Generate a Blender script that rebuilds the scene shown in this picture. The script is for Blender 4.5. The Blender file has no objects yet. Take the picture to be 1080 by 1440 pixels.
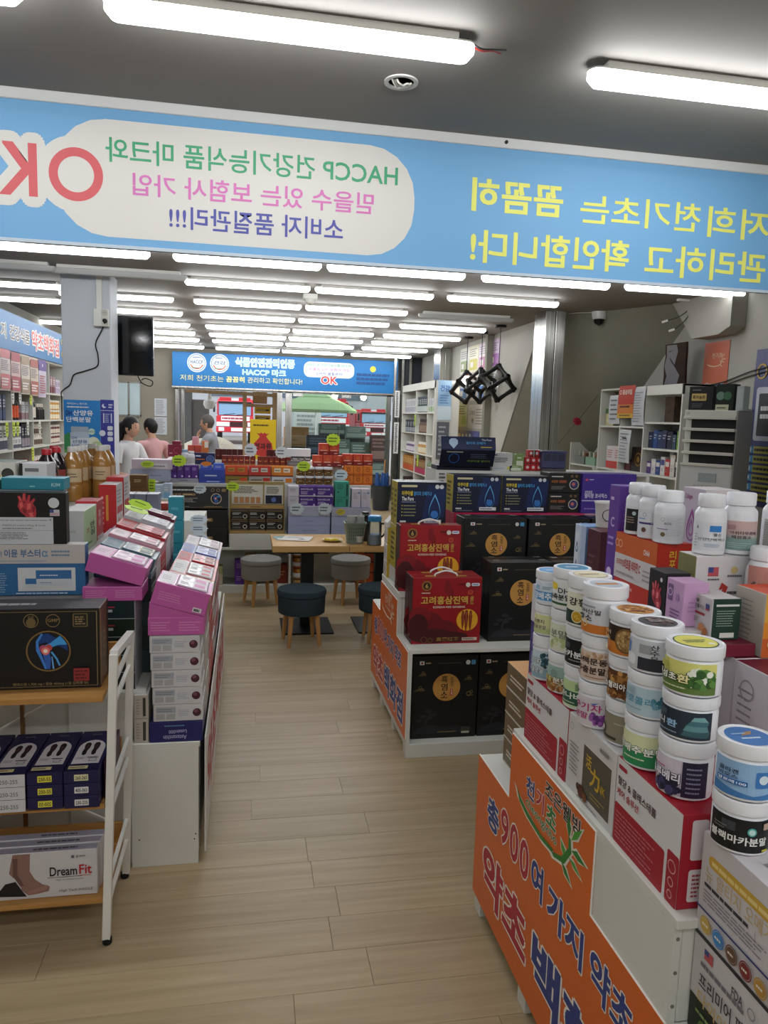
import bpy,math,random
from mathutils import Vector,Matrix
from mathutils.geometry import tessellate_polygon

SC = bpy.context.scene
COL = SC.collection
R = math.radians

# ------------------------------------------------------------------ camera
cam_d = bpy.data.cameras.new('camera')
cam = bpy.data.objects.new('camera',cam_d);COL.objects.link(cam)
yaw,pitch,roll,f_px = R(10.57),R(7.10),R(1.77),1044.0
fwd = Vector((math.sin(yaw)*math.cos(pitch),math.cos(yaw)*math.cos(pitch),-math.sin(pitch)))
rgt = Vector((math.cos(yaw),-math.sin(yaw),0));upv = rgt.cross(fwd)
r2 = rgt*math.cos(roll) + upv*math.sin(roll);u2 = -rgt*math.sin(roll) + upv*math.cos(roll)
m3 = Matrix((r2,u2,-fwd)).transposed()
cam.matrix_world = Matrix.Translation((0,0,1.70)) @ m3.to_4x4()
cam_d.sensor_fit = 'VERTICAL';cam_d.sensor_height = 24.0;cam_d.lens = 24.0*f_px/1440.0
cam_d.clip_start = 0.05;cam_d.clip_end = 300
SC.camera = cam

# ------------------------------------------------------------------ view,world,light
SC.view_settings.view_transform = 'Standard'
SC.view_settings.look = 'None'
SC.view_settings.gamma = 1.0
SC.view_settings.use_curve_mapping = False
SC.view_settings.exposure = 2.1
SC.cycles.max_bounces = 8
SC.cycles.diffuse_bounces = 4
SC.cycles.glossy_bounces = 3
SC.cycles.transmission_bounces = 6
SC.cycles.sample_clamp_indirect = 6.0
SC.cycles.caustics_reflective = False
SC.cycles.caustics_refractive = False
world = bpy.data.worlds.new('sky');SC.world = world
world.use_nodes = True
wb = world.node_tree.nodes['Background']
wb.inputs[0].default_value = (0.86,0.92,1.0,1);wb.inputs[1].default_value = 0.65
TUBE_STRENGTH = 7.0

# ------------------------------------------------------------------ materials
def lin(c):
    return c/12.92 if c <= 0.04045 else ((c+0.055)/1.055)**2.4
def rgb(h):
    h = h.lstrip('#')
    if len(h) == 3: h = ''.join(c*2 for c in h)
    return tuple(lin(int(h[i:i+2],16)/255.0) for i in (0,2,4)) + (1.0,)
MATS = {}
def mat(h,rough=0.5,metal=0.0,emit=0.0,spec=0.4,tag=''):
    """procedural coated-paper / plastic material: a flat print colour with a faint fibre noise in colour and roughness"""
    key = (h,rough,metal,emit,spec,tag)
    if key in MATS: return MATS[key]
    m = bpy.data.materials.new('surface_' + h.strip('#'))
    m.use_nodes = True
    nt = m.node_tree;b = nt.nodes['Principled BSDF']
    c = rgb(h)
    b.inputs['Base Color'].default_value = c
    b.inputs['Roughness'].default_value = rough
    b.inputs['Metallic'].default_value = metal
    b.inputs['Specular IOR Level'].default_value = spec
    if emit > 0:
        b.inputs['Emission Color'].default_value = c
        b.inputs['Emission Strength'].default_value = emit
    else:
        tc = nt.nodes.new('ShaderNodeTexCoord');n = nt.nodes.new('ShaderNodeTexNoise')
        n.inputs['Scale'].default_value = 35;n.inputs['Detail'].default_value = 2
        mr = nt.nodes.new('ShaderNodeMapRange')
        mr.inputs['To Min'].default_value = max(0.02,rough-0.06);mr.inputs['To Max'].default_value = min(1,rough+0.08)
        nt.links.new(tc.outputs['Object'],n.inputs['Vector'])
        nt.links.new(n.outputs['Fac'],mr.inputs['Value'])
        nt.links.new(mr.outputs['Result'],b.inputs['Roughness'])
    MATS[key] = m
    return m
def node_mat(name,build):
    if name in MATS: return MATS[name]
    m = bpy.data.materials.new(name);m.use_nodes = True
    nt = m.node_tree
    build(nt,nt.nodes['Principled BSDF']);MATS[name] = m
    return m
def _tex(nt,kind,scale,vec=None,**kw):
    n = nt.nodes.new(kind);n.inputs['Scale'].default_value = scale
    for k,v in kw.items(): n.inputs[k].default_value = v
    if vec: nt.links.new(vec,n.inputs['Vector'])
    return n
def _ramp(nt,fac,stops):
    r = nt.nodes.new('ShaderNodeValToRGB')
    while len(r.color_ramp.elements) < len(stops): r.color_ramp.elements.new(0.5)
    for e,(p,c) in zip(r.color_ramp.elements,stops): e.position = p;e.color = rgb(c)
    nt.links.new(fac,r.inputs['Fac']);return r
def _map(nt,src,scale):
    tc = nt.nodes.new('ShaderNodeTexCoord');mp = nt.nodes.new('ShaderNodeMapping')
    mp.inputs['Scale'].default_value = scale
    nt.links.new(tc.outputs[src],mp.inputs['Vector']);return mp.outputs['Vector']
def wood_builder(stops,rough,grain=(1.2,22,22),rand=0.0,src='Object',bump=0.05):
    def build(nt,b):
        v = _map(nt,src,grain)
        if rand:
            oi = nt.nodes.new('ShaderNodeObjectInfo');ad = nt.nodes.new('ShaderNodeVectorMath');ad.operation = 'ADD'
            sc = nt.nodes.new('ShaderNodeVectorMath');sc.operation = 'SCALE';sc.inputs['Scale'].default_value = 37
            cx = nt.nodes.new('ShaderNodeCombineXYZ')
            for i in range(3): nt.links.new(oi.outputs['Random'],cx.inputs[i])
            nt.links.new(cx.outputs[0],sc.inputs[0]);nt.links.new(sc.outputs[0],ad.inputs[1]);nt.links.new(v,ad.inputs[0]);v = ad.outputs[0]
        n1 = _tex(nt,'ShaderNodeTexNoise',1.0,v,Detail=6.0,Roughness=0.62,Distortion=0.6)
        r = _ramp(nt,n1.outputs['Fac'],stops)
        out = r.outputs['Color']
        if rand:
            hs = nt.nodes.new('ShaderNodeHueSaturation');mr = nt.nodes.new('ShaderNodeMapRange')
            mr.inputs['To Min'].default_value = 1-rand;mr.inputs['To Max'].default_value = 1+rand
            nt.links.new(oi.outputs['Random'],mr.inputs['Value']);nt.links.new(mr.outputs['Result'],hs.inputs['Value'])
            nt.links.new(out,hs.inputs['Color']);out = hs.outputs['Color']
        nt.links.new(out,b.inputs['Base Color'])
        b.inputs['Roughness'].default_value = rough;b.inputs['Specular IOR Level'].default_value = 0.35
        bp = nt.nodes.new('ShaderNodeBump');bp.inputs['Strength'].default_value = bump
        nt.links.new(n1.outputs['Fac'],bp.inputs['Height']);nt.links.new(bp.outputs['Normal'],b.inputs['Normal'])
    return build
def plaster_builder(a,c,scale=3.0,rough=0.85,bump=0.08):
    def build(nt,b):
        v = _map(nt,'Object',(1,1,1))
        n1 = _tex(nt,'ShaderNodeTexNoise',scale,v,Detail=6.0,Roughness=0.6)
        r = _ramp(nt,n1.outputs['Fac'],[(0.3,a),(0.7,c)])
        nt.links.new(r.outputs['Color'],b.inputs['Base Color'])
        b.inputs['Roughness'].default_value = rough;b.inputs['Specular IOR Level'].default_value = 0.2
        n2 = _tex(nt,'ShaderNodeTexNoise',scale*40,v,Detail=3.0)
        bp = nt.nodes.new('ShaderNodeBump');bp.inputs['Strength'].default_value = bump
        nt.links.new(n2.outputs['Fac'],bp.inputs['Height']);nt.links.new(bp.outputs['Normal'],b.inputs['Normal'])
    return build
def fabric_builder(a,c,scale=260):
    def build(nt,b):
        v = _map(nt,'Object',(1,1,1))
        n1 = _tex(nt,'ShaderNodeTexNoise',scale,v,Detail=2.0)
        r = _ramp(nt,n1.outputs['Fac'],[(0.35,a),(0.65,c)])
        nt.links.new(r.outputs['Color'],b.inputs['Base Color'])
        b.inputs['Roughness'].default_value = 0.95;b.inputs['Specular IOR Level'].default_value = 0.1
        bp = nt.nodes.new('ShaderNodeBump');bp.inputs['Strength'].default_value = 0.25
        nt.links.new(n1.outputs['Fac'],bp.inputs['Height']);nt.links.new(bp.outputs['Normal'],b.inputs['Normal'])
    return build
def steel_builder(nt,b):
    v = _map(nt,'Object',(90,90,1.0))
    n1 = _tex(nt,'ShaderNodeTexNoise',1.0,v,Detail=3.0)
    r = _ramp(nt,n1.outputs['Fac'],[(0.3,'#8d8c88'),(0.7,'#c9c8c4')])
    nt.links.new(r.outputs['Color'],b.inputs['Base Color'])
    b.inputs['Metallic'].default_value = 1.0;b.inputs['Roughness'].default_value = 0.24
def glass_builder(col,alpha_rough=0.02):
    def build(nt,b):
        out = nt.nodes['Material Output']
        nt.nodes.remove(b)
        tr = nt.nodes.new('ShaderNodeBsdfTransparent');gl = nt.nodes.new('ShaderNodeBsdfGlossy');mx = nt.nodes.new('ShaderNodeMixShader')
        fr = nt.nodes.new('ShaderNodeFresnel');fr.inputs['IOR'].default_value = 1.5
        tr.inputs['Color'].default_value = rgb(col);gl.inputs['Roughness'].default_value = alpha_rough
        nt.links.new(fr.outputs[0],mx.inputs[0]);nt.links.new(tr.outputs[0],mx.inputs[1]);nt.links.new(gl.outputs[0],mx.inputs[2])
        nt.links.new(mx.outputs[0],out.inputs['Surface'])
    return build

M_FLOOR = node_mat('vinyl_wood_plank',wood_builder([(0.2,'#917f60'),(0.5,'#a59272'),(0.8,'#b4a283')],0.42,(1.1,26,26),0.035,bump=0.02))
M_OAK = node_mat('oak_board',wood_builder([(0.2,'#9c6f38'),(0.55,'#b5864c'),(0.85,'#c79a5e')],0.45,(1.4,30,30)))
M_TABLE = node_mat('table_laminate',wood_builder([(0.2,'#bb8f52'),(0.55,'#caa064'),(0.85,'#d5ae74')],0.35,(1.4,26,26),bump=0.02))
M_LEG = node_mat('beech_leg',wood_builder([(0.2,'#a97a48'),(0.6,'#bd8d58'),(0.9,'#cb9d68')],0.4,(30,30,2)))
M_RAWWOOD = node_mat('raw_timber',wood_builder([(0.2,'#a9855f'),(0.6,'#c2a078'),(0.9,'#d3b48d')],0.7,(20,20,1.5)))
M_CEIL = node_mat('painted_ceiling',plaster_builder('#85817d','#8d8985',0.8,0.7,0.03))
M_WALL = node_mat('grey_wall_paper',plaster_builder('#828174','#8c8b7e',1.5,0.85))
M_WALLW = node_mat('pale_wall_paper',plaster_builder('#a9a79f','#b4b2aa',1.5,0.85))
M_COLUMN = node_mat('white_column_paint',plaster_builder('#c3c8cf','#cdd2d8',1.0,0.7,0.04))
M_PANEL = node_mat('partition_panel',plaster_builder('#8f8a7d','#9b968a',2.0,0.7))
M_WHITE = node_mat('white_melamine',plaster_builder('#cfcfc8','#d8d8d1',1.2,0.55,0.01))
M_STEEL = node_mat('brushed_steel',steel_builder)
M_GLASS = node_mat('door_glass',glass_builder('#e8efec'))
M_CLEARP = node_mat('clear_plastic',glass_builder('#e3e8ec',0.08))
M_GREYFAB = node_mat('grey_fabric',fabric_builder('#82807d','#9a9895'))
M_DARKFAB = node_mat('slate_fabric',fabric_builder('#2c363c','#3a464d'))
M_TARP = node_mat('canvas_tarp',fabric_builder('#a59c8a','#bdb4a2',40))
M_ASPHALT = node_mat('street_asphalt',plaster_builder('#77736d','#8a8680',4.0,0.9))
M_DARKWALL = node_mat('market_wall',plaster_builder('#4b4a48','#5b5a57',1.0,0.9))
M_KRAFT = node_mat('kraft_card',plaster_builder('#a77f55','#b68d62',6.0,0.8,0.02))
M_BLACKMETAL = mat('#151515',0.45,0.3)
M_WHITEMETAL = mat('#dddcd6',0.4,0.0)
M_JARWHITE = mat('#e3e4e8',0.32)
M_RUBBER = mat('#0c0c0c',0.7)
M_SKIN = mat('#c79a80',0.55)
M_HAIRB = mat('#0e0c0c',0.5)
M_HAIRG = mat('#55504c',0.7)
def lamp_builder(strength,col):
    def build(nt,b):
        b.inputs['Base Color'].default_value = (0.8,0.8,0.8,1)
        b.inputs['Emission Color'].default_value = rgb(col);b.inputs['Emission Strength'].default_value = strength
        b.inputs['Roughness'].default_value = 0.4
    return build
M_TUBE = node_mat('tube_diffuser',lamp_builder(TUBE_STRENGTH,'#f6f8fa'))
M_TUBEB = node_mat('tube_diffuser_rear',lamp_builder(TUBE_STRENGTH*.75,'#f6f8fa'))

# ------------------------------------------------------------------ geometry
class G:
    def __init__(s): s.v = [];s.f = [];s.m = [];s.mats = [];s.sm = []
    def mi(s,m):
        if isinstance(m,str): m = mat(m)
        if m not in s.mats: s.mats.append(m)
        return s.mats.index(m)
    def poly(s,pts,m,smooth=False):
        b = len(s.v);s.v += [tuple(p) for p in pts];s.f.append(tuple(range(b,b+len(pts))));s.m.append(s.mi(m));s.sm.append(smooth)
    def add(s,vs,fs,m,smooth=False,M=None):
        b = len(s.v);i = s.mi(m)
        s.v += [tuple(M @ Vector(p)) if M else tuple(p) for p in vs]
        for f in fs: s.f.append(tuple(b+k for k in f));s.m.append(i);s.sm.append(smooth)
    def box(s,x0,y0,z0,x1,y1,z1,m,M=None,ch=0.0):
        if x1 < x0: x0,x1 = x1,x0
        if y1 < y0: y0,y1 = y1,y0
        if z1 < z0: z0,z1 = z1,z0
        c = min(ch,(x1-x0)*.3,(y1-y0)*.3,(z1-z0)*.3)
        if c <= 0:
            v = [(x0,y0,z0),(x1,y0,z0),(x1,y1,z0),(x0,y1,z0),(x0,y0,z1),(x1,y0,z1),(x1,y1,z1),(x0,y1,z1)]
            fs = [(0,3,2,1),(4,5,6,7),(0,1,5,4),(1,2,6,5),(2,3,7,6),(3,0,4,7)]
            if isinstance(m,dict):
                b = len(s.v);s.v += [tuple(M @ Vector(p)) if M else p for p in v]
                for f,k in zip(fs,('bottom','top','front','right','back','left')):
                    s.f.append(tuple(b+i for i in f));s.m.append(s.mi(m.get(k,m['all'])));s.sm.append(False)
            else: s.add(v,fs,m,False,M)
            return
        # chamfered box
        v = [];idx = {}
        for i,(X,sx) in enumerate(((x0,1),(x1,-1))):
            for j,(Y,sy) in enumerate(((y0,1),(y1,-1))):
                for k,(Z,sz) in enumerate(((z0,1),(z1,-1))):
                    for a in range(3):
                        p = [X + (0 if a == 0 else sx*c),Y + (0 if a == 1 else sy*c),Z + (0 if a == 2 else sz*c)]
                        idx[(i,j,k,a)] = len(v);v.append(tuple(p))
        I = lambda i,j,k,a: idx[(i,j,k,a)]
        F = []
        F.append(('left',(I(0,0,0,0),I(0,0,1,0),I(0,1,1,0),I(0,1,0,0))));F.append(('right',(I(1,0,0,0),I(1,1,0,0),I(1,1,1,0),I(1,0,1,0))))
        F.append(('front',(I(0,0,0,1),I(1,0,0,1),I(1,0,1,1),I(0,0,1,1))));F.append(('back',(I(0,1,0,1),I(0,1,1,1),I(1,1,1,1),I(1,1,0,1))))
        F.append(('bottom',(I(0,0,0,2),I(0,1,0,2),I(1,1,0,2),I(1,0,0,2))));F.append(('top',(I(0,0,1,2),I(1,0,1,2),I(1,1,1,2),I(0,1,1,2))))
        for i in (0,1):
            for j in (0,1):
                F.append(('left' if i==0 else 'right',(I(i,j,0,0),I(i,j,1,0),I(i,j,1,1),I(i,j,0,1))))
        for i in (0,1):
            for k in (0,1):
                F.append(('left' if i==0 else 'right',(I(i,0,k,0),I(i,1,k,0),I(i,1,k,2),I(i,0,k,2))))
        for j in (0,1):
            for k in (0,1):
                F.append(('front' if j==0 else 'back',(I(0,j,k,1),I(1,j,k,1),I(1,j,k,2),I(0,j,k,2))))
        for i in (0,1):
            for j in (0,1):
                for k in (0,1): F.append(('front',(I(i,j,k,0),I(i,j,k,1),I(i,j,k,2))))
        cen = Vector(((x0+x1)/2,(y0+y1)/2,(z0+z1)/2));b = len(s.v)
        s.v += [tuple(M @ Vector(p)) if M else p for p in v]
        for k,f in F:
            a = Vector(v[f[0]]);n = (Vector(v[f[1]])-a).cross(Vector(v[f[2]])-a)
            mid = sum((Vector(v[q]) for q in f),Vector())/len(f)
            if n.dot(mid-cen) < 0: f = tuple(reversed(f))
            mm = m.get(k,m['all']) if isinstance(m,dict) else m
            s.f.append(tuple(b+q for q in f));s.m.append(s.mi(mm));s.sm.append(False)
    def lathe(s,prof,m,seg=28,c=(0,0,0),smooth=True,M=None,a0=0.0,a1=2*math.pi):
        full = abs(a1-a0-2*math.pi) < 1e-6
        n = seg if full else seg+1
        vs = [];fs = []
        for (r,z) in prof:
            for i in range(n):
                a = a0+(a1-a0)*i/seg;vs.append((c[0]+r*math.cos(a),c[1]+r*math.sin(a),c[2]+z))
        for j in range(len(prof)-1):
            for i in range(seg):
                k = (i+1) % n
                fs.append((j*n+i,j*n+k,(j+1)*n+k,(j+1)*n+i))
        if full:
            if prof[0][0] > 1e-6: fs.append(tuple(reversed(range(n))))
            if prof[-1][0] > 1e-6: fs.append(tuple((len(prof)-1)*n+i for i in range(n)))
        s.add(vs,fs,m,smooth,M)
    def tube(s,pts,r,m,seg=8,smooth=True,caps=True):
        pts = [Vector(p) for p in pts];rs = r if isinstance(r,(list,tuple)) else [r]*len(pts)
        vs = [];fs = [];ref = None
        for i,p in enumerate(pts):
            d = (pts[min(i+1,len(pts)-1)]-pts[max(i-1,0)]).normalized()
            if ref is None: ref = Vector((0,0,1)) if abs(d.z) < .9 else Vector((1,0,0))
            a = d.cross(ref).normalized();b = a.cross(d).normalized();ref = b
            for k in range(seg):
                t = 2*math.pi*k/seg;vs.append(p + (a*math.cos(t)+b*math.sin(t))*rs[i])
        for i in range(len(pts)-1):
            for k in range(seg):
                q = (k+1) % seg;fs.append((i*seg+k,i*seg+q,(i+1)*seg+q,(i+1)*seg+k))
        if caps: fs.append(tuple(reversed(range(seg))));fs.append(tuple((len(pts)-1)*seg+k for k in range(seg)))
        s.add(vs,fs,m,smooth)
    def bar(s,p0,p1,w,h,m,up=(0,0,1)):
        """square bar from p0 to p1"""
        p0 = Vector(p0);p1 = Vector(p1);d = (p1-p0);L = d.length;d.normalize();u = Vector(up)
        if abs(d.dot(u)) > .95: u = Vector((0,1,0))
        a = d.cross(u).normalized();b = a.cross(d)
        M = Matrix.Translation(p0) @ Matrix((a,d,b)).transposed().to_4x4()
        s.box(-w/2,0,-h/2,w/2,L,h/2,m,M)
    def prism(s,pts2,t,m,M=None,medge=None):
        """extrude a 2D outline (x,z) from y=0 to y=t"""
        n = len(pts2);tri = tessellate_polygon([[Vector((a,b,0)) for a,b in pts2]])
        area = sum(pts2[i][0]*pts2[(i+1) % n][1]-pts2[(i+1) % n][0]*pts2[i][1] for i in range(n))
        vs = [(a,0,b) for a,b in pts2]+[(a,t,b) for a,b in pts2];fs = []
        def orient(f,nrm):
            A,B,C_ = (Vector(vs[q]) for q in f[:3])
            return f if (B-A).cross(C_-A).dot(nrm) > 0 else tuple(reversed(f))
        for f in tri:
            fs.append(orient(tuple(f),Vector((0,-1 if t > 0 else 1,0))));fs.append(orient(tuple(q+n for q in f),Vector((0,1 if t > 0 else -1,0))))
        s.add(vs,fs,m,False,M)
        sd = []
        for i in range(n):
            k = (i+1) % n;f = (i,k,k+n,i+n)
            e = Vector((pts2[k][0]-pts2[i][0],0,pts2[k][1]-pts2[i][1]));nr = Vector((e.z,0,-e.x))*(1 if area > 0 else -1)
            A,B,C_ = (Vector(vs[q]) for q in f[:3])
            sd.append(f if (B-A).cross(C_-A).dot(nr) > 0 else tuple(reversed(f)))
        s.add(vs,sd,medge or m,False,M)
    def mesh(s,name,sharp=40):
        me = bpy.data.meshes.new(name);me.from_pydata(s.v,[],s.f)
        for m in s.mats: me.materials.append(m)
        me.polygons.foreach_set('material_index',s.m)
        me.polygons.foreach_set('use_smooth',s.sm)
        me.update()
        if any(s.sm): me.set_sharp_from_angle(angle=R(sharp))
        return me
    def obj(s,name,parent=None,loc=(0,0,0),rot=(0,0,0),sharp=40):
        o = bpy.data.objects.new(name,s.mesh(name,sharp));COL.objects.link(o)
        o.location = loc;o.rotation_euler = rot
        if parent: o.parent = parent
        return o

def tag(o,label=None,cat=None,group=None,kind=None):
    if label: o['label'] = label
    if cat: o['category'] = cat
    if group: o['group'] = group
    if kind: o['kind'] = kind
    return o
def empty(name,loc,label,cat,group=None,rz=0.0):
    o = bpy.data.objects.new(name,None);COL.objects.link(o);o.location = loc;o.rotation_euler = (0,0,rz)
    o.empty_display_size = 0.05
    return tag(o,label,cat,group)
def structure(name,g,**kw):
    o = g.obj(name,**kw);o['kind'] = 'structure';return o
def copy_tree(o,loc=None,rz=None,label=None,group=None,parent=None):
    c = o.copy();COL.objects.link(c)
    if parent: c.parent = parent
    if loc is not None: c.location = loc
    if rz is not None: c.rotation_euler = (0,0,rz)
    if label: c['label'] = label
    if group: c['group'] = group
    for ch in list(KIDS.get(o.name,[])):
        KIDS.setdefault(c.name,[]).append(copy_tree(ch,parent=c))
    return c
KIDS = {}
def kid(parent,o):
    o.parent = parent;KIDS.setdefault(parent.name,[]).append(o);return o
ORD = ['first','second','third','fourth','fifth','sixth','seventh','eighth','ninth','tenth','eleventh','twelfth']

# ------------------------------------------------------------------ lettering
_fc = bpy.data.curves.new('lettering','FONT');_fc.resolution_u = 3
_fo = bpy.data.objects.new('lettering',_fc)
CHARS = [chr(n) for n in (48,49,50,51,52,53,54,55,56,57,97,98,99,100,101,102,103,104,105,106,107,108,109,110,111,112,113,114,115,116,117,118,119,120,121,122,65,66,67,68,69,70,71,72,73,74,75,76,77,78,79,80,81,82,83,84,85,86,87,88,89,90,33,38,47,40,41,44,46,45,37,945,21147,27963,32005,34072,39640,40599,44032,44053,44148,44176,44204,44256,44264,44284,44288,44396,44417,44536,44544,44592,44860,45208,45432,45453,45684,45716,45720,45733,45768,45796,45797,45800,45817,45824,46041,46300,46405,46972,47001,47049,47112,47116,47140,47196,47204,47336,47448,47476,47532,47536,47560,47568,47589,47680,47700,47732,47805,47928,48040,48120,48121,48124,48127,48128,48148,48176,48177,48288,48372,48512,48516,48652,48660,48708,48729,49324,49328,49340,49453,49457,49472,49496,49548,49556,49688,49772,49816,49828,49885,49888,49900,50500,50504,50508,50529,50557,50577,50612,50628,50640,50644,50656,50668,50669,50684,50724,50752,50864,50896,50928,50976,51008,51012,51032,51060,51064,51068,51077,51080,51088,51200,51204,51208,51216,51312,51328,51333,51613,51648,51652,51656,51665,52264,52380,52488,52509,52628,52629,52636,52712,52852,52860,52992,53076,53084,53097,53216,53356,53440,53552,53580,53664,53944,54000,54028,54036,54049,54056,54057,54169,54252,54260,54408,54532,54616,54620,54633,54744,54788,54792,54805,54861,54868,54869,54872,54889,54952,55121,55148,55176)]
_GL = {}
def _mesh(t):
    _fc.body = t;me = _fo.to_mesh();vs = [(v.co.x,v.co.y) for v in me.vertices];fs = [tuple(p.vertices) for p in me.polygons];_fo.to_mesh_clear()
    return vs,fs
def _load(off):
    """every character used below, meshed once; a bar set after it gives its advance"""
    _fc.offset = off;vs,fs = _mesh('|');bx0,bx1 = min(v[0] for v in vs),max(v[0] for v in vs)
    for c in CHARS:
        vs,fs = _mesh(c+'|');adv = max(v[0] for v in vs)-bx1
        _GL[(c,off)] = (adv,vs,[f for f in fs if min(vs[i][0] for i in f) < adv+bx0-.004])
OFFB = .014
_load(0.0);_load(OFFB)
def glyphs(txt,off=0.0):
    X = 0;P_ = [];F = []
    for c in txt:
        if c == ' ': X += .28;continue
        adv,pts,fs = _GL[(c,off)];idx = {}
        for f in fs:
            for i in f:
                if i not in idx: idx[i] = len(P_);P_.append((pts[i][0]+X,pts[i][1]))
            F.append(tuple(idx[i] for i in f))
        X += adv+off*.6
    return P_,F
_rnd = random.Random(7)

class Pen:
    """draws flat print on a rectangle (or a cylinder wall): x, y run 0..1 over w x h"""
    def __init__(s,g,o,u,v,n,w,h,cyl=None,k0=1):
        s.g = g;s.o = Vector(o);s.u = Vector(u);s.vv = Vector(v);s.n = Vector(n);s.w = w;s.h = h;s.cyl = cyl;s.k = k0;s.step = 0.00035
    def P(s,x,y):
        off = s.k*s.step
        if s.cyl:
            c,r,a0 = s.cyl                       # centre,radius,angle at x=0;angle grows with x
            a = a0 + x*s.w/r
            return (c[0]+(r+off)*math.cos(a),c[1]+(r+off)*math.sin(a),c[2]+y*s.h)
        p = s.o + s.u*(x*s.w) + s.vv*(y*s.h) + s.n*off
        return p
    def poly(s,pts,col):
        if s.cyl:
            W = 0.12*s.cyl[1]/s.w
            x0 = min(p[0] for p in pts);x1 = max(p[0] for p in pts)
            a = math.floor(x0/W)
            while a*W < x1-1e-9:
                q = _clip(_clip(pts,a*W,1),(a+1)*W,-1)
                if len(q) >= 3: s.g.poly([s.P(*p) for p in q],col)
                a += 1
        else: s.g.poly([s.P(*p) for p in pts],col)
    def any(s,pts,col):
        s.k += .04
        for f in tessellate_polygon([[Vector((a,b,0)) for a,b in pts]]):
            t = [pts[i] for i in f]
            if (t[1][0]-t[0][0])*(t[2][1]-t[0][1])-(t[2][0]-t[0][0])*(t[1][1]-t[0][1]) < 0: t.reverse()
            s.poly(t,col)
    def rect(s,x,y,w,h,col,rad=0):
        s.k += .02
        if rad <= 0: s.poly([(x,y),(x+w,y),(x+w,y+h),(x,y+h)],col);return
        rx = min(rad*s.h/s.w,w/2);ry = min(rad,h/2);pts = []
        for cx,cy,a in ((x+w-rx,y+ry,-90),(x+w-rx,y+h-ry,0),(x+rx,y+h-ry,90),(x+rx,y+ry,180)):
            for i in range(6): t = R(a+18*i);pts.append((cx+rx*math.cos(t),cy+ry*math.sin(t)))
        s.poly(pts,col)
    def disc(s,cx,cy,r,col,seg=24,ry=None):
        ry = ry or r;k = s.h/s.w;s.k += .02
        s.poly([(cx+r*k*math.cos(2*math.pi*i/seg),cy+ry*math.sin(2*math.pi*i/seg)) for i in range(seg)],col)
    def ring(s,cx,cy,r,th,col,seg=28,a0=0,a1=360):
        s.k += .02;k = s.h/s.w;p = [R(a0+(a1-a0)*i/seg) for i in range(seg+1)]
        for a,b in zip(p,p[1:]):
            s.poly([(cx+(r-th)*k*math.cos(a),cy+(r-th)*math.sin(a)),(cx+r*k*math.cos(a),cy+r*math.sin(a)),(cx+r*k*math.cos(b),cy+r*math.sin(b)),(cx+(r-th)*k*math.cos(b),cy+(r-th)*math.sin(b))],col)
    def text(s,t,x,y,w,h,col,bold=0.012,outline=None,ow=0.035,mirror=False,vert=False,flip=False):
        if vert:
            n = len(t);hh = h/(n+(n-1)*0.12)
            for i,c in enumerate(t): s.text(c,x,y+h-hh*(i+1)-hh*0.12*i,w,hh,col,bold,outline,ow)
            return
        off = OFFB if bold >= .01 else 0.0;ex = max(0,bold-off)
        gl = glyphs(t,off)
        if not gl[0]: return
        xs = [p[0] for p in gl[0]];ys = [p[1] for p in gl[0]];X0,X1,Y0,Y1 = min(xs)-ex,max(xs)+ex,min(ys)-ex,max(ys)+ex
        k0 = s.k
        def put(c,rad,n):
            for j in range(n or 1):
                a_ = 2*math.pi*(j+.5)/(n or 1);dx,dy = (rad*math.cos(a_),rad*math.sin(a_)) if n else (0,0);s.k += .03
                q = [((vx+dx-X0)/(X1-X0),(vy+dy-Y0)/(Y1-Y0)) for vx,vy in gl[0]]
                if mirror: q = [(1-a,b) for a,b in q]
                if flip: q = [(1-a,1-b) for a,b in q]
                q = [(x+a*w,y+b*h) for a,b in q]
                for f in gl[1]: p = [q[i] for i in f];s.poly(p[::-1] if mirror else p,c)
        if outline: put(outline,ex+ow,22 if ow > .1 else 8);s.k = k0+.6
        put(col,ex*.9,4 if ex > .004 else 0)
        s.k = k0+(1 if outline else 0)
    def lines(s,x,y,w,h,n,col,fill=0.55,frac=0.9):
        st = h/n
        for i in range(n):
            yy = y+h-st*(i+1)+st*(1-fill)/2;e = w*(frac if i % 3 else 1.0)*(_rnd.uniform(.75,1));a = x
            while a < x+e-0.004:
                b = min(a+_rnd.uniform(.05,.16)*max(w,.2),x+e)
                s.poly([(a,yy),(b,yy),(b,yy+st*fill),(a,yy+st*fill)],col);a = b+0.014*max(w,.3)
    def run(s,ops):
        for op in ops:
            k = op[0];s.k += 1
            if callable(k): k(s,*op[1:])
            elif k == 'R': s.rect(*op[1:])
            elif k == 'C': s.disc(*op[1:])
            elif k == 'O': s.ring(*op[1:])
            elif k == 'T': s.text(*op[1:7],**(op[7] if len(op) > 7 else {}))
            elif k == 'L': s.lines(*op[1:])
            elif k == 'P': s.any(op[1],op[2])
def _clip(pts,X,sg):
    out = []
    for i in range(len(pts)):
        a,b = pts[i],pts[(i+1) % len(pts)]
        da,db = (a[0]-X)*sg,(b[0]-X)*sg
        if da >= 0: out.append(a)
        if (da > 0 and db < 0) or (da < 0 and db > 0):
            t = da/(da-db);out.append((X,a[1]+(b[1]-a[1])*t))
    return out
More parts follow.
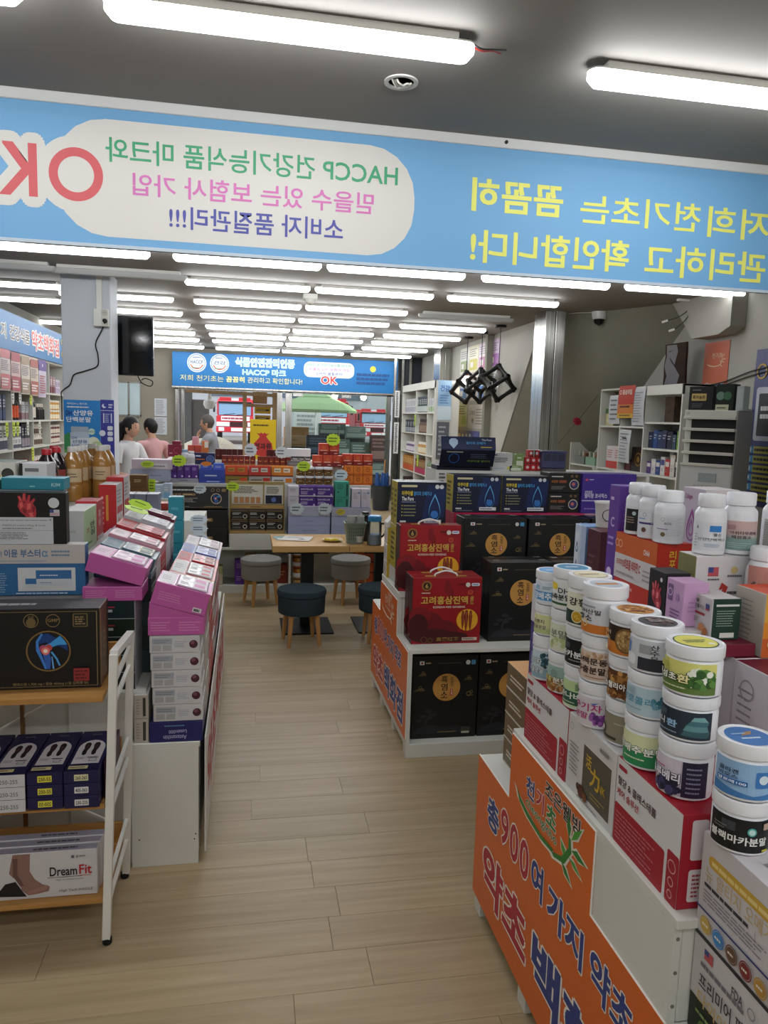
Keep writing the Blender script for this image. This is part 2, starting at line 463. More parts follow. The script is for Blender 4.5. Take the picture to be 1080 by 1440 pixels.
def pen_on(g,face,w,d,h):
    """pen for a face of a box whose base centre is the origin"""
    if face == 'front': return Pen(g,(-w/2,-d/2,0),(1,0,0),(0,0,1),(0,-1,0),w,h)
    if face == 'left':  return Pen(g,(-w/2,d/2,0),(0,-1,0),(0,0,1),(-1,0,0),d,h)
    if face == 'right': return Pen(g,( w/2,-d/2,0),(0,1,0),(0,0,1),(1,0,0),d,h)
    if face == 'top':   return Pen(g,(-w/2,-d/2,h),(1,0,0),(0,1,0),(0,0,1),w,d)
    if face == 'topaisle': return Pen(g,(-w/2,d/2,h),(0,-1,0),(1,0,0),(0,0,1),d,w)
    if face == 'back':  return Pen(g,( w/2,d/2,0),(-1,0,0),(0,0,1),(0,1,0),w,h)

def carton(name,label,cat,x0,x1,y0,y1,z0,z1,col,prints=None,group=None,rough=0.4,ch=0.0015,rot=(0,0,0),gap=0.0008):
    """a carton: chamfered body plus one printed child"""
    w,d,h = x1-x0,y1-y0,z1-z0
    g = G()
    c = {k: mat(v,rough) if isinstance(v,str) else v for k,v in col.items()} if isinstance(col,dict) else (mat(col,rough) if isinstance(col,str) else col)
    g.box(-w/2+gap,-d/2+gap,0,w/2-gap,d/2-gap,h-gap,c,ch=ch)
    o = g.obj(name,loc=((x0+x1)/2,(y0+y1)/2,z0),rot=rot)
    tag(o,label,cat,group)
    if prints:
        for face,ops in prints.items():
            if not ops: continue
            pg = G();p = pen_on(pg,face,w-2*gap,d-2*gap,h-gap);p.run(ops)
            if pg.f: kid(o,pg.obj({'front': 'print','left': 'side_print','right': 'side_print'}.get(face,'top_print'),o))
    return o

# =================================================================== SETTING
g = G();g.box(-3.2,-2.2,-0.08,6.2,15.75,-0.006,M_FLOOR)
floor = structure('floor',g)
_pl = {}
def plank(x,y,L):
    k = round(L,2)
    if k not in _pl:
        q = G();q.box(0.0006,0.0006,-0.006,k-0.0006,0.1644,0.0,M_FLOOR,ch=0.0006);_pl[k] = q.mesh('plank')
    o = bpy.data.objects.new('plank',_pl[k]);COL.objects.link(o);o.location = (x,y,0);o.parent = floor
rp = random.Random(3)
y = 1.19
while y < 7.25:
    x = -1.5 - rp.uniform(0.0,0.9);xe = 2.3 if 2.2 < y < 3.9 else 1.6
    while x < xe:
        L = rp.choice((0.9,1.2,1.2));plank(x,y,L);x += L
    y += 0.165

g = G();g.box(-3.2,-2.2,3.0,6.2,15.75,3.08,M_CEIL);structure('ceiling',g)
g = G();g.box(-3.05,-2.2,0,-2.95,15.7,3.0,M_WALLW);structure('wall_left',g)
g = G();g.box(-3.05,-2.3,0,6.0,-2.2,3.0,M_WALLW);structure('wall_near',g)
g = G();g.box(4.55,-2.2,0,4.65,10.9,3.0,M_WALLW);structure('wall_right',g)
# staircase soffit crossing the recess
g = G()
A1,A2,B1,B2 = [Vector(q) for q in ((3.58,8.85,3.0),(3.58,10.75,0.5),(4.56,7.05,3.0),(4.56,10.3,0.42))]
n = 14;vs = [(A1.lerp(A2,j/n)).lerp(B1.lerp(B2,j/n),i/n) for j in range(n+1) for i in range(n+1)]
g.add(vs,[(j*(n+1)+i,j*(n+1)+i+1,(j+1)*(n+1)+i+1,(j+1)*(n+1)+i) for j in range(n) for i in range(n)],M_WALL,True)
structure('wall_stair_soffit',g)
# outer wall along the right-hand aisle,cut along the stair
g = G()
g.prism([(-15.6,0.0),(-15.6,3.0),(-8.98,3.0),(-10.86,0.5),(-10.86,0.0)],0.06,M_WALLW,Matrix.Translation((3.6,0,0)) @ Matrix.Rotation(R(-90),4,'Z'))
structure('wall_stair',g)
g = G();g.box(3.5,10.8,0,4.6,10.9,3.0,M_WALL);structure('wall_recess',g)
# stepped haunch under the beam by the recess
g = G()
g.prism([(-7.35,3.0),(-6.35,3.0),(-6.35,2.66),(-6.52,2.60),(-6.95,2.60)],0.16,M_WALLW,Matrix.Translation((4.39,0,0)) @ Matrix.Rotation(R(-90),4,'Z'))
structure('trim_beam',g)
# ----- end wall: partition,header,door frames,glass
g = G()
g.box(-3.05,15.6,0,-2.57,15.7,3.0,M_PANEL);g.box(-2.57,15.6,0,-2.08,15.7,1.62,M_PANEL);g.box(-2.57,15.6,2.28,-2.08,15.7,3.0,M_PANEL)
g.box(-2.08,15.6,0,-1.40,15.7,3.0,M_PANEL);g.box(-1.40,15.6,2.22,3.1,15.7,3.0,M_PANEL)
structure('wall_far',g)
g = G()
for x0,x1 in ((-2.57,-2.54),(-2.11,-2.08),(-2.34,-2.31)): g.box(x0,15.58,1.62,x1,15.66,2.28,M_STEEL)
g.box(-2.57,15.58,1.60,-2.08,15.66,1.64,M_STEEL);g.box(-2.57,15.58,2.26,-2.08,15.66,2.29,M_STEEL)
win = structure('window_1',g)
g = G();g.box(-2.56,15.62,1.63,-2.10,15.63,2.27,M_GLASS);g.obj('pane',win)
g = G()
g.box(-1.42,15.5,0,-1.36,15.72,2.24,M_STEEL);g.box(-1.30,15.52,0,-1.25,15.62,2.24,M_STEEL);g.box(-1.42,15.5,2.18,3.16,15.72,2.24,M_STEEL)
frame = structure('door_1',g)
for nm,x0,x1 in (('door_post',.60,.70),('door_post',.77,.90),('door_post',2.88,2.97),('door_post',3.04,3.12)):
    g = G();g.box(x0,15.5,0,x1,15.6,2.2,M_STEEL);g.obj(nm,frame)
for x0,x1 in ((.90,1.9),(1.905,2.88)):
    g = G();g.box(x0,15.545,0.03,x1,15.556,2.18,M_GLASS);g.obj('pane',frame)
    g = G();g.box(x0+.02,15.5,2.12,x0+.22,15.6,2.18,M_STEEL);g.obj('door_clamp',frame)
g = G();g.tube([(1.88,15.48,.8),(1.88,15.48,1.45)],0.016,M_STEEL);g.box(1.87,15.48,.84,1.89,15.55,.86,M_STEEL);g.box(1.87,15.48,1.39,1.89,15.55,1.41,M_STEEL);g.obj('door_handle',frame)
g = G()
for x0 in (2.98,3.14,3.3): g.box(x0,15.3,0,x0+.05,15.36,3.0,M_STEEL)
g.box(3.14,15.42,0,3.58,15.7,3.0,mat('#23272e',.3));structure('trim_far_post',g)
def vstrip(x,z0,z1,y,label):
    g = G();g.box(-.05,0,0,.05,.008,z1-z0,'#e6e6e4')
    o = g.obj('paper_strip',loc=(x,y,z0));tag(o,label,'notice','notice strips on the door post')
    q = G();p = Pen(q,(-.05,0,0),(1,0,0),(0,0,1),(0,-1,0),.1,z1-z0);p.lines(.25,.05,.5,.9,14,'#3b3b44',.7);kid(o,q.obj('lettering',o))
vstrip(3.06,1.75,2.3,15.28,'long white notice strip high on the steel post beside the glass door')
vstrip(3.06,1.0,1.65,15.28,'long white notice strip low on the steel post beside the glass door')

# ----- square white column
g = G();g.box(-1.725,7.57,0,-1.285,7.98,3.0,M_COLUMN,ch=.006);structure('column',g)
# steel clad pillars
g = G()
g.box(3.36,8.25,0,3.475,8.60,3.0,M_STEEL,ch=.004);g.box(3.485,8.25,0,3.60,8.60,3.0,M_STEEL,ch=.004);g.box(3.47,8.27,0,3.49,8.58,3.0,M_BLACKMETAL)
structure('pillar_near_recess',g)
g = G();g.box(3.38,13.1,0,3.47,13.55,3.0,M_STEEL,ch=.004);g.box(3.475,13.1,0,3.60,13.55,3.0,M_STEEL,ch=.004);structure('pillar_far',g)

# =================================================================== CEILING LAMPS
def capsule(hw,hl,n=8,cr=None):
    cr = cr or hw;pts = []
    for cx,cy,a in ((hl-cr,-hw+cr,-90),(hl-cr,hw-cr,0),(-hl+cr,hw-cr,90),(-hl+cr,-hw+cr,180)):
        for i in range(n): t = R(a+90*i/(n-1));pts.append((cx+cr*math.cos(t),cy+cr*math.sin(t)))
    return pts
def make_tube(lit=True,L=1.2,wide=.036,m_=None):
    root = empty('tube_light',(0,0,3.0),'x','ceiling lamp')
    g = G();g.box(-L/2+.06,-.032,-.03,L/2-.06,.032,0,M_WHITEMETAL,ch=.003);kid(root,g.obj('housing',root))
    g = G();m = (m_ or M_TUBE) if lit else mat('#b9bab8',.4)
    top = capsule(wide,L/2,cr=.032);low = capsule(wide*.72,L/2-.02,cr=.024);n = len(top);b = []
    vs = [(x,y,-.032) for x,y in top]+[(x,y,-.055) for x,y in top]+[(x,y,-.078) for x,y in low]
    fs = [tuple(range(n))]+[(j*n+(i+1) % n,j*n+i,(j+1)*n+i,(j+1)*n+(i+1) % n) for j in (0,1) for i in range(n)]+[tuple(2*n+i for i in reversed(range(n)))]
    g.add(vs,fs,m,True)
    kid(root,g.obj('diffuser',root,sharp=50))
    if lit:   # white back tray that keeps the light off the ceiling
        g = G();g.prism([(x,y) for x,y in capsule(wide+.002,L/2+.002,cr=.037)],.006,M_WHITEMETAL,Matrix.Translation((0,0,-.032)) @ Matrix.Rotation(R(90),4,'X'));kid(root,g.obj('tray',root))
    return root
T0 = make_tube();T1 = make_tube(False);T2_ = make_tube(m_=M_TUBEB);T3_ = make_tube(m_=node_mat('tube_diffuser_dim',lamp_builder(TUBE_STRENGTH*.3,'#f6f8fa')))
rows = [6.42,7.55,8.80,9.98,11.22,12.30,13.35,14.75]
spots = []
for i,yy in enumerate(rows):
    w = ORD[i]
    spots.append((0.0,yy,True,f'lit tube light in the {w} row behind the banner, line over the aisle'))
    spots.append((1.25,yy,True,f'lit tube light in the {w} row behind the banner, second line from the column'))
    if i not in (2,): spots.append((2.60,yy,True,f'lit tube light in the {w} row behind the banner, line above the cube lamps'))
    if i != 1: spots.append((-1.38 if i == 0 else -1.42,yy,True,f'lit tube light in the {w} row behind the banner, line above the white column'))
spots += [(3.93,6.38,True,'lit tube light over the air conditioner in the first row behind the banner'),
          (-1.16,7.35,False,'dark unlit tube light beside the top of the white column'),
          (2.60,8.88,False,'dark unlit tube light between lit rows near the steel pillar'),
          (-2.30,6.25,True,'lit tube light over the wall shelves in the first row behind the banner'),
          (-2.30,7.30,False,'dark unlit tube light over the wall shelves'),
          (-2.48,8.35,True,'lit tube light over the wall shelves in front of the blue sign'),
          (-2.75,9.45,True,'lit tube light over the wall shelves close to the blue sign'),
          (-2.65,11.7,True,'lit tube light over the wall shelves past the white column'),
          (0.15,2.62,True,'large lit tube light with loose red wires in front of the banner'),
          (1.80,2.68,True,'large lit tube light in front of the yellow lettering of the banner'),
          (-1.28,2.60,True,'large lit tube light in front of the banner, cut by the picture edge')]
spots += [(x,yy,True,f'added unseen fill tube light behind the camera, {a} line of the {b} row') for yy,b in ((-.4,'first rear'),(-1.4,'last rear')) for x,a in ((-1.28,'rack side'),(.15,'aisle'),(1.80,'jar side'),(3.2,'wall side'))]  # unseen lamp rows added as fill to brighten the near shelf fronts
used = set()
for (x,yy,lit,lab) in spots:
    src = T1 if not lit else (T0 if yy < 3.4 else T3_ if x > 3.5 or x < -2.2 else T2_)
    o = copy_tree(src) if src.name in used else src
    used.add(src.name);o.location = (x,yy,3.0);o['label'] = lab;o['group'] = 'ceiling tube lights'
    if yy < 3: BIG = o
# cable at the end of the near lamp and the open junction hole
def wire(name,pts,r,m,label,cat='cable',sub=12,group=None):
    g = G();g.tube(smooth_path(pts,sub),r,m,6);return tag(g.obj(name),label,cat,group)
def smooth_path(p,n=8):
    p = [Vector(q) for q in p];out = []
    for i in range(len(p)-1):
        a,b,c,d = p[max(i-1,0)],p[i],p[i+1],p[min(i+2,len(p)-1)]
        for k in range(n):
            t = k/n;out.append(0.5*((2*b)+(c-a)*t+(2*a-5*b+4*c-d)*t*t+(3*b-a-3*c+d)*t**3))
    return out+[p[-1]]
wire('lamp_wire',[(.72,2.62,2.985),(.78,2.64,2.972),(.83,2.66,2.985),(.87,2.69,2.994)],.003,mat('#a3322c',.5),'red loose wire at the end of the large tube light')
wire('lamp_wire',[(.72,2.60,2.985),(.77,2.61,2.965),(.82,2.63,2.975),(.88,2.66,2.993)],.003,mat('#2a2222',.5),'dark loose wire at the end of the large tube light')
r0 = empty('junction_box',(.575,3.0,3.0),'round open ceiling hole with tangled wires behind the large tube light','junction box')
g = G();g.lathe([(.050,0),(.066,-.002),(.066,-.008),(.050,-.008),(.050,0)],mat('#c9c8c4',.5),28);kid(r0,g.obj('rim',r0))
g = G();g.lathe([(.0,-.001),(.05,-.001)],mat('#3a3836',.8),24);kid(r0,g.obj('hole',r0))
for i,c in enumerate(('#d7d5cf','#8f8d88','#d0cec8')):
    g = G();g.tube(smooth_path([(-.04+.01*i,-.02,-.004),(-.01,.02-.02*i,-.018),(.02,-.01+.01*i,-.012),(.04,.015-.01*i,-.006)],6),.004,c,6);kid(r0,g.obj('wire',r0))
# dome camera
r0 = empty('dome_camera',(3.96,8.15,3.0),'white dome camera on the ceiling beside the round downlight','camera')
g = G();g.lathe([(.0,0),(.085,0),(.085,-.02),(.078,-.06),(.068,-.085),(0,-.085)][::-1],mat('#d9d9d6',.4),28);kid(r0,g.obj('base',r0))
g = G();g.lathe([(.0,-.15),(.03,-.145),(.052,-.125),(.062,-.085)],mat('#0f1012',.1),28);kid(r0,g.obj('dome',r0))
g = G();g.lathe([(.0,-.156),(.014,-.154),(.014,-.14)],mat('#34383c',.05),14);kid(r0,g.obj('lens',r0))
wire('camera_cable',[(3.93,8.15,2.99),(3.75,8.3,2.994),(3.60,8.5,2.994)],.004,mat('#c8c6c0',.6),'thin pale cable along the ceiling to the dome camera')
r0 = empty('downlight',(4.30,8.35,3.0),'round lit downlight in the ceiling of the recess','ceiling lamp')
g = G();g.lathe([(.10,-.012),(.118,-.010),(.12,0)],M_WHITEMETAL,32);kid(r0,g.obj('rim',r0))
g = G();g.lathe([(0,-.010),(.10,-.010)],node_mat('downlight_diffuser',lamp_builder(9.0,'#fff6e6')),32);kid(r0,g.obj('diffuser',r0))
# pendulum sensor
r0 = empty('smoke_sensor',(.65,8.15,3.0),'small white sensor on the ceiling between two tube rows','sensor')
g = G();g.box(-.075,-.05,-.05,.075,.05,0,M_WHITEMETAL,ch=.004);kid(r0,g.obj('base',r0))
g = G();g.lathe([(.0,-.10),(.03,-.098),(.05,-.075),(.055,-.05)],M_WHITEMETAL,20);kid(r0,g.obj('cap',r0))
g = G();g.tube([(0,0,-.1),(0,0,-.14)],.005,'#8b8a88');kid(r0,g.obj('stem',r0))
# ceiling junction with two loose plugs
r0 = empty('ceiling_connector',(4.42,7.05,3.0),'white ceiling connector with two dangling white plugs above the shelf','connector')
g = G();g.box(-.16,-.02,-.022,.05,.02,0,M_WHITEMETAL,ch=.003);kid(r0,g.obj('housing',r0))
for pts in ([(0,0,-.02),(-.02,.02,-.10),(-.10,.06,-.17),(-.18,.12,-.20)],[(0,0,-.02),(-.01,-.01,-.12),(-.06,.02,-.22),(-.12,.08,-.29)]):
    g = G();g.tube(smooth_path(pts,6),.005,'#3a3a38',6);kid(r0,g.obj('wire',r0))
    g = G();g.bar(pts[-1],Vector(pts[-1])+Vector((-.05,.02,-.02)),.02,.02,M_WHITEMETAL);kid(r0,g.obj('plug',r0))

# =================================================================== BANNER (seen from its back: lettering runs mirrored)
BX0,BX1,BZ0,BZ1,BY = -1.60,3.60,2.405,2.955,3.45
root = empty('hanging_banner',(0,BY,0),'long sky blue ceiling banner with mirrored Korean lettering','banner')
g = G();g.box(BX0,0,BZ0,BX1,.012,BZ1,mat('#6ea4cf',.55));kid(root,g.obj('sheet',root))
g = G();g.box(BX0,-.008,BZ1,BX1,.02,BZ1+.045,mat('#cfd0cf',.5),ch=.003);kid(root,g.obj('rail',root))
g = G();g.box(BX0,-.006,BZ0-.014,BX1,.016,BZ0,mat('#b9c6d2',.5));kid(root,g.obj('bottom_rail',root))
g = G();p = Pen(g,(0,0,0),(1,0,0),(0,0,1),(0,-1,0),1.0,1.0)
p.rect(-.80,2.437,1.54,.475,'#cfcdc7',.21);p.k += 1
p.disc(-.716,2.68,.155,'#cfcdc7',32);p.k += 1
p.text('K',-1.02,2.575,.155,.215,'#c8555a',.03,'#cfcdc7',.14,True)
p.ring(-.714,2.68,.108,.036,'#c8555a',40,0,360)
p.text('HACCP 건강기능식품 마크와',-.595,2.742,1.255,.100,'#3c9a6e',.016,mirror=True)
p.text('믿을수 있는 보험사 가입',-.487,2.615,1.04,.092,'#cb6fb0',.016,mirror=True)
p.text('소비자 품질관리!!!',-.338,2.490,.755,.095,'#4a4e9c',.016,mirror=True)
p.text('꼼꼼히',1.008,2.668,.45,.150,'#dfe06a',.034,mirror=True)
p.text('천기초는',1.545,2.655,.63,.135,'#dfe06a',.010,mirror=True)
p.text('저희',2.215,2.640,.34,.145,'#dfe06a',.014,mirror=True)
p.text('확인합니다!',1.012,2.440,.80,.150,'#dfe06a',.024,mirror=True)
p.text('관리하고',1.895,2.435,.66,.150,'#dfe06a',.020,mirror=True)
kid(root,g.obj('lettering',root))
g = G();g.lathe([(0,-.0),(.008,-.001),(.008,.006)],'#1c1c1c',10,M=Matrix.Translation((1.16,-.009,2.98)) @ Matrix.Rotation(R(90),4,'X'));kid(root,g.obj('screw',root))

# =================================================================== FAR SIGN over the doors
SX0,SX1,SZ0,SZ1,SY = -1.46,3.07,2.235,2.90,15.35
root = empty('door_sign',(0,SY,0),'blue sign board with white Korean lettering above the glass doors','sign')
g = G();g.box(SX0,0,SZ0,SX1,.06,SZ1,mat('#1c74b6',.5),ch=.004);kid(root,g.obj('board',root))
g = G();g.box(SX0-.01,-.01,SZ0-.03,SX1+.01,.07,SZ0,M_STEEL);kid(root,g.obj('frame',root))
g = G();p = Pen(g,(0,0,0),(1,0,0),(0,0,1),(0,-1,0),1.0,1.0);p.step = .002
for cx,t1 in ((-.99,'HACCP'),(-.55,'건강')):
    p.k = 1;p.disc(cx,2.70,.185,'#e9eef2',32);p.k = 2;p.ring(cx,2.70,.165,.012,'#2f92d4',32);p.k = 3
    p.text(t1,cx-.12,2.68,.24,.07,'#2b5f93',.02);p.ring(cx,2.71,.135,.02,'#d9643e',24,200,340);p.lines(cx-.09,2.58,.18,.035,1,'#35a187');p.lines(cx-.08,2.79,.16,.03,1,'#2b5f93')
p.k = 2
p.text('식품안전관리인증',-.24,2.665,1.17,.175,'#8fe2dc',.02,'#f2f8fa',.05)
p.text('HACCP 마크',-.10,2.495,.86,.13,'#8fe2dc',.012,'#f2f8fa',.04)
p.text('저희 천기초는',-1.31,2.345,.84,.115,'#f0ee9a',.004);p.text('꼼꼼히',-.42,2.345,.36,.115,'#f0ee9a',.03)
p.text('관리하고 확인합니다!',0.0,2.345,1.09,.115,'#f0ee9a',.004)
p.k = 2;p.rect(1.12,2.51,1.03,.31,'#e4e9ec',.12);p.k = 3
p.text('HACCP 건강기능식품 마크와',1.2,2.73,.88,.06,'#4aa889',.01);p.text('믿을수 있는 보험사 가입',1.23,2.645,.82,.06,'#cc6fae',.01);p.text('소비자 품질관리!',1.36,2.56,.56,.055,'#4a4e9c',.01)
p.k = 4;p.text('OK',1.47,2.38,.34,.16,'#cf4a44',.03,'#f2f2f2',.06)
p.disc(2.54,2.72,.06,'#e7d646',20)
for i in range(3): p.lines(2.2,2.40+.085*i,.74,.065,1,'#1b4f8a',.8)
kid(root,g.obj('lettering',root))

# =================================================================== WALL SHELVES ON THE LEFT SIDE + SIGN
def shelf_unit(name,label,M,W,H,D,xs,zs,m=M_WHITE,t=.02,header=.0,back=True,plinth=.08):
    """open shelving; local x along the width, y depth (front at 0), z up. xs: divider centres, zs: board tops"""
    root = empty(name,(0,0,0),label,'shelf');root.matrix_world = M
    for i,x in enumerate([t/2]+list(xs)+[W-t/2]):
        g = G();g.box(x-t/2,0,0,x+t/2,D,H,m,ch=.001);kid(root,g.obj('side_panel' if i in (0,len(xs)+1) else 'divider',root))
    for z in zs:
        g = G();g.box(t,.004,z-t,W-t,D,z,m);kid(root,g.obj('shelf_board',root))
    g = G();g.box(0,0,H-max(header,t),W,D if header == 0 else .02,H,m,ch=.001);g.box(0,0,H-.001,W,D,H,m);kid(root,g.obj('top_panel',root))
    if back:
        g = G();g.box(0,D,0,W,D+.006,H,m);kid(root,g.obj('back_panel',root))
    return root
# faces +x : local x -> +y,local y(depth) -> -x
LM = Matrix(((0,-1,0,-2.5),(1,0,0,6.3),(0,0,1,0),(0,0,0,1)))
LS_div = [.78,1.58,2.38,3.19,3.97];LS_z = [.35,.62,.93,1.25,1.565,1.905]
shelf_unit('wall_shelf','white open wall shelving full of bottles under the blue wall sign',LM,4.8,2.30,.38,LS_div,LS_z)
root = empty('wall_sign',(-2.5,6.3,0),'blue wall sign with red and black lettering above the white shelving','sign')
g = G();g.box(0,0,2.305,.03,5.0,2.70,mat('#1f72b0',.5));kid(root,g.obj('board',root))
g = G();p = Pen(g,(.03,0,0),(0,1,0),(0,0,1),(1,0,0),1.0,1.0);p.step = .001
p.text('지',2.0,2.42,.16,.15,'#27282c',.02,'#f0f0ee',.07)
p.text('건강식품',2.28,2.425,.73,.15,'#27282c',.02,'#f0f0ee',.07)
p.text('약초백화점',3.09,2.385,1.28,.225,'#d84b46',.03,'#f0f0ee',.07)
p.text('대한',4.49,2.545,.3,.095,'#e8d23c',.03,'#222',.07);p.text('대형',4.49,2.385,.3,.095,'#e8d23c',.03,'#222',.07)
kid(root,g.obj('lettering',root))
# hanging leaflets on the shelving
def leaflet(x,y,z,w,h,nrm,ops,label,cat='leaflet',group=None,col='#d9d6d0',curl=.0,tilt=0.0):
    """a sheet of paper; nrm 'x' faces +x, '-x' faces -x, '-y' faces -y"""
    g = G()
    n = 5;pts = []
    for i in range(n+1): pts.append((i/n*h,-curl*math.sin(math.pi*i/n)))
    for i in range(n):
        (a,ca),(b,cb) = pts[i],pts[i+1]
        g.poly([(-w/2,ca,a),(w/2,ca,a),(w/2,cb,b),(-w/2,cb,b)],col);g.poly([(w/2,ca+.001,a),(-w/2,ca+.001,a),(-w/2,cb+.001,b),(w/2,cb+.001,b)],col)
    rz = {'-y': 0,'x': 90,'-x': -90}[nrm]
    o = g.obj('leaflet' if cat == 'leaflet' else cat,loc=(x,y,z),rot=(0,R(tilt),R(rz)));tag(o,label,cat,group)
    q = G();p = Pen(q,(-w/2,-curl-.0006,0),(1,0,0),(0,0,1),(0,-1,0),w,h);p.run(ops)
    if q.f: kid(o,q.obj('print',o))
    return o
LEAFC = [('#d6c9c6','#c96f72','pale leaflet with a pink foot'),('#d9b9b6','#b5525c','rose leaflet with a red lower half'),('#d9cfc2','#a9927a','cream leaflet with brown pictures'),('#d3c3b4','#b0655a','beige leaflet with rust pictures'),('#c9bfd2','#7a5a9c','narrow white leaflet with a violet head')]
for i,(c,a,nm) in enumerate(LEAFC):
    y0 = 8.42+.36*i
    ops = [('R',.05,.04,.9,.34,a,.03),('L',.08,.45,.84,.25,6,'#8d7f86'),('R',.05,.74,.9,.2,a,.02),('L',.12,.10,.75,.2,3,'#efe6e4')]
    if i == 4: ops = [('R',0,.72,1,.28,'#6c559a'),('C',.5,.86,.05,'#e8e2ee',16),('L',.1,.1,.8,.5,8,'#b0645c')]
    leaflet(-2.485,y0,1.88-.01*i,.34,.45,'x',ops,f'{nm} hanging from the white wall shelving','leaflet','leaflets on the wall shelving',c,.01)

# =================================================================== helpers for shelf goods
def fb(name,label,cat,x0,x1,z0,z1,Y,depth,col,prints=None,group=None,**kw):
    """carton by its front face: x0..x1, z0..z1 at depth Y, going back by depth"""
    return carton(name,label,cat,x0,x1,Y,Y+depth,z0,z1,col,prints,group,**kw)
def jar_like(name,h,r,body,cap,neck=.8,band=None,seg=14,caph=.22):
    """small bottle or jar, one mesh, base centre at origin"""
    g = G();sh = h*(1-caph)
    g.lathe([(r*.94,0),(r,h*.03),(r,sh*.80),(r*neck,sh*.96),(r*neck,sh)],body,seg)
    if band: g.lathe([(r*1.01,sh*.12),(r*1.01,sh*.7)],band,seg)
    g.lathe([(r*neck*1.08,sh),(r*neck*1.08,h*.98),(r*neck*.95,h)],cap,seg)
    return g.mesh(name,35)
def mini_box(name,w,d,h,col,stripe=None,lines=None):
    g = G();g.box(-w/2,-d/2,0,w/2,d/2,h,col)
    for f in ('front','left','right'):
        p = pen_on(g,f,w,d,h)
        if stripe: p.rect(0,.05,1,.35,stripe);p.k += 1
        if lines: p.lines(.12,.5,.76,.35,3,lines,.6)
    return g.mesh(name)
def place(me,name,pts,label,cat,group,rz=0.0):
    zs = sorted({round(p[2],3) for p in pts});n = len(pts)//len(zs)
    for i,p in enumerate(pts):
        o = bpy.data.objects.new(name,me);COL.objects.link(o);o.location = (p[0],p[1],p[2]+.0008);o.rotation_euler = (0,0,rz)
        lay = ('lower layer, ','upper layer, ')[zs.index(round(p[2],3))] if len(zs) > 1 else ''
        tag(o,f'{label}, {lay}{ORD[i % n]} {"towards the column" if rz > 0 else "from the doors"}',cat,group)
# ----- left wall shelves: x from -2.86 (back) to -2.52 (edge)
def cell(me,name,ys,xs,z,label,cat,group,rz=R(90),stack=1,dz=0):
    place(me,name,[(x,y_,z+k*dz) for k in range(stack) for x in xs for y_ in ys],label,cat,group,rz)
def span(a,b,n): return [a+(b-a)*(i+.5)/n for i in range(n)]
S1,S2,S3,S4 = 1.905,1.565,1.25,.93
cell(mini_box('box',.11,.12,.22,'#a98a8c','#7a3f4a','#e8dcd8'),'product_box',span(10.33,10.75,3),[-2.60],S1,'dusky pink box on the top tier of the wall shelving','box','dusky boxes on the wall shelving')
cell(mini_box('box',.12,.12,.19,'#d0c4d4','#b8a6c0','#7a5f86'),'product_box',span(10.76,11.0,2),[-2.60],S1,'pale lilac box on the top tier of the wall shelving','box','lilac boxes on the wall shelving')
cell(mini_box('box',.09,.12,.27,'#2c3350','#3f4a72','#b9bccd'),'product_box',span(8.0,8.62,5),[-2.60],S2,'narrow navy box on the middle tier of the wall shelving','box','navy boxes on the wall shelving')
cell(jar_like('bottle',.30,.05,'#141416','#111',.45,'#d9592c'),'juice_bottle',span(8.72,9.15,4),[-2.60],S2,'black bottle with an orange band on the wall shelving','bottle','black bottles on the wall shelving')
cell(mini_box('box',.12,.12,.21,'#b9bcc2','#8d6f74','#70747c'),'product_box',span(9.17,9.46,2),[-2.60],S2,'grey clear box beside the black bottles on the wall shelving','box','grey boxes on the wall shelving')
cell(jar_like('bottle',.28,.035,'#1a1819','#cbb9a4',.5,'#e2d8cc'),'slim_bottle',span(9.55,9.85,4),[-2.59],S2,'slim dark bottle with a white band on the wall shelving','bottle','slim bottles on the wall shelving')
cell(jar_like('tube',.20,.05,'#24211f','#ddd6c8',.6),'dark_jar',span(9.9,10.2,3),[-2.59],S2,'dark bottle with a cream cap on the wall shelving','bottle','dark bottles on the wall shelving')
cell(jar_like('jar',.125,.06,'#d39a3d','#e6e0d2',.95,'#e8dcc0'),'honey_jar',span(10.32,10.98,5),[-2.60],S2,'amber jar with a white lid on the wall shelving','jar','amber jars on the wall shelving',stack=2,dz=.128)
cell(mini_box('box',.13,.14,.26,'#d6d7d9','#3d4254','#555a66'),'product_box',span(8.05,8.6,4),[-2.60],S3,'white box with a dark foot on the wall shelving','box','white boxes on the wall shelving')
cell(mini_box('box',.11,.14,.12,'#e1e1e0','#52566a','#666b78'),'product_box',span(8.74,9.1,3),[-2.60],S3,'small white box on the wall shelving','box','small white boxes on the wall shelving',stack=2,dz=.123)
cell(mini_box('box',.10,.14,.27,'#2b2c39','#8f8791','#c8c6cc'),'product_box',span(9.12,9.46,3),[-2.60],S3,'tall dark box beside the small white ones on the wall shelving','box','tall dark boxes on the wall shelving')
cell(jar_like('bottle',.13,.04,'#d9d2c4','#efeae0',.6,'#6b5a4c'),'cream_bottle',span(9.58,10.15,6),[-2.60],S3,'cream bottle with a brown band on the wall shelving','bottle','cream bottles on the wall shelving',stack=2,dz=.133)
cell(jar_like('jar',.12,.06,'#6d2f2a','#d8d2c8',.92,'#e0d4c4'),'red_jar',span(10.32,10.98,5),[-2.60],S3,'maroon jar with a pale lid on the wall shelving','jar','maroon jars on the wall shelving',stack=2,dz=.123)
cell(mini_box('box',.18,.16,.18,'#8f2f2a','#c7643c','#e6cdb4'),'product_box',span(8.75,9.4,3),[-2.62],S4,'dark red box on the low wall shelving','box','dark red boxes on the wall shelving')
cell(jar_like('jar',.18,.06,'#9f3a44','#e6e0da',.9,'#e9dcd8'),'red_jar',span(9.55,10.2,5),[-2.60],S4,'white lidded red jar on the low wall shelving','jar','red jars on the wall shelving')
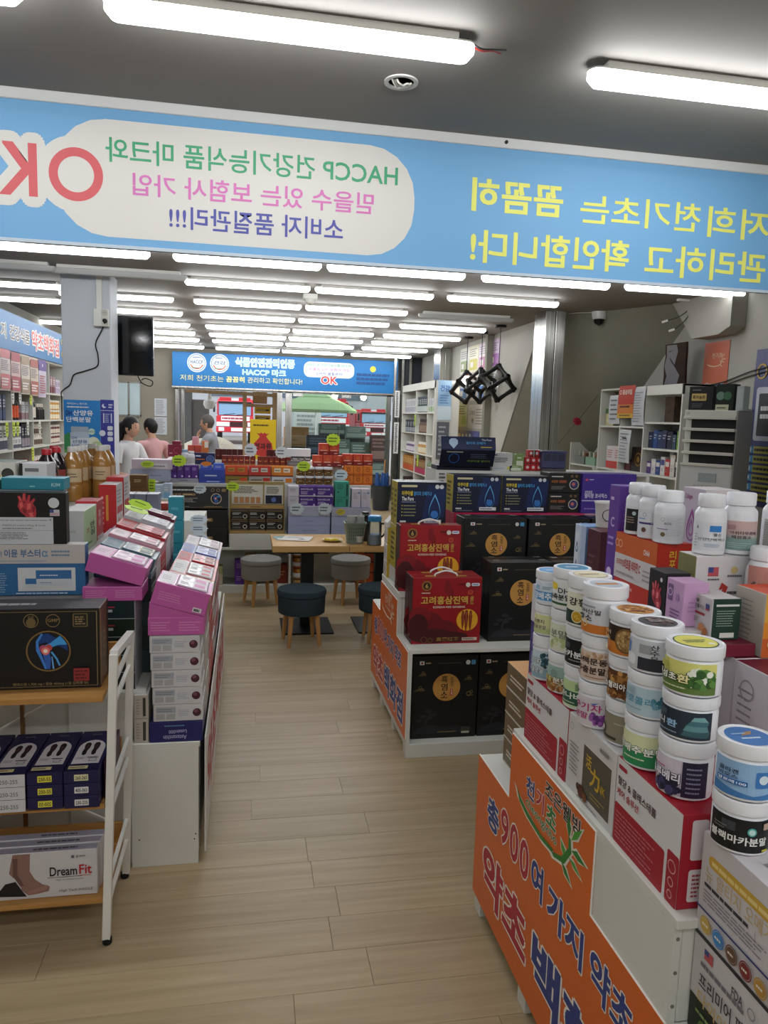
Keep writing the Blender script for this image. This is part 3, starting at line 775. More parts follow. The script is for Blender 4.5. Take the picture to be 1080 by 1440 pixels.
cell(jar_like('jar',.12,.06,'#4a221f','#3a2a28',.92,'#cfc0b2'),'red_jar',span(10.32,10.98,5),[-2.60],S4,'dark lidded jar on the low wall shelving','jar','dark jars on the wall shelving',stack=2,dz=.123)
def price_tag(x,y,z,nrm,col,label,group,w=.09,h=.16):
    g = G();pts = [(-w/2,0),(-w/2,-h*.7),(-w*.3,-h*.95),(0,-h),(w*.3,-h*.95),(w/2,-h*.7),(w/2,0)]
    g.prism(pts,.002,col);o = g.obj('price_tag',loc=(x,y,z),rot=(0,0,{'-y': 0,'x': R(90),'-x': R(-90)}[nrm]));tag(o,label,'price tag',group)
    q = G();p = Pen(q,(-w/2,0,-h),(1,0,0),(0,0,1),(0,-1,0),w,h);p.lines(.15,.25,.7,.6,3,'#5a6a2a',.5);kid(o,q.obj('lettering',o))
for nt,(y_,z_,c) in enumerate(((8.48,S3+.30,'#c8d940'),(8.72,S3+.30,'#cfe04a'),(8.86,S3+.30,'#c8d940'),(9.25,S3+.30,'#d8d8d2'),(9.75,S3+.30,'#d8d8d2'),(8.72,S2+.335,'#d8d4d2'),(8.98,S2+.335,'#d8d4d2'),(9.4,S2+.335,'#cfdc3c'),(9.42,S4+.315,'#cfdc3c'))):
    price_tag(-2.495,y_,z_,'x',c,f'{("yellow" if c[1] == "c" else "white")} price tag on the wall shelving over the {("white footed boxes", "small white boxes, first", "small white boxes, second", "tall dark boxes", "cream bottles", "orange banded bottles, first", "orange banded bottles, second", "slim dark bottles", "dark red boxes")[nt]}','yellow tags on the wall shelves' if c[1] == 'c' else 'white tags on the wall shelves')

# =================================================================== column fittings: outlet,cable,posters,TV
r0 = empty('wall_outlet',(-1.355,7.57,2.575),'white surface wall outlet on the column with a black plug','outlet')
g = G();g.box(-.075,-.045,-.085,-.005,0,.075,M_WHITEMETAL,ch=.004);kid(r0,g.obj('housing',r0))
g = G();g.box(-.005,-.045,-.085,.06,0,.075,mat('#d2d0c6',.4),ch=.004);kid(r0,g.obj('face',r0))
g = G();MM = Matrix.Translation((.026,-.045,.04)) @ Matrix.Rotation(R(90),4,'X')
g.lathe([(.0,.0005),(.022,.0005),(.024,.004),(.028,.004),(.028,0)],mat('#bdbbb2',.4),20,M=MM);kid(r0,g.obj('socket',r0))
g = G()
for dx in (-.009,.009): g.box(.026+dx-.003,-.0475,.037,.026+dx+.003,-.0455,.043,'#222')
kid(r0,g.obj('contact',r0))
g = G();g.lathe([(.0,.05),(.014,.048),(.02,.03),(.022,0)],M_RUBBER,16,M=Matrix.Translation((.03,-.045,-.035)) @ Matrix.Rotation(R(90),4,'X'));kid(r0,g.obj('plug',r0))
g = G();g.box(-.05,-.03,.075,.0,0,.425,M_WHITEMETAL,ch=.003);kid(r0,g.obj('cable_duct',r0))
wire('power_cable',[(-1.325,7.52,2.53),(-1.36,7.555,2.46),(-1.42,7.562,2.33),(-1.40,7.562,2.22),(-1.41,7.562,2.12),(-1.52,7.562,2.07),(-1.62,7.562,2.03),(-1.655,7.562,1.94),(-1.70,7.56,1.90),(-1.735,7.555,1.86),(-1.733,7.56,1.80),(-1.735,7.56,1.6)],.006,M_RUBBER,'black power cable running down the white column')
g = G();g.box(-.165,0,0,.165,.003,.56,mat('#2f86cf',.3));o = g.obj('poster',loc=(-1.555,7.566,1.235));tag(o,'blue poster with a white powder jar on the white column','poster')
q = G();p = Pen(q,(-.165,0,0),(1,0,0),(0,0,1),(0,-1,0),.33,.56)
p.run([('R',0,0,1,.10,'#dfe6e2'),('R',0,.10,1,.05,'#6fb04c'),('P',[(0,.15),(.35,.15),(.3,.35),(.12,.45),(0,.4)],'#3f8f56'),('C',.8,.27,.11,'#e8ecd8',18),('C',.9,.22,.09,'#c7dca0',18),('C',.72,.2,.08,'#f0f2e6',18),
  ('R',.17,.10,.52,.36,'#b9c8da',.03),('R',.17,.19,.52,.17,'#dfe6ef'),('R',.19,.46,.48,.09,'#a9b4c4',.02),('R',.17,.10,.52,.05,'#4f9a5b'),
  ('T','DH',.20,.335,.15,.045,'#3b6ea8',{'bold': .02}),('T','산양유',.22,.265,.42,.06,'#3b6ea8',{'bold': .02}),('T','단백분말',.20,.19,.48,.06,'#3b6ea8',{'bold': .02}),
  ('C',.76,.47,.055,'#cfe6dc',18),('T','HACCP',.66,.455,.2,.03,'#3f8f86',{}),
  ('T','DH',.06,.74,.16,.085,'#1f3f86',{'bold': .03}),('T','산양유',.25,.735,.56,.095,'#eef3f6',{'bold': .03}),('T','단백분말',.07,.625,.68,.09,'#eef3f6',{'bold': .03}),('L',.1,.86,.7,.04,1,'#dfe8f2'),('T','닥터DH x 천기초',.1,.92,.55,.035,'#e6eef6',{})])
kid(o,q.obj('print',o))
g = G();g.box(-.062,0,0,.062,.003,.58,mat('#3f44a0',.3));o = g.obj('poster',loc=(-1.325,7.566,1.225));tag(o,'narrow violet blue poster with a moon on the white column','poster')
q = G();p = Pen(q,(-.062,0,0),(1,0,0),(0,0,1),(0,-1,0),.124,.58)
p.run([('C',.28,.90,.035,'#e6e8f4',16),('C',.38,.915,.03,'#3f44a0',16),('R',.0,.82,1,.008,'#dfe2f2'),('R',.2,.62,.08,.16,'#dfe2f2'),('L',.34,.62,.34,.16,5,'#aab0dc'),('R',.76,.62,.08,.16,'#dfe2f2'),('C',.12,.45,.05,'#dfe2f2',16),('R',.5,.50,.4,.07,'#e2e4f0',.02),('R',.5,.41,.4,.07,'#e2e4f0',.02),('R',.5,.32,.4,.07,'#e2e4f0',.02),('L',.15,.08,.7,.16,5,'#b9bde2'),('L',.6,.86,.36,.08,2,'#dfe2f2')])
kid(o,q.obj('print',o))
r0 = empty('television',(-1.40,8.12,2.07),'black flat television mounted high behind the white column','television')
g = G();g.box(-.44,0,0,.44,.05,.60,mat('#101114',.25),ch=.004);kid(r0,g.obj('case',r0))
g = G();g.box(-.425,-.002,.022,.425,0,.585,mat('#07080a',.06,spec=.6));kid(r0,g.obj('screen',r0))
g = G();g.box(-.06,.05,.22,.06,.09,.40,M_BLACKMETAL);g.tube([(0,.08,.31),(0,.14,.31),(0,.14,.93)],.022,M_BLACKMETAL);kid(r0,g.obj('mount',r0))
wire('television_cable',[(-1.12,8.15,2.068),(-1.08,8.16,2.0),(-1.0,8.18,1.97),(-.98,8.2,2.02),(-1.05,8.2,2.05),(-1.09,8.19,2.03)],.006,M_RUBBER,'black looped cable under the television')
for i,z0 in enumerate((1.26,1.63)):
    leaflet(-1.71,15.585,z0,.24,.35,'-y',[('L',.12,.08,.76,.84,12,'#8f9299',.5)],('upper' if i else 'lower')+' white paper sheet pinned on the grey partition beside the door','notice',None,'#c9ced6')

# =================================================================== PEOPLE
def skin_mesh(verts,edges,sub=2):
    me = bpy.data.meshes.new('tmp');me.from_pydata([v[0] for v in verts],edges,[])
    o = bpy.data.objects.new('tmp',me);COL.objects.link(o)
    sk = o.modifiers.new('s','SKIN');sk.use_smooth_shade = True;sk.branch_smoothing = .6
    for d,v in zip(me.skin_vertices[0].data,verts): d.radius = v[1] if isinstance(v[1],tuple) else (v[1],v[1]);d.use_root = False
    me.skin_vertices[0].data[0].use_root = True
    su = o.modifiers.new('u','SUBSURF');su.levels = sub;su.render_levels = sub
    dg = bpy.context.evaluated_depsgraph_get();ev = o.evaluated_get(dg);m2 = ev.to_mesh()
    vs = [tuple(v.co) for v in m2.vertices];fs = [tuple(p.vertices) for p in m2.polygons]
    ev.to_mesh_clear();bpy.data.objects.remove(o);bpy.data.meshes.remove(me)
    return vs,fs
def chain(spec):
    """spec: list of chains, each [(name or None, pos, radius)...]; first name may refer to an earlier point"""
    V = [];E = [];N = {}
    for ch in spec:
        prev = None
        for nm,pos,rad in ch:
            if pos is None: prev = N[nm];continue
            V.append((pos,rad));i = len(V)-1
            if nm: N[nm] = i
            if prev is not None: E.append((prev,i))
            prev = i
    return V,E
def head_mesh(c,yaw=0,pitch=0,s=1.0):
    """a head facing +x: skull, jaw, brow, nose, lips, ears"""
    M = Matrix.Translation(c) @ Matrix.Rotation(yaw,4,'Z') @ Matrix.Rotation(pitch,4,'Y') @ Matrix.Diagonal((s,s,s,1))
    nu,nv = 26,20;vs = [];fs = []
    for j in range(nv+1):
        ph = math.pi*j/nv;z = math.cos(ph)
        for i in range(nu):
            th = 2*math.pi*i/nu;cx,sy = math.cos(th),math.sin(th);rr = math.sin(ph)
            x,y_,zz = .092*rr*cx,.074*rr*sy,.112*z
            if z < 0:
                k = -z;y_ *= 1-.35*k;x = x*(1-.22*k)+.028*k*(1 if cx > 0 else .25)*rr
            front = max(0,cx)**6*rr
            x += front*(.020*math.exp(-((z+.12)/.10)**2)*math.exp(-(sy/.16)**2)*1.5 + .006*math.exp(-((z+.52)/.08)**2) + .007*math.exp(-((z-.22)/.10)**2) - .006*math.exp(-((z-.05)/.08)**2)*(1-math.exp(-(sy/.14)**2)) + .008*math.exp(-((z+.82)/.12)**2))
            vs.append((x,y_,zz))
    for j in range(nv):
        for i in range(nu):
            k = (i+1) % nu;fs.append((j*nu+i,(j+1)*nu+i,(j+1)*nu+k,j*nu+k))
    return [tuple(M @ Vector(v)) for v in vs],fs,M
def hand_spec(w,d,up,s=1.0):
    """palm and five unequal fingers as chains from wrist w, pointing along d; up = back of the hand"""
    w = Vector(w);d = Vector(d).normalized();up = Vector(up).normalized();sd = d.cross(up).normalized();out = []
    for k,L in enumerate((.068,.076,.072,.056)):
        o = sd*((k-1.5)*.019*s);b = w+d*.075*s+o
        out.append([(w+d*.02*s+o*.6,.013*s),(b,.0105*s),(b+d*L*.45*s-up*.008*s,.0092*s),(b+d*L*.8*s-up*.024*s,.0085*s),(b+d*L*s-up*.036*s,.007*s)])
    t = w+d*.03*s-sd*.026*s
    out.append([(w+d*.012*s-sd*.012*s,.014*s),(t,.012*s),(t+d*.03*s-sd*.018*s-up*.008*s,.0105*s),(t+d*.055*s-sd*.022*s-up*.02*s,.008*s)])
    return out
def person(loc,rz,label,H,pts,cloth,hair,head_yaw=0,head_pitch=0,trousers='#2b2d33',sleeve=.55,hairlen=0,group=None,skin=M_SKIN,collar=False,bun=False):
    """pts: elbows, wrists as world-like local positions (x forward, y to the figure's own side)"""
    root = empty('person',loc,label,'person',group,rz)
    k = H/1.70
    def S(p): return (p[0]*k,p[1]*k,p[2]*k)
    lean = pts.get('lean',0)
    sh = 1.40;chest = (lean*.6,0,1.24);nb = (lean*.95,0,1.43);nt = (lean*1.05+.012,0,1.50)
    spec = [[('pel',(0,0,.93),(.115,.145)),('wai',(lean*.25,0,1.06),(.095,.125)),('che',chest,(.105,.15)),('ucs',(lean*.85,0,1.36),(.085,.12)),('nb',nb,.055),('nt',nt,.05),(None,(nt[0]+.01,0,1.56),.05)]]
    for sd,nm in ((1,'a'),(-1,'b')):
        spec.append([('pel',None,None),('h'+nm,(0,sd*.09,.86),(.085,.085)),(None,(.01,sd*.095,.5),.058),(None,(-.005,sd*.095,.28),.052),(None,(-.015,sd*.095,.08),.036),(None,(.05,sd*.10,.035),.034),(None,(.14,sd*.105,.022),.024)])
        e,w = pts['elbow'+nm],pts['wrist'+nm]
        shp = (lean*.9,sd*.175,sh-.01)
        spec.append([('ucs',None,None),('s'+nm,shp,.055),(None,((shp[0]+e[0])/2,(shp[1]+e[1])/2,(shp[2]+e[2])/2),.044),('e'+nm,e,.038),(None,((e[0]+w[0])/2,(e[1]+w[1])/2,(e[2]+w[2])/2),.034),('w'+nm,w,.025),('k'+nm,tuple(Vector(w)+(Vector(w)-Vector(e)).normalized()*.045),.032)])
    V,E = chain([[(n,S(p) if p is not None else None,(tuple(q*k for q in r_) if isinstance(r_,tuple) else (r_*k if r_ else r_))) for n,p,r_ in c] for c in spec])
    vs,fs = skin_mesh(V,E,3)
    g = G();g.add(vs,fs,skin,True)
    hv,hf,HM = head_mesh(S((nt[0]+.03,0,1.605)),head_yaw,head_pitch,k*1.02)
    g.add(hv,hf,skin,True)
    for nm in 'ab':
        e,w = Vector(pts['elbow'+nm]),Vector(pts['wrist'+nm])
        for fin in hand_spec(S(w),(w-e) if not pts.get('hand'+nm) else pts['hand'+nm],pts.get('up'+nm,(0,0,1)),k):
            fv,ff = skin_mesh(fin,[(i,i+1) for i in range(len(fin)-1)],1);g.add(fv,ff,skin,True)
    for sd in (1,-1):   # ears
        g.lathe([(0,-.006),(.018,-.004),(.024,.003),(.016,.006),(0,.004)],skin,12,M=HM @ Matrix.Translation((-.005,sd*.073,-.01)) @ Matrix.Rotation(R(-90*sd),4,'X') @ Matrix.Diagonal((.75,1.25,1,1)))
    kid(root,g.obj('body',root,sharp=80))
    g = G()
    for sd in (1,-1):
        E_ = HM @ Matrix.Translation((.076,sd*.030,.010))
        g.lathe([(0,-.006),(.008,-.003),(.010,0),(.008,.003),(0,.006)],'#1a1413',10,M=E_);g.bar(E_ @ Vector((.001,-.010,.022)),E_ @ Vector((.001,.010,.024)),.006,.005,hair)
    g.bar(HM @ Vector((.087,-.012,-.060)),HM @ Vector((.087,.012,-.060)),.006,.006,mat('#a8625a',.5))
    kid(root,g.obj('face',root))
    # shirt and trousers follow the body
    bv,bf = [Vector(v) for v in vs],fs;nr = [Vector() for _ in bv]
    for f in bf:
        q = (bv[f[1]]-bv[f[0]]).cross(bv[f[2]]-bv[f[0]])
        for i in f: nr[i] += q
    arms = [(Vector(S((lean*.9,sd*.175,sh-.01))),Vector(S(pts['elbow'+nm])),Vector(S(pts['wrist'+nm]))) for sd,nm in ((1,'a'),(-1,'b'))]
    def seg(p,a,b): t = max(0,min(1,(p-a).dot(b-a)/(b-a).length_squared));return t,(p-a.lerp(b,t)).length
    def where(p):
        """('arm', how far down from the shoulder) or ('trunk', 0)"""
        for a,b,c in arms:
            t1,d1 = seg(p,a,b);t2,d2 = seg(p,b,c)
            if d2 < .07*k and (t2 > .02): return 1+t2
            if d1 < .075*k and t1 > .05: return t1
            if (p-c).length < .09*k: return 2
        return 0
    def cover(test,inflate,m,nm_):
        g = G();use = [f for f in bf if test(sum((bv[i] for i in f),Vector())/len(f))]
        g.add([tuple(v+n_.normalized()*inflate*k) for v,n_ in zip(bv,nr)],use,m,True);kid(root,g.obj(nm_,root,sharp=80))
    cover(lambda p: p.z > .86*k and p.z < 1.455*k and where(p) < sleeve,.016,cloth,'shirt')
    cover(lambda p: .05*k < p.z < .93*k and where(p) == 0,.013,mat(trousers,.9),'trousers')
    if collar:
        g = G();g.lathe([(.074*k,0),(.066*k,.045*k),(.060*k,.043*k)],cloth,20,M=Matrix.Translation(S((nb[0],0,1.425))));kid(root,g.obj('collar',root))
    g = G()
    for sd in (1,-1): g.box(S((-.07,0,0))[0],S((0,sd*.10-.045,0))[1],0,S((.17,0,0))[0],S((0,sd*.10+.045,0))[1],.05*k,mat('#2a2522',.6),ch=.012)
    kid(root,g.obj('shoes',root))
    # hair cap
    hv,hf,HM2 = head_mesh((0,0,0),0,0,1.0)
    g = G();inv = []
    keep = []
    for f in hf:
        c = sum((Vector(hv[i]) for i in f),Vector())/4
        lim = .028 if c.x > .045 else (-.03 if c.x > -.01 else -.085)
        if c.z > lim+ (.028 if c.x > .06 else 0): keep.append(f)
    vs = [tuple(HM @ (Vector(v)*1.10+Vector((-.008,0,.008)))) for v in hv]
    g.add(vs,keep,hair,True)
    if hairlen:
        pts_ = [HM @ Vector((-.06,0,.03)),HM @ Vector((-.105,0,-.03)),HM @ Vector((-.115,0,-.10)),HM @ Vector((-.10,0,-.10-hairlen))]
        g.tube(smooth_path(pts_,5),[.05+.016*math.sin(i*.3) for i in range(16)],hair,10)
    if bun: g.lathe([(0,-.04),(.035,-.025),(.045,0),(.035,.025),(0,.04)],hair,14,M=HM @ Matrix.Translation((-.10,0,.05)))
    kid(root,g.obj('hair',root,sharp=80))
    return root
person((-1.30,7.92+.55,0),R(-28),'woman in a white T-shirt with dark tied hair reaching over a carton',1.62,
       {'elbowa': (.16,.22,1.10),'wrista': (.40,.14,1.00),'elbowb': (.06,-.25,1.10),'wristb': (.34,-.20,1.02),'lean': .03},mat('#d6d6d8',.9),M_HAIRB,R(6),R(6),sleeve=.62,hairlen=.12)
person((-1.12,9.55,0),R(120),'person in a pink polo shirt with black hair seen from behind',1.60,
       {'elbowa': (.10,.27,1.12),'wrista': (.30,.20,1.0),'elbowb': (.10,-.27,1.12),'wristb': (.30,-.18,1.02),'lean': .08},mat('#cf9fa0',.9),M_HAIRB,R(20),R(22),sleeve=.60,collar=True)
person((-.50,11.3,0),R(170),'grey-haired man in a grey shirt with a hand raised to his chin',1.66,
       {'elbowa': (.16,.22,1.14),'wrista': (.22,.06,1.36),'handa': (-.05,-.1,.5),'upa': (1,0,0),'elbowb': (.0,-.27,1.10),'wristb': (.14,-.25,.90),'lean': .04},mat('#8b8d94',.9),M_HAIRG,R(0),R(4),sleeve=.65,collar=True)

# =================================================================== OUTSIDE the doors
g = G();g.box(-30,15.75,-.12,40,75,-.02,M_ASPHALT);structure('street',g)
g = G();g.box(-30,-40,-.12,40,-2.3,-.02,M_ASPHALT);structure('street_front',g)
g = G();g.box(-14,15.72,3.3,14,19.8,3.4,M_DARKWALL);structure('awning_roof',g)
g = G();g.box(-14,21.93,3.28,14,22.07,3.42,M_DARKWALL);g.box(-14,21.95,-.02,-13.9,22.05,3.28,M_DARKWALL);g.box(13.9,21.95,-.02,14,22.05,3.28,M_DARKWALL);structure('trim_awning_beam',g)
g = G();g.box(-3.1,24.5,0,-1.75,25,6.0,M_DARKWALL);g.box(-3.1,24.3,2.75,4.2,25,6.0,M_DARKWALL);structure('wall_market',g)
g = G();g.box(-1.75,24.6,0,-1.2,24.66,2.15,mat('#57504b',.7));g.box(-1.70,24.58,.1,-1.25,24.6,2.1,mat('#4a4440',.7));structure('door_2',g)
g = G();g.box(-30,62,0,40,62.5,14,node_mat('far_facade',plaster_builder('#9a9c9f','#b5b6b8',.3,.9)))
fac = structure('wall_across_the_street',g)
for i in range(9):
    for j in range(3):
        g = G();g.box(-18+5*i,61.9,3.2+3.4*j,-15.2+5*i,62.05,5.0+3.4*j,mat('#4f5b66',.2));g.obj('window_pane',fac)
def fire_truck(x,y,z,W,label):
    root = empty('fire_truck',(x,y,z),label,'truck','fire trucks across the street');h = W*1.03
    red = mat('#c02a35',.35);blk = mat('#17181a',.4)
    def part(nm,fn,*a):
        g = G();fn(g);kid(root,g.obj(nm,root));return root
    part('cab',lambda g: (g.box(-W/2,0,.28*h,W/2,2.2,.60*h,red,ch=.05),g.box(-W/2*.97,.12,.60*h,W/2*.97,2.2,h,red,ch=.08)))
    part('body',lambda g: g.box(-W/2,2.3,.3*h,W/2,7.0,1.06*h,red,ch=.05))
    part('windshield',lambda g: g.box(-W/2*.86,.09,.615*h,W/2*.86,.14,.915*h,mat('#86a6c2',.08,spec=.7)))
    part('visor',lambda g: g.box(-W/2*.9,.05,.915*h,W/2*.9,.2,.975*h,blk))
    part('light_bar',lambda g: (g.box(-W*.42,.3,1.0*h,-W*.1,.6,1.085*h,'#b5232c',ch=.02),g.box(W*.1,.3,1.0*h,W*.42,.6,1.085*h,'#b5232c',ch=.02),g.box(-W*.1,.3,1.0*h,W*.1,.6,1.06*h,'#d8d8da')))
    part('banner',lambda g: g.box(-W*.37,-.03,.47*h,W*.40,.0,.585*h,'#e2e3e4'))
    def wr(g): p = Pen(g,(-W*.34,-.032,.49*h),(1,0,0),(0,0,1),(0,-1,0),W*.7,.075*h);p.step = .004;p.lines(0,.15,1,.7,1,'#a33a4a',.9)
    part('lettering',wr)
    part('bumper',lambda g: (g.box(-W/2,-.12,.16*h,W/2,.2,.30*h,red,ch=.03),g.box(-W/2*.98,-.10,.315*h,-W*.14,.02,.43*h,'#d8d8d8',ch=.01),g.box(W*.34,-.10,.315*h,W/2*.98,.02,.43*h,'#d8d8d8',ch=.01)))
    part('grille',lambda g: [g.box(-W*.13,-.04,.31*h+.035*h*i,W*.33,.02,.335*h+.035*h*i,blk) for i in range(4)])
    part('number_plate',lambda g: g.box(-W*.1,-.15,.19*h,W*.26,-.12,.28*h,'#dfe0de'))
    for s in (-1,1):
        part('headlight',lambda g: g.box(s*W*.36-.16,-.14,.19*h,s*W*.36+.16,-.10,.29*h,'#e9e8e0',ch=.02))
        part('mirror',lambda g: (g.bar((s*W*.5,.3,.93*h),(s*W*.56,0,.9*h),.03,.03,blk),g.box(s*W*.555-.06,-.05,.68*h,s*W*.555+.06,.05,.9*h,blk,ch=.02)))
        part('wheel',lambda g: g.lathe([(.25,-.14),(.48,-.14),(.5,-.1),(.5,.1),(.48,.14),(.25,.14)],blk,24,M=Matrix.Translation((s*W*.42,1.2,.5-.3)) @ Matrix.Rotation(R(90),4,'Y')))
    part('wiper',lambda g: (g.bar((-W*.3,.05,.62*h),(0,.05,.66*h),.02,.03,blk),g.bar((W*.05,.05,.62*h),(W*.33,.05,.66*h),.02,.03,blk)))
    return root
fire_truck(-.72,45,.32,2.15,'red fire truck seen through the open doorway')
fire_truck(4.95,45,.30,2.3,'red fire truck seen through the glass under the green parasol')
fire_truck(8.3,49,.25,1.9,'red fire truck half hidden at the edge of the glass door')
# cloth covered heap
g = G();n = 22;vs = [];fs = [];rr = random.Random(5)
for j in range(n+1):
    for i in range(n+1):
        u,v = i/n,j/n
        hgt = 1.12*(math.sin(math.pi*min(1,u*1.0))**.55)*(math.sin(math.pi*(.15+.7*v))**.5) - .42*max(0,u-.35) + .05*math.sin(9*u+3*v)+.04*math.sin(17*v+5*u)
        vs.append((-2.2+2.5*u,20.6+1.9*v,max(.02,hgt)))
for j in range(n):
    for i in range(n): a = j*(n+1)+i;fs.append((a,a+1,a+n+2,a+n+1))
g.add(vs,fs,M_TARP,True);tag(g.obj('tarp',sharp=80),'beige tarpaulin draped over a heap outside the doorway','tarpaulin')
# timber frame and crate shelf
r0 = empty('timber_frame',(0,17.2,0),'raw timber frame standing outside the doorway','frame')
for nm,a,b in (('post',(-.06,0,0),(-.06,0,2.4)),('post',(.62,0,0),(.62,0,2.4)),('beam',(-1.35,0,2.20),(.62,0,2.16)),('brace',(.62,.5,0),(.62,.5,2.4)),('rear_post',(-.06,.5,0),(-.06,.5,2.4)),('rail',(-.06,.5,1.93),(.62,.5,1.93))):
    g = G();g.bar(a,b,.09,.07,M_RAWWOOD);kid(r0,g.obj(nm,r0))
for i,(z,c) in enumerate(((1.25,'#c9a72c'),(1.45,'#d0ac2e'),(1.65,'#b98d2c'),(1.85,'#caa42a'))):
    o = carton('yellow_crate',f'yellow crate behind the timber frame outside, {ORD[i]} of the pile from below','crate',.18,.55,18.2,18.6,z-.1,z+.06,c,{'front': [('R',.1,.35,.8,.3,'#3a3222'),('L',.15,.4,.7,.2,1,'#d8c27a')]},'yellow crates outside')
carton('crate_rack','dark rack under the yellow crates outside','rack',.12,.60,18.15,18.7,0,1.15,'#3a342e')
carton('cardboard_box','brown cardboard box leaning over the timber frame outside','box',.12,.45,17.62,17.80,1.977,2.25,M_KRAFT)
for i in range(3): carton('cardboard_box',f'brown cardboard box beside the steel door post outside, {ORD[i]} of its stack from the ground','box',.98,1.62,20,20.6,.48*i,.48*i+.47,M_KRAFT,{'front': [('R',0,.46,1,.08,'#b99a6e'),('L',.2,.2,.4,.12,1,'#6e5438')]},'cardboard boxes outside')
r0 = empty('hanging_bulb',(-.95,19.5,2.2),'white hanging bulb lamp outside the doorway','lamp')
g = G();g.lathe([(.0,-.38),(.10,-.36),(.15,-.26),(.14,-.17),(.06,-.12),(.05,-.05),(.045,0)],mat('#ded9cf',.3),18);kid(r0,g.obj('bulb',r0))
g = G();g.tube([(0,0,0),(0,0,1.1)],.012,M_BLACKMETAL);kid(r0,g.obj('cord',r0))
# parasol
r0 = empty('parasol',(1.98,22,0),'pale green two-tier parasol outside behind the glass','parasol')
gm = node_mat('parasol_cloth',fabric_builder('#8fa57c','#a3b88f',60))
for nm,z0,z1,ra,rb in (('canopy',1.92,2.32,1.22,.40),('top_canopy',2.30,2.46,.52,.03)):
    g = G();g.lathe([(ra,z0),(ra*.66+rb*.34,z0+(z1-z0)*.45),(rb,z1)],gm,8,smooth=False);g.lathe([(ra,z0),(ra*.99,z0-.07)],gm,8,smooth=False);kid(r0,g.obj(nm,r0))
g = G();g.tube([(0,0,0),(0,0,2.42)],.025,M_STEEL);kid(r0,g.obj('pole',r0))
for i in range(8):
    a = 2*math.pi*i/8;g = G();g.bar((0,0,2.24),(1.18*math.cos(a),1.18*math.sin(a),1.925),.015,.015,M_STEEL);kid(r0,g.obj('rib',r0))
g = G();g.lathe([(.0,0),(.25,0),(.25,.07),(.05,.1),(0,.1)][::-1],'#3a3a3a',20);kid(r0,g.obj('base',r0))
for i,p_ in enumerate(((2.53,22.0,2.34),(3.38,22.0,2.33))):
    r0 = empty('bulb_lamp',p_,('glowing bulb beside the parasol top seen through the glass','glowing bulb over the third fire truck seen through the glass')[i],'lamp','bulbs outside')
    g = G();g.lathe([(0,-.09),(.06,-.07),(.085,0),(.06,.07),(.03,.1)],node_mat('bulb_glow',lamp_builder(14,'#fff2d8')),16);kid(r0,g.obj('bulb',r0))
    g = G();g.tube([(0,0,.1),(0,0,.97)],.015,M_BLACKMETAL);kid(r0,g.obj('cord',r0))
g = G();g.box(1.45,23.7,0,2.3,23.8,2.05,mat('#d4d3cf',.7));o = g.obj('notice_board');tag(o,'white board standing under the parasol outside','board')
q = G();p = Pen(q,(1.45,23.7,0),(1,0,0),(0,0,1),(0,-1,0),.85,2.0);p.step = .003;p.lines(.1,.5,.8,.4,6,'#9a9a9c');kid(o,q.obj('print',o))
# solid cartons standing in for reflections of the display in the right-hand glass
reflected_display = [(1.330,1.931,0.846,1.300,'#20273f','#5d6a8a'),(1.322,2.057,0.391,0.831,'#262a2e','#4b545c'),(1.994,2.361,0.845,1.209,'#74857c','#cfd8d2'),(2.415,2.876,0.673,1.145,'#7c8f88','#dfe6e0'),
  (1.678,2.317,1.313,1.563,'#5c6a64','#a9b4ad'),(2.073,2.669,0.402,0.846,'#4a5248','#a7a06a'),(2.688,3.225,0.412,0.693,'#8b958c','#cdd4cc'),(2.866,3.293,0.708,1.329,'#6d4a48','#b98c84'),
  (2.349,2.845,1.225,1.512,'#8a9a92','#c8d2ca'),(0.754,1.300,0.833,1.027,'#1d2026','#4a4f5c'),(2.848,3.286,0.048,0.397,'#5a4a4a','#8f7f7c'),(1.984,2.815,0.006,0.386,'#565e5a','#8a948e')]
words_ = ['navy','charcoal','small sage','tall sage','flat green','olive','pale green','rust brown','mint grey','black','mauve','dark green']
for (x0,x1,z0,z1,c,a),wd in zip(reflected_display,words_):
    yy = {'small sage': 17.25,'tall sage': 17.5,'flat green': 17.75,'rust brown': 17.35,'mint grey': 18.0}.get(wd,17.0)
    carton('reflection_carton',f'{wd} carton built for a reflection in the closed glass door','box',x0,x1,yy,yy+.22,z0,z1,c,{'front': [('R',.05,.1,.9,.3,a),('L',.1,.5,.8,.4,3,a)]},'cartons built for reflections in the glass')
    if yy > 17 or z0 < .395 or wd in ('black','charcoal'): carton('reflection_block',f'dark block under the {wd} carton of the glass reflection','block',x0+.01,x1-.01,yy+.01,yy+.21,0,z0-.0005,'#2c2d2e',None,'dark blocks under the reflection cartons')

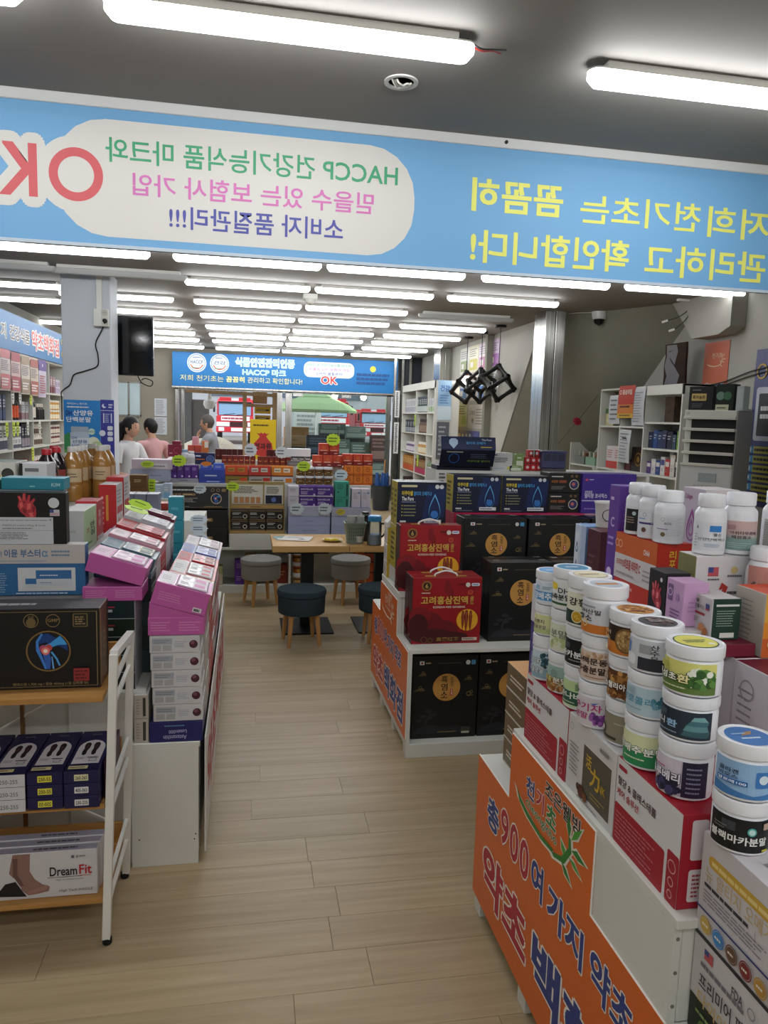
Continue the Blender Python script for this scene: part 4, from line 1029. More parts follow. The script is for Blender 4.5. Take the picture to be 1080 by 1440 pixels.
# =================================================================== BACK DISPLAY behind the tables
root = empty('display_stand',(0,7.1,0),'long white display stand with a low open shelf behind the tables','display stand')
for nm,b in (('plinth',(-.95,.02,0,1.28,.95,.075)),('shelf_board',(-.95,0,.425,1.28,.40,.45)),('back_panel',(-.95,.40,.075,1.28,.42,.45)),('side_panel',(1.255,0,.075,1.28,.40,.425)),('side_panel',(-.95,0,.075,-.925,.40,.425)),
              ('divider',(.405,0,.075,.425,.40,.425)),('step',(-.16,0.0,.45,.385,.30,.575)),('step',(.395,0.02,.45,1.22,.30,.57)),('step',(-1.02,.31,.45,1.24,.472,1.03)),('step',(-.86,.474,.45,1.1,.68,1.2)),('step',(-.80,.682,.45,.75,1.0,1.24))):
    g = G();g.box(*b,M_WHITE,ch=.002);g.obj(nm,root)
def jp(txt=True):   # print of the black joint-care carton
    return [('R',.02,.03,.96,.008,'#a9874f'),('R',.02,.965,.96,.006,'#a9874f'),('L',.06,.80,.42,.07,1,'#d8d6d2',.8),('T','보궁엔',.06,.58,.16,.10,'#b8945a',{'bold': .02}),('R',.24,.58,.22,.10,'#8f6f42',.05),('L',.26,.60,.18,.06,1,'#d8c29a'),
            ('L',.07,.27,.5,.22,4,'#bdbbb6',.4),('L',.06,.06,.3,.05,1,'#8f8f8f'),('L',.6,.06,.34,.05,1,'#a9874f'),
            ('O',.74,.84,.075,.02,'#a58a5c',18),('O',.83,.84,.075,.02,'#a58a5c',18),('R',.89,.77,.07,.14,'#8d7448',.02),('O',.80,.45,.24,.03,'#d8c8a8',28),('C',.80,.45,.20,'#0e1424',24),(knee,.80,.45,.19)]
def knee(p,cx,cy,r):
    k = p.h/p.w
    def t(pts): return [(cx+a*r*k,cy+b*r) for a,b in pts]
    p.any(t([(-.35,.95),(.0,.98),(.95,.35),(.98,.0),(.6,.25),(.15,.30),(-.1,.5),(-.62,.35),(-.6,.6)]),'#123a7c');p.k += 1
    p.any(t([(-.62,.55),(-.35,.98),(-.25,.95),(-.5,.5),(-.45,.1),(-.2,-.6),(-.05,-.98),(-.2,-.98),(-.42,-.4),(-.62,.05)]),'#3f7fd0')
    p.any(t([(-.3,.28),(.1,.45),(.6,.85),(.85,.55),(.95,.35),(.5,.35),(.15,.2)]),'#3f9ae0');p.any(t([(.2,-.02),(.45,-.4),(.6,-.8),(.52,-.82),(.35,-.42),(.1,-.05)]),'#4f9fe0')
    p.any(t([(-.30,-.1),(.05,-.08),(.12,-.4),(.08,-.98),(-.12,-.98),(-.2,-.5)]),'#2f5fb4');p.any(t([(.15,-.3),(.2,-.3),(.28,-.98),(.2,-.98)]),'#6fb0ea');p.k += 1
    p.disc(cx-.25*r*k,cy+.15*r,.20*r,'#b04a6a',16);p.disc(cx+.02*r*k,cy+.20*r,.18*r,'#c04a4a',16);p.k += 1
    p.disc(cx-.14*r*k,cy+.02*r,.22*r,'#e27a74',14);p.k += 1;p.disc(cx-.14*r*k,cy+.02*r,.11*r,'#fbe6dc',12)
BLK = '#121213'
fb('joint_carton','wide black joint-care carton with a knee picture and white cloud tag','box',-0.730,-0.171,0.808,1.017,7.14,.10,BLK,{'front': jp()},rot=(R(-8),0,0))
for i in range(2):
    fb('joint_carton',f'plain black joint-care carton with gold lettering, {("lower","upper")[i]} of two under the knee picture','box',-.70,-.178,.451+.176*i,.451+.176*(i+1),7.115,.29,BLK,{'front': [('T','보궁엔',.40,.38,.16,.2,'#b8945a',{'bold': .02}),('R',.575,.38,.17,.2,'#8f6f42',.08),('L',.59,.42,.14,.12,1,'#d8c29a')]},'plain black joint-care cartons')
# gold display carton with an upright lid and six small packs
root = empty('counter_display',(.10,7.14,.576),'gold counter display carton with an upright printed lid and six black packs','display carton')
g = G();g.box(-.26,0,0,.26,.22,.03,'#a3844f',ch=.002);g.box(-.26,.20,.03,.26,.22,.24,'#8a6d3e');g.box(-.26,0,.03,-.252,.22,.235,'#a3844f');g.box(.252,0,.03,.26,.22,.235,'#a3844f');g.obj('tray',root)
g = G();g.box(-.26,.04,.235,.26,.06,.50,'#a8925f',ch=.002);lid = g.obj('lid',root)
q = G();p = Pen(q,(-.26,.04,.235),(1,0,0),(0,0,1),(0,-1,0),.52,.265)
p.run([('R',.02,.02,.96,.10,'#c09a5a'),('L',.38,.05,.24,.05,1,'#5a4526'),('L',.35,.92,.3,.05,1,'#4a3a22'),('R',.04,.18,.56,.70,'#d9d5c9'),('R',.63,.18,.34,.70,'#d9d6cc'),('L',.08,.56,.44,.26,5,'#4c4a44',.5)]+[('R',.08+.10*i,.21,.075,.22,'#c98f62') for i in range(5)]+[('R',.65,.2,.30,.30,'#1c2236'),('L',.67,.56,.26,.26,4,'#6f6d66',.45),('C',.80,.34,.09,'#5f78b8',14)])
q.obj('print',lid)
for j in range(2):
    for i in range(3):
        o = fb('small_pack',f'small black joint-care pack, {("lower","upper")[j]} row and {ORD[i]} from the black cartons','box',-.145+.165*i,.015+.165*i,.607+.098*j,.702+.098*j,7.145,.15,'#1d1c1c',{'front': [('R',.02,.05,.96,.04,'#a9874f'),('R',.02,.92,.96,.04,'#a9874f'),('L',.08,.55,.5,.25,2,'#d6d2c8',.5),('L',.08,.2,.6,.2,2,'#8a8880',.4),('O',.82,.40,.22,.07,'#cfc6b4',16)]},'small black packs in the gold display')
# lilac flat cartons
for c,(x0,x1) in enumerate(((.395,.80),(.812,1.20))):
    for k in range(3):
        z0 = .571+.0895*k
        pr = [('L',.35,.35,.35,.2,2,'#8a96b8',.4)] if k < 2 else [('R',0,0,1,1,'#b3b6cc')]
        fb('lilac_carton',f'flat lilac blue carton, {("bottom","middle","top")[k]} layer of the {("wide stack beside the gold display","stack behind the cup basket")[c]}','box',x0,x1,z0,z0+.0885,7.13,.26,'#a9b2d4',{'front': pr},'flat lilac cartons')
def cloud_tag(x,y,z,w,h,col,label,ops=None,stick=True):
    g = G();pts = []
    n = 12
    for i in range(n*4):
        t = 2*math.pi*i/(n*4);rr_ = 1+.07*math.cos(n*t);pts.append((w/2*rr_*math.cos(t),h/2+h/2*rr_*math.sin(t)))
    g.prism(pts,.003,col);o = g.obj('price_tag',loc=(x,y,z));tag(o,label,'price tag','cloud shaped price tags')
    q = G();p = Pen(q,(-w/2,0,0),(1,0,0),(0,0,1),(0,-1,0),w,h);p.lines(.16,.25,.68,.5,2,'#5b6b7c' if col[1] == 'd' else '#4a6a22',.45)
    kid(o,q.obj('lettering',o));return o
for (x,z,w,h,y_,c,lb) in (( -.43,.96,.115,.085,7.10,'#d3dee6','white cloud tag on the wide black joint-care carton'),(-.13,.985,.12,.085,7.12,'#c4e23a','lime cloud tag on the corner of the gold display lid'),
      (.475,.765,.135,.115,7.12,'#d3dee6','white cloud tag at the near end of the lilac cartons'),(.745,.765,.135,.115,7.12,'#d3dee6','white cloud tag at the middle of the lilac cartons'),(.90,.765,.085,.06,7.12,'#d6c33c','small yellow tag on the lilac cartons behind the basket')):
    cloud_tag(x,y_,z,w,h,c,lb)
# second level goods
RA = [('T','RACHELLAB',.08,.66,.72,.17,'#d9cfe8',{'bold': .02}),('L',.08,.2,.45,.34,3,'#cdbfe4',.45),('C',.88,.2,.1,'#cdbfe4',12)]
for j in range(2):
    for i in range(2):
        fb('purple_carton',f'purple carton on the lilac stack, {("lower","upper")[j]} one {("beside the small white boxes","beside the green stack")[i]}','box',.50+.165*i,.663+.165*i,.84+.10*j,.935+.10*j,7.15,.2,'#4b2a86',{'front': RA+[('R',0,0,1,.1,'#d9d6e2')]},'purple cartons on the lilac stack')
    fb('white_carton',f'small white carton beside the purple ones, {("lower","upper")[j]} of two','box',.392,.496,.84+.10*j,.937+.10*j,7.15,.2,'#cfccd6',{'front': [('L',.15,.5,.7,.3,3,'#8b8798',.4)]},'small white cartons on the lilac stack')
    fb('green_carton',f'sea green carton, {("lower","upper")[j]} of two on the lilac stack','box',.845,.985,.84+.155*j*.6,.932+.155*j,7.15,.16,'#3c9a86',{'front': [('L',.12,.5,.55,.35,3,'#256a5c',.4),('R',.78,.1,.12,.75,'#1f4a44'),('C',.2,.35,.06,'#1f5a4e',10)]},'sea green cartons')
    fb('white_carton',f'tall pale lilac carton beside the green stack, {("one nearer it","one farther from it")[j]}','box',1.01+.092*j,1.098+.092*j,.84,1.02,7.15,.14,'#cfcad8',{'front': [('L',.15,.45,.6,.35,4,'#8f8aa0',.35),('C',.8,.78,.06,'#6f86b8',10)]},'tall pale lilac cartons')
# rows on the step at y 7.42
Y2 = 7.43
fb('lilac_white_carton','lilac white wide carton with a red seal, behind the lime tag','box',-1.082,-0.719,1.056,1.164,7.3,.2,'#aab0c8',{'front': [('C',.42,.45,.14,'#b8474e',14),('L',.5,.4,.35,.15,1,'#7f7fa0')]})
fb('lilac_white_carton','pink white carton lying on the lilac one with the red seal','box',-1.068,-0.706,1.165,1.259,7.3,.18,'#cbb9c9',{'front': [('R',.3,.1,.6,.5,'#d9d5da'),('L',.35,.2,.5,.25,1,'#8a7f94')]})
for i in range(4):
    fb('violet_pack',f'violet pack standing in a row on a silver carton, {ORD[i]} from the pink carton','box',-.732+.067*i,-.668+.067*i,1.075,1.20,Y2,.1,'#5c2f8c',{'front': [('L',.15,.6,.6,.25,2,'#b79bd6',.45),('C',.75,.15,.08,'#d8c8ea',10)]},'violet packs')
fb('silver_carton','silver carton under the row of violet packs','box',-.735,-.462,1.031,1.074,Y2,.12,'#a9a6b4',{'front': [('L',.35,.35,.3,.3,1,'#6f6b80')]})
root = empty('blue_display',(-.335,Y2,1.031),'blue counter carton with two blue packs peeking out and an orange oval tag','display carton')
g = G();g.box(-.125,0,0,.125,.15,.135,'#3a4fae',ch=.002);g.obj('box',root)
for x in (-.06,.06):
    g = G();g.box(x-.05,.03,.135,x+.05,.12,.19,'#4a6ad0',ch=.002);pk = g.obj('pack',root);q = G();p = Pen(q,(x-.05,.03,.135),(1,0,0),(0,0,1),(0,-1,0),.1,.055);p.lines(.2,.2,.6,.4,2,'#d3dcf2',.4);q.obj('print',pk)
q = G();p = Pen(q,(-.125,0,0),(1,0,0),(0,0,1),(0,-1,0),.25,.135);p.run([('L',.22,.45,.56,.18,1,'#d6dcf4'),('L',.3,.05,.5,.12,1,'#b9c4ec'),('R',0,.27,1,.02,'#27388a')]);q.obj('print',root)
g = G();pts = [(.05*math.cos(2*math.pi*i/20),.022*math.sin(2*math.pi*i/20)) for i in range(20)];g.prism(pts,.003,'#e0832e',Matrix.Translation((-.055,-.004,.188)));g.obj('tag',root)
for (x0,x1,c1,c2,c3,w1,w2) in ((-.21,.012,'#d0502a','#8f7a36','#c98a3a','orange red','olive gold'),(.018,.235,'#c33a30','#a9a4a2','#dcd6d0','bright red','silver'),(.24,.455,'#d9822c','#cdd0d6','#efe2c4','orange','white')):
    o = fb('open_display',f'{w1} open counter carton with two packs on a {w2} box','display carton',x0,x1,1.105,1.205,Y2,.12,c1,{'front': [('R',.12,.42,.30,.40,c3),('R',.55,.42,.30,.40,c3),('L',.15,.5,.24,.2,1,'#7a5a4a'),('L',.58,.5,.24,.2,1,'#7a5a4a'),('R',0,0,1,.12,'#7c2d1c')]},'open counter cartons')
    o = fb('flat_carton',f'flat {w2} carton under the {w1} open counter carton','box',x0,x1,1.031,1.104,Y2,.13,c2,{'front': [('L',.1,.35,.5,.3,1,'#6b5a44'),('R',.65,.2,.3,.6,c1)]},'flat cartons on the step')
jm = jar_like('jar',.085,.043,'#5f4022','#d7d3cc',.98,None,20,.24)
for j in range(2):
    for i in range(4):
        g = G();g.lathe([(.040,0),(.043,.003),(.043,.064)],mat('#5d3d1f',.3),20);o = g.obj('nut_jar',loc=(.53+.092*i,7.46,1.031+.088*j));tag(o,f'brown nut jar with a white lid, {("lower","upper")[j]} row, {ORD[i]} from the orange carton','jar','nut jars')
        g = G();g.lathe([(.046,.064),(.046,.083),(.042,.086)],M_JARWHITE,20);kid(o,g.obj('lid',o))
        g = G();p = Pen(g,(0,0,0),(1,0,0),(0,0,1),(0,-1,0),.043*2.2,.05,((0,0,.008),.043,R(-90)-1.1));p.run([('R',0,0,1,1,'#7a5427'),('R',.25,.30,.5,.45,'#2a1c10'),('L',.3,.4,.4,.25,1,'#e3c88a'),('C',.15,.3,.2,'#b98a4a',10),('C',.85,.3,.2,'#b98a4a',10)]);kid(o,g.obj('label',o))
RB = {'front': [('R',0,0,1,.34,'#7c1f1c'),('C',.5,.66,.16,'#c9602f',12),('L',.12,.36,.76,.1,1,'#efd9c6'),('L',.5,.1,.4,.12,1,'#e6c4b0')]}
OB = {'front': [('R',0,0,1,.22,'#c25a1c'),('O',.5,.58,.2,.06,'#8f3a14',14),('L',.2,.84,.6,.07,1,'#7a3512')]}
def grid(px,py,n,m,x0,z0,dx,dz,y,w,h,col,pr,nm,lab,grp):
    for j in range(m):
        for i in range(n):
            fb(nm,lab + (f', {ORD[j]} row from below, ' if m > 1 else ', ') + f'{ORD[i]} from the {px}','box',x0+dx*i,x0+dx*i+w,z0+dz*j,z0+dz*j+h,y,.1,col,pr,grp)
grid('green stack',0,3,2,.965,1.031,.098,.098,7.44,.096,.096,'#de7a22',OB,'orange_carton','orange square carton','orange cartons')
grid('nut jars',0,3,1,.955,1.228,.104,.11,7.48,.10,.115,'#c5432a',RB,'red_carton','red carton on top of the orange ones','red cartons on the orange stack')
grid('grey cartons',0,3,1,.655,1.206,.102,.11,7.52,.10,.115,'#c5432a',RB,'red_carton','red carton standing over the nut jars','red cartons over the nut jars')
grid('white carton',0,2,1,.72,1.322,.104,.11,7.56,.10,.118,'#c5432a',RB,'red_carton','red carton on the topmost red pair','topmost red cartons')
BRN = {'front': [('R',.06,.1,.88,.8,'#7d2b1e'),('L',.2,.4,.6,.2,1,'#d2955c'),('R',0,0,1,.1,'#b9763a')]}
grid('navy carton',0,6,1,-.25,1.205,.056,.1,7.60,.055,.09,'#6b2019',BRN,'brown_carton','brown red slim carton in the first run','brown red cartons, first run')
grid('wide gap',0,6,1,.105,1.2,.056,.1,7.60,.055,.09,'#5f1c18',BRN,'brown_carton','brown red slim carton in the second run','brown red cartons, second run')
grid('yellow poster',0,5,1,-.32,1.2405,.056,.1,7.80,.055,.11,'#4c1415',{'front': [('L',.2,.3,.6,.2,1,'#8f4a3a')]},'dark_carton','dark maroon slim carton behind the first brown run','dark maroon cartons')
grid('navy end',0,3,1,.20,1.2405,.056,.1,7.80,.055,.11,'#4c1415',{'front': [('L',.2,.3,.6,.2,1,'#8f4a3a')]},'dark_carton','dark maroon slim carton behind the second brown run','dark maroon cartons behind the second run')
fb('navy_carton','navy carton with a round emblem behind the violet packs','box',-0.516,-0.316,1.194,1.315,7.6,.1,'#23244e',{'front': [('L',.08,.65,.3,.2,1,'#d8d8e6'),('L',.08,.4,.5,.15,1,'#c9783a'),('O',.78,.5,.32,.06,'#6f8ab8',18),('C',.78,.5,.22,'#4b6490',16)]})
fb('grey_carton','flat grey carton between the brown runs and the red cartons','box',0.402,0.560,1.170,1.256,7.58,.1,'#6d6a6c',{'front': [('L',.1,.5,.7,.3,2,'#a5a2a4',.4)]})
fb('white_carton','white long carton on top of small brown packs','box',0.412,0.656,1.289,1.370,7.8,.12,'#d4d4d8')
for i in range(4): fb('small_brown_pack',f'small brown pack under the white long carton, {ORD[i]} from the maroon run','box',.40+.066*i,.46+.066*i,1.2405,1.27,7.82,.08,'#5b3a34',{'front': [('R',.1,.5,.8,.35,'#c9c4c6')]},'small brown packs')
fb('maroon_carton','maroon wide carton with a red flower line behind the pink carton','box',-0.778,-0.647,1.268,1.388,7.7,.14,'#7c1d38',{'front': [(lambda p: (p.ring(.65,.5,.25,.04,'#c9485a',18,40,300),p.lines(.1,.2,.3,.15,1,'#c98a94')),)]})
fb('maroon_carton','small maroon carton on the maroon wide one','box',-0.741,-0.658,1.387,1.422,7.75,.1,'#7a2038')
def bottle(name,x,y,z,h,r,body,cap,label,lab_ops=None,cat='bottle',group=None,neck=.62,caph=.2,lh=.55,seg=24):
    """bottle with shoulder: body mesh top-level, cap and label as children"""
    sh = h*(1-caph);g = G()
    g.lathe([(r*.9,0),(r,h*.02),(r,sh*.84),(r*.96,sh*.90),(r*neck*1.06,sh*.985),(r*neck,sh)],body,seg);o = g.obj(name,loc=(x,y,z));tag(o,label,cat,group)
    g = G();g.lathe([(r*neck*1.12,sh),(r*neck*1.18,sh+.002),(r*neck*1.18,h-.004),(r*neck*1.1,h)],cap,seg)
    kid(o,g.obj('cap',o))
    if lab_ops:
        g = G();H_ = sh*lh;p = Pen(g,(0,0,0),(1,0,0),(0,0,1),(0,-1,0),r*2.7,H_,((0,0,sh*.12),r,R(-108)-1.35));p.run(lab_ops);kid(o,g.obj('label',o))
    return o
bottle('powder_jar',*(-0.615,7.720,1.269)[:2],1.2,.14,.04,mat('#c9ccd2',.3),mat('#8fb0c8',.4),'clear jar with a pale blue lid beside the maroon carton',[('R',0,.1,1,.5,'#a9a57c'),('L',.2,.3,.6,.2,1,'#5c5a44')],'jar')
bottle('supplement_bottle',-.545,7.62,1.2,.13,.042,M_JARWHITE,M_JARWHITE,'white bottle behind the lime cloud tag',[('R',0,0,1,1,'#c2c0bc')])
fb('orange_pack','orange red pack beside the clear jar','box',-0.587,-0.455,1.278,1.385,7.72,.1,'#bf4a38',{'front': [('R',.46,0,.08,1,'#8a2c22')]})
fb('pink_pack','pink pack behind the orange red pack','box',-0.554,-0.491,1.351,1.467,7.85,.06,'#d09aa8')
fb('orange_pack','orange pack with a white corner beside the man','box',-0.448,-0.385,1.280,1.431,7.72,.06,'#d9743a',{'front': [('R',.4,.55,.6,.4,'#e6e0d8')]})
cloud_tag(-.645,7.40,1.19,.135,.11,'#c4e23a','lime cloud tag over the violet packs');cloud_tag(-.92,7.27,1.185,.12,.06,'#c4e23a','flat lime cloud tag on the pink white carton')
cloud_tag(.035,7.58,1.29,.125,.13,'#d3dee6','white cloud tag between the maroon cartons');cloud_tag(.345,7.58,1.28,.13,.12,'#d3dee6','white cloud tag before the white long carton')
cloud_tag(.555,7.40,1.165,.13,.10,'#c4e23a','lime cloud tag over the nut jars');cloud_tag(.93,7.38,1.08,.13,.11,'#d3dee6','white cloud tag beside the orange cartons');cloud_tag(.86,7.54,1.42,.14,.12,'#c4e23a','lime cloud tag on the topmost red pair')
root = empty('pouch_sign',(.165,8.0,1.2405),'yellow upright sign with a red pouch and Korean lettering','sign')
g = G();g.box(-.135,0,0,.135,.012,.42,'#e2c21e',ch=.002);g.obj('board',root)
q = G();p = Pen(q,(-.135,0,0),(1,0,0),(0,0,1),(0,-1,0),.27,.42)
p.run([('L',.12,.82,.76,.07,1,'#5a4a1a'),('P',[(.12,.25),(.2,.12),(.5,.06),(.8,.12),(.88,.25),(.85,.4),(.68,.52),(.62,.58),(.75,.66),(.62,.64),(.56,.68),(.5,.64),(.42,.68),(.38,.64),(.25,.66),(.38,.58),(.32,.52),(.15,.4)],'#c23a34'),('T','견과류',.17,.25,.66,.16,'#231a18',{'bold': .03,'outline': '#b9322c','ow': .03})]);q.obj('print',root)
# goods inside the low open shelf
fb('purple_pack','purple slim pack on the low open shelf, lower of two','box',-.11,-.02,.076,.2,7.16,.1,'#5a2d8a',{'front': [('L',.2,.3,.6,.4,3,'#b59ad8',.4)]});fb('purple_pack','purple slim pack on the low open shelf, upper of two','box',-.11,-.02,.201,.32,7.16,.1,'#5a2d8a',{'front': [('L',.2,.3,.6,.4,3,'#b59ad8',.4)]})
fb('gold_carton','tall gold framed carton on the low open shelf','box',-.01,.10,.076,.36,7.14,.18,'#a88a3c',{'front': [('R',.15,.1,.7,.8,'#4e4a22'),('L',.25,.5,.5,.2,3,'#c9b06a',.4)]})
fb('white_green_carton','white carton with a green top at the shadowed end of the low shelf','box',-.33,-.22,.076,.19,7.13,.12,'#c9b9a8',{'front': [('L',.2,.3,.6,.3,2,'#a0503c',.4)]});fb('white_green_carton','olive carton on the white one at the shadowed end of the low shelf','box',-.33,-.22,.191,.26,7.13,.12,'#9aa06a')
fb('red_carton','brown red carton beside the jar tower on the low shelf','box',.30,.40,.076,.26,7.2,.12,'#8f3a2a',{'front': [('L',.2,.4,.6,.3,2,'#d8a080',.4)]});fb('red_carton','slim brown carton between the stools on the low shelf','box',.20,.28,.076,.2,7.22,.12,'#6e4030')
for k in range(3):
    g = G();z0 = .076+.108*k;g.lathe([(.046,0),(.05,.004),(.05,.07)],mat('#b8691f' if k else '#c0a070',.35),22);o = g.obj('snack_jar',loc=(.50,7.2,z0));tag(o,f'orange snack jar under the table, {ORD[k]} of the tower from below','jar','snack jar tower')
    g = G();g.lathe([(.053,.07),(.053,.102),(.049,.106)],M_JARWHITE,22);kid(o,g.obj('lid',o))
    g = G();p = Pen(g,(0,0,0),(1,0,0),(0,0,1),(0,-1,0),.10,.06,((0,0,.006),.05,R(-90)-1.0));p.run([('R',0,.55,1,.3,'#6a3a12'),('C',.5,.3,.28,'#d9a45a',12)]);kid(o,g.obj('label',o))
for k in range(3):
    fb('orange_carton',f'orange carton under the second table, {ORD[k]} from below','box',1.06,1.25,.076+.105*k,.178+.105*k,7.15,.12,'#b8512a',{'front': [('L',.1,.3,.8,.4,2,'#5a2614',.4),('R',0,0,1,.12,'#5a2a1a')]},'orange cartons under the second table')

# goods to the side of the back display,beyond the left-hand stacks
for k in range(2):
    fb('brown_carton',f'brown carton under the woman\'s hand, {("lower","upper")[k]} of two','box',-1.03,-.885,.9295+.105*k,1.033+.105*k,6.93,.16,'#6b4a22',{'front': [('L',.25,.35,.5,.3,2,'#d2bd94',.4)],'right': [('R',.1,.1,.3,.8,'#7d5a2e')]},'brown cartons')
for i in range(3):
    fb('grey_pack',f'grey blue pack with a white foot, {ORD[i]} of three from the red cartons','box',-.845+.083*i,-.765+.083*i,.965,1.14,5.3,.16,{'all': '#7a7e92','top': '#b9bac4'},{'front': [('R',0,0,1,.22,'#c9cad2'),('L',.15,.05,.7,.1,1,'#77798c')]},'grey blue packs')
fb('red_top_carton','black carton with a red lid behind the grey blue packs','box',-0.664,-0.570,0.895,1.015,5.82,.15,{'all': '#1a1818','top': '#b93a2a'},{'front': [('R',0,.6,1,.4,'#b93a2a')]})
fb('navy_pack','navy flat carton on the display behind the grey blue packs','box',-0.578,-0.509,0.924,0.981,5.5,.16,'#1d2248')
root = empty('display_stand',(-.85,5.25,0),'white display stand under the grey blue packs','display stand')
for b in ((-.30,0,0,.55,.55,.964),(-.33,1.66,0,.28,1.842,.929),):
    g = G();g.box(*b,M_WHITE,ch=.002);g.obj('carcass',root)
for i in range(4): fb('clear_pack',f'pale blue blister carton beside the joint-care carton, {ORD[i-2]} from the lime tag','box',-.97+.075*i,-.90+.075*i,.93,1.05+.015*(i % 2),6.95,.1,'#b7c6da',{'front': [('R',.1,0,.8,.4,'#7fb0d6'),('L',.2,.5,.6,.3,2,'#e6eef6',.4)]},'pale blue blister cartons',rot=(0,0,R(4*(i % 3-1)))) if i > 1 else None
price_tag(-.845,6.97,1.10,'-y','#b8dc34','lime tag hanging beside the brown cartons',None,.06,.13)

# =================================================================== TABLES AND STOOLS
for i,(x0,x1,cx) in enumerate(((.20,.80,.485),(.803,1.40,1.09))):
    root = empty('cafe_table',(cx,5.93,0),('light wood cafe table carrying the papers, black square foot','light wood cafe table carrying the basket, black square foot')[i],'table','cafe tables')
    g = G();g.box(x0-cx,-.20,.65,x1-cx,.40,.70,M_TABLE,ch=.003);g.obj('tabletop',root)
    g = G();g.box(-.05,-.045,.012,.05,.045,.65,M_BLACKMETAL,ch=.003);g.obj('pole',root)
    g = G();g.box(-.205,-.24,0,.205,.235,.012,M_BLACKMETAL,ch=.004);g.obj('foot_plate',root)
    g = G();g.box(-.16,-.15,.63,.16,.15,.65,M_BLACKMETAL);g.obj('bracket',root)
def stool(x,y,m,label,rz,R_=.185):
    root = empty('round_stool',(x,y,0),label,'stool','round upholstered stools',rz)
    g = G();g.lathe([(R_*.93,.24),(R_*.95,.245),(R_*.97,.37),(R_*.93,.374)],m,40);g.obj('seat_body',root)
    g = G();g.lathe([(R_*.97,.374),(R_*1.0,.378),(R_*1.01,.40),(R_*.97,.418),(R_*.80,.428),(R_*.4,.431),(0,.432)],m,40);g.obj('seat_lid',root)
    for k in range(4):
        a = R(45+90*k);d = Vector((math.cos(a),math.sin(a),0))
        g = G();g.tube([d*.165,d*.15+Vector((0,0,.12)),d*.135+Vector((0,0,.245))],[.013,.017,.020],M_LEG,14);g.obj('leg',root)
stool(.415,5.50,M_DARKFAB,'dark slate round stool in the aisle before the wooden table',R(8))
stool(1.035,5.53,M_DARKFAB,'dark slate round stool half hidden behind the orange lettered stand',R(0))
stool(*(0.133,6.720,0.318)[:2],M_GREYFAB,'grey round stool behind the table end with the papers',R(20))
stool(*(0.955,6.720,0.313)[:2],M_GREYFAB,'grey round stool behind the table under the basket',R(12))
# table top things
def sheet(x,y,w,d,rz,col,label,cat,ops=None,z=.7005,t=.0015):
    g = G();g.box(-w/2,-d/2,0,w/2,d/2,t,col);o = g.obj('paper' if cat == 'paper' else cat,loc=(x,y,z),rot=(0,0,rz));tag(o,label,cat)
    if ops: q = G();p = Pen(q,(-w/2,-d/2,t),(1,0,0),(0,1,0),(0,0,1),w,d);p.run(ops);kid(o,q.obj('print',o))
    return o
sheet(.30,6.13,.15,.20,R(10),mat('#6f8f92',.5),'teal folder under the white papers on the table','folder',[('R',.1,.1,.5,.3,'#c9d2d2')])
sheet(.41,6.08,.24,.23,R(-14),'#d5d0cc','printed white papers lying on the wooden table','paper',[('L',.15,.5,.6,.3,4,'#8a8a92',.4),('P',[(.55,.2),(.85,.25),(.7,.45)],'#5b5f72')],.7022,.004)
root = empty('snack_dish',(.69,5.97,.70),'small beige dish with yellow sweets on the table','dish')
g = G();g.lathe([(.0,.002),(.06,.002),(.082,.014),(.085,.016),(.08,.016),(.058,.006),(0,.006)],mat('#c9b78a',.4),28);g.obj('plate',root)
for i,(x,y,a) in enumerate(((-.03,0,20),(.01,.015,80),(.035,-.01,-30),(-.005,-.022,10),(.02,.03,50),(-.045,.02,-60))):
    g = G();g.box(-.02,-.008,0,.02,.008,.014,'#e6cf2a',ch=.004);o = g.obj('sweet',loc=(.69+x,5.97+y,.7065),rot=(0,0,R(a)));tag(o,f'yellow wrapped sweet on the beige dish, {("rim side","centre","bottle side","front","rear","end")[[(-.03,0),(.01,.015),(.035,-.01),(-.005,-.022),(.02,.03),(-.045,.02)].index((x, y))]} one','sweet','yellow sweets on the dish')
# basket with cups
root = empty('plastic_basket',(.865,5.90,.70),'sage green plastic basket with slots holding paper cups','basket')
g = G();n = 24
def sq(w,d,z,c=.03): return [(x,y,z) for x,y in capsule(d,w,6,c)]
prof = [(.066,.055,0),(.085,.07,.155),(.091,.076,.16),(.091,.076,.168),(.082,.067,.168),(.063,.052,.006)]
rings = [sq(a,b,z) for a,b,z in prof];m_ = len(rings[0]);vs = [p for r_ in rings for p in r_]
bm_ = mat('#7f8f84',.45)
g.add(vs,[(j*m_+i,j*m_+(i+1) % m_,(j+1)*m_+(i+1) % m_,(j+1)*m_+i) for j in range(len(rings)-1) for i in range(m_)]+[tuple(range(m_))[::-1],tuple((len(rings)-1)*m_+i for i in range(m_))],bm_,True);g.obj('body',root,sharp=50)
g = G()
for i in range(7):
    for j in range(4):
        x = -.054+.018*i;z = .03+.028*j;yy = -.0555-.0968*z;g.box(x-.0035,yy-.0012,z,x+.0035,yy+.004,z+.018,'#4f5a52')
g.obj('slot',root)['kind'] = 'stuff'
def cup(x,y,z,h,r,label,group=None,n=1,logo=None):
    root = empty('paper_cup',(x,y,z),label,'cup',group)
    for k in range(n):
        g = G();o_ = .018*k;g.lathe([(r*.74,o_),(r,o_+h),(r*1.05,o_+h+.002),(r*1.05,o_+h-.004),(r*.97,o_+h-.003),(r*.70,o_+.004),(0,o_+.004)],mat('#d9d8d4',.6),24);g.obj('cup' if n > 1 else 'body',root)
    if logo:
        g = G();p = Pen(g,(0,0,0),(1,0,0),(0,0,1),(0,-1,0),r*1.6,h*.6,((0,0,h*.2),r*.93,R(-90)-.8));p.ring(.45,.5,.4,.05,'#3a3a3a',18,20,330);g.obj('print',root)
    return root
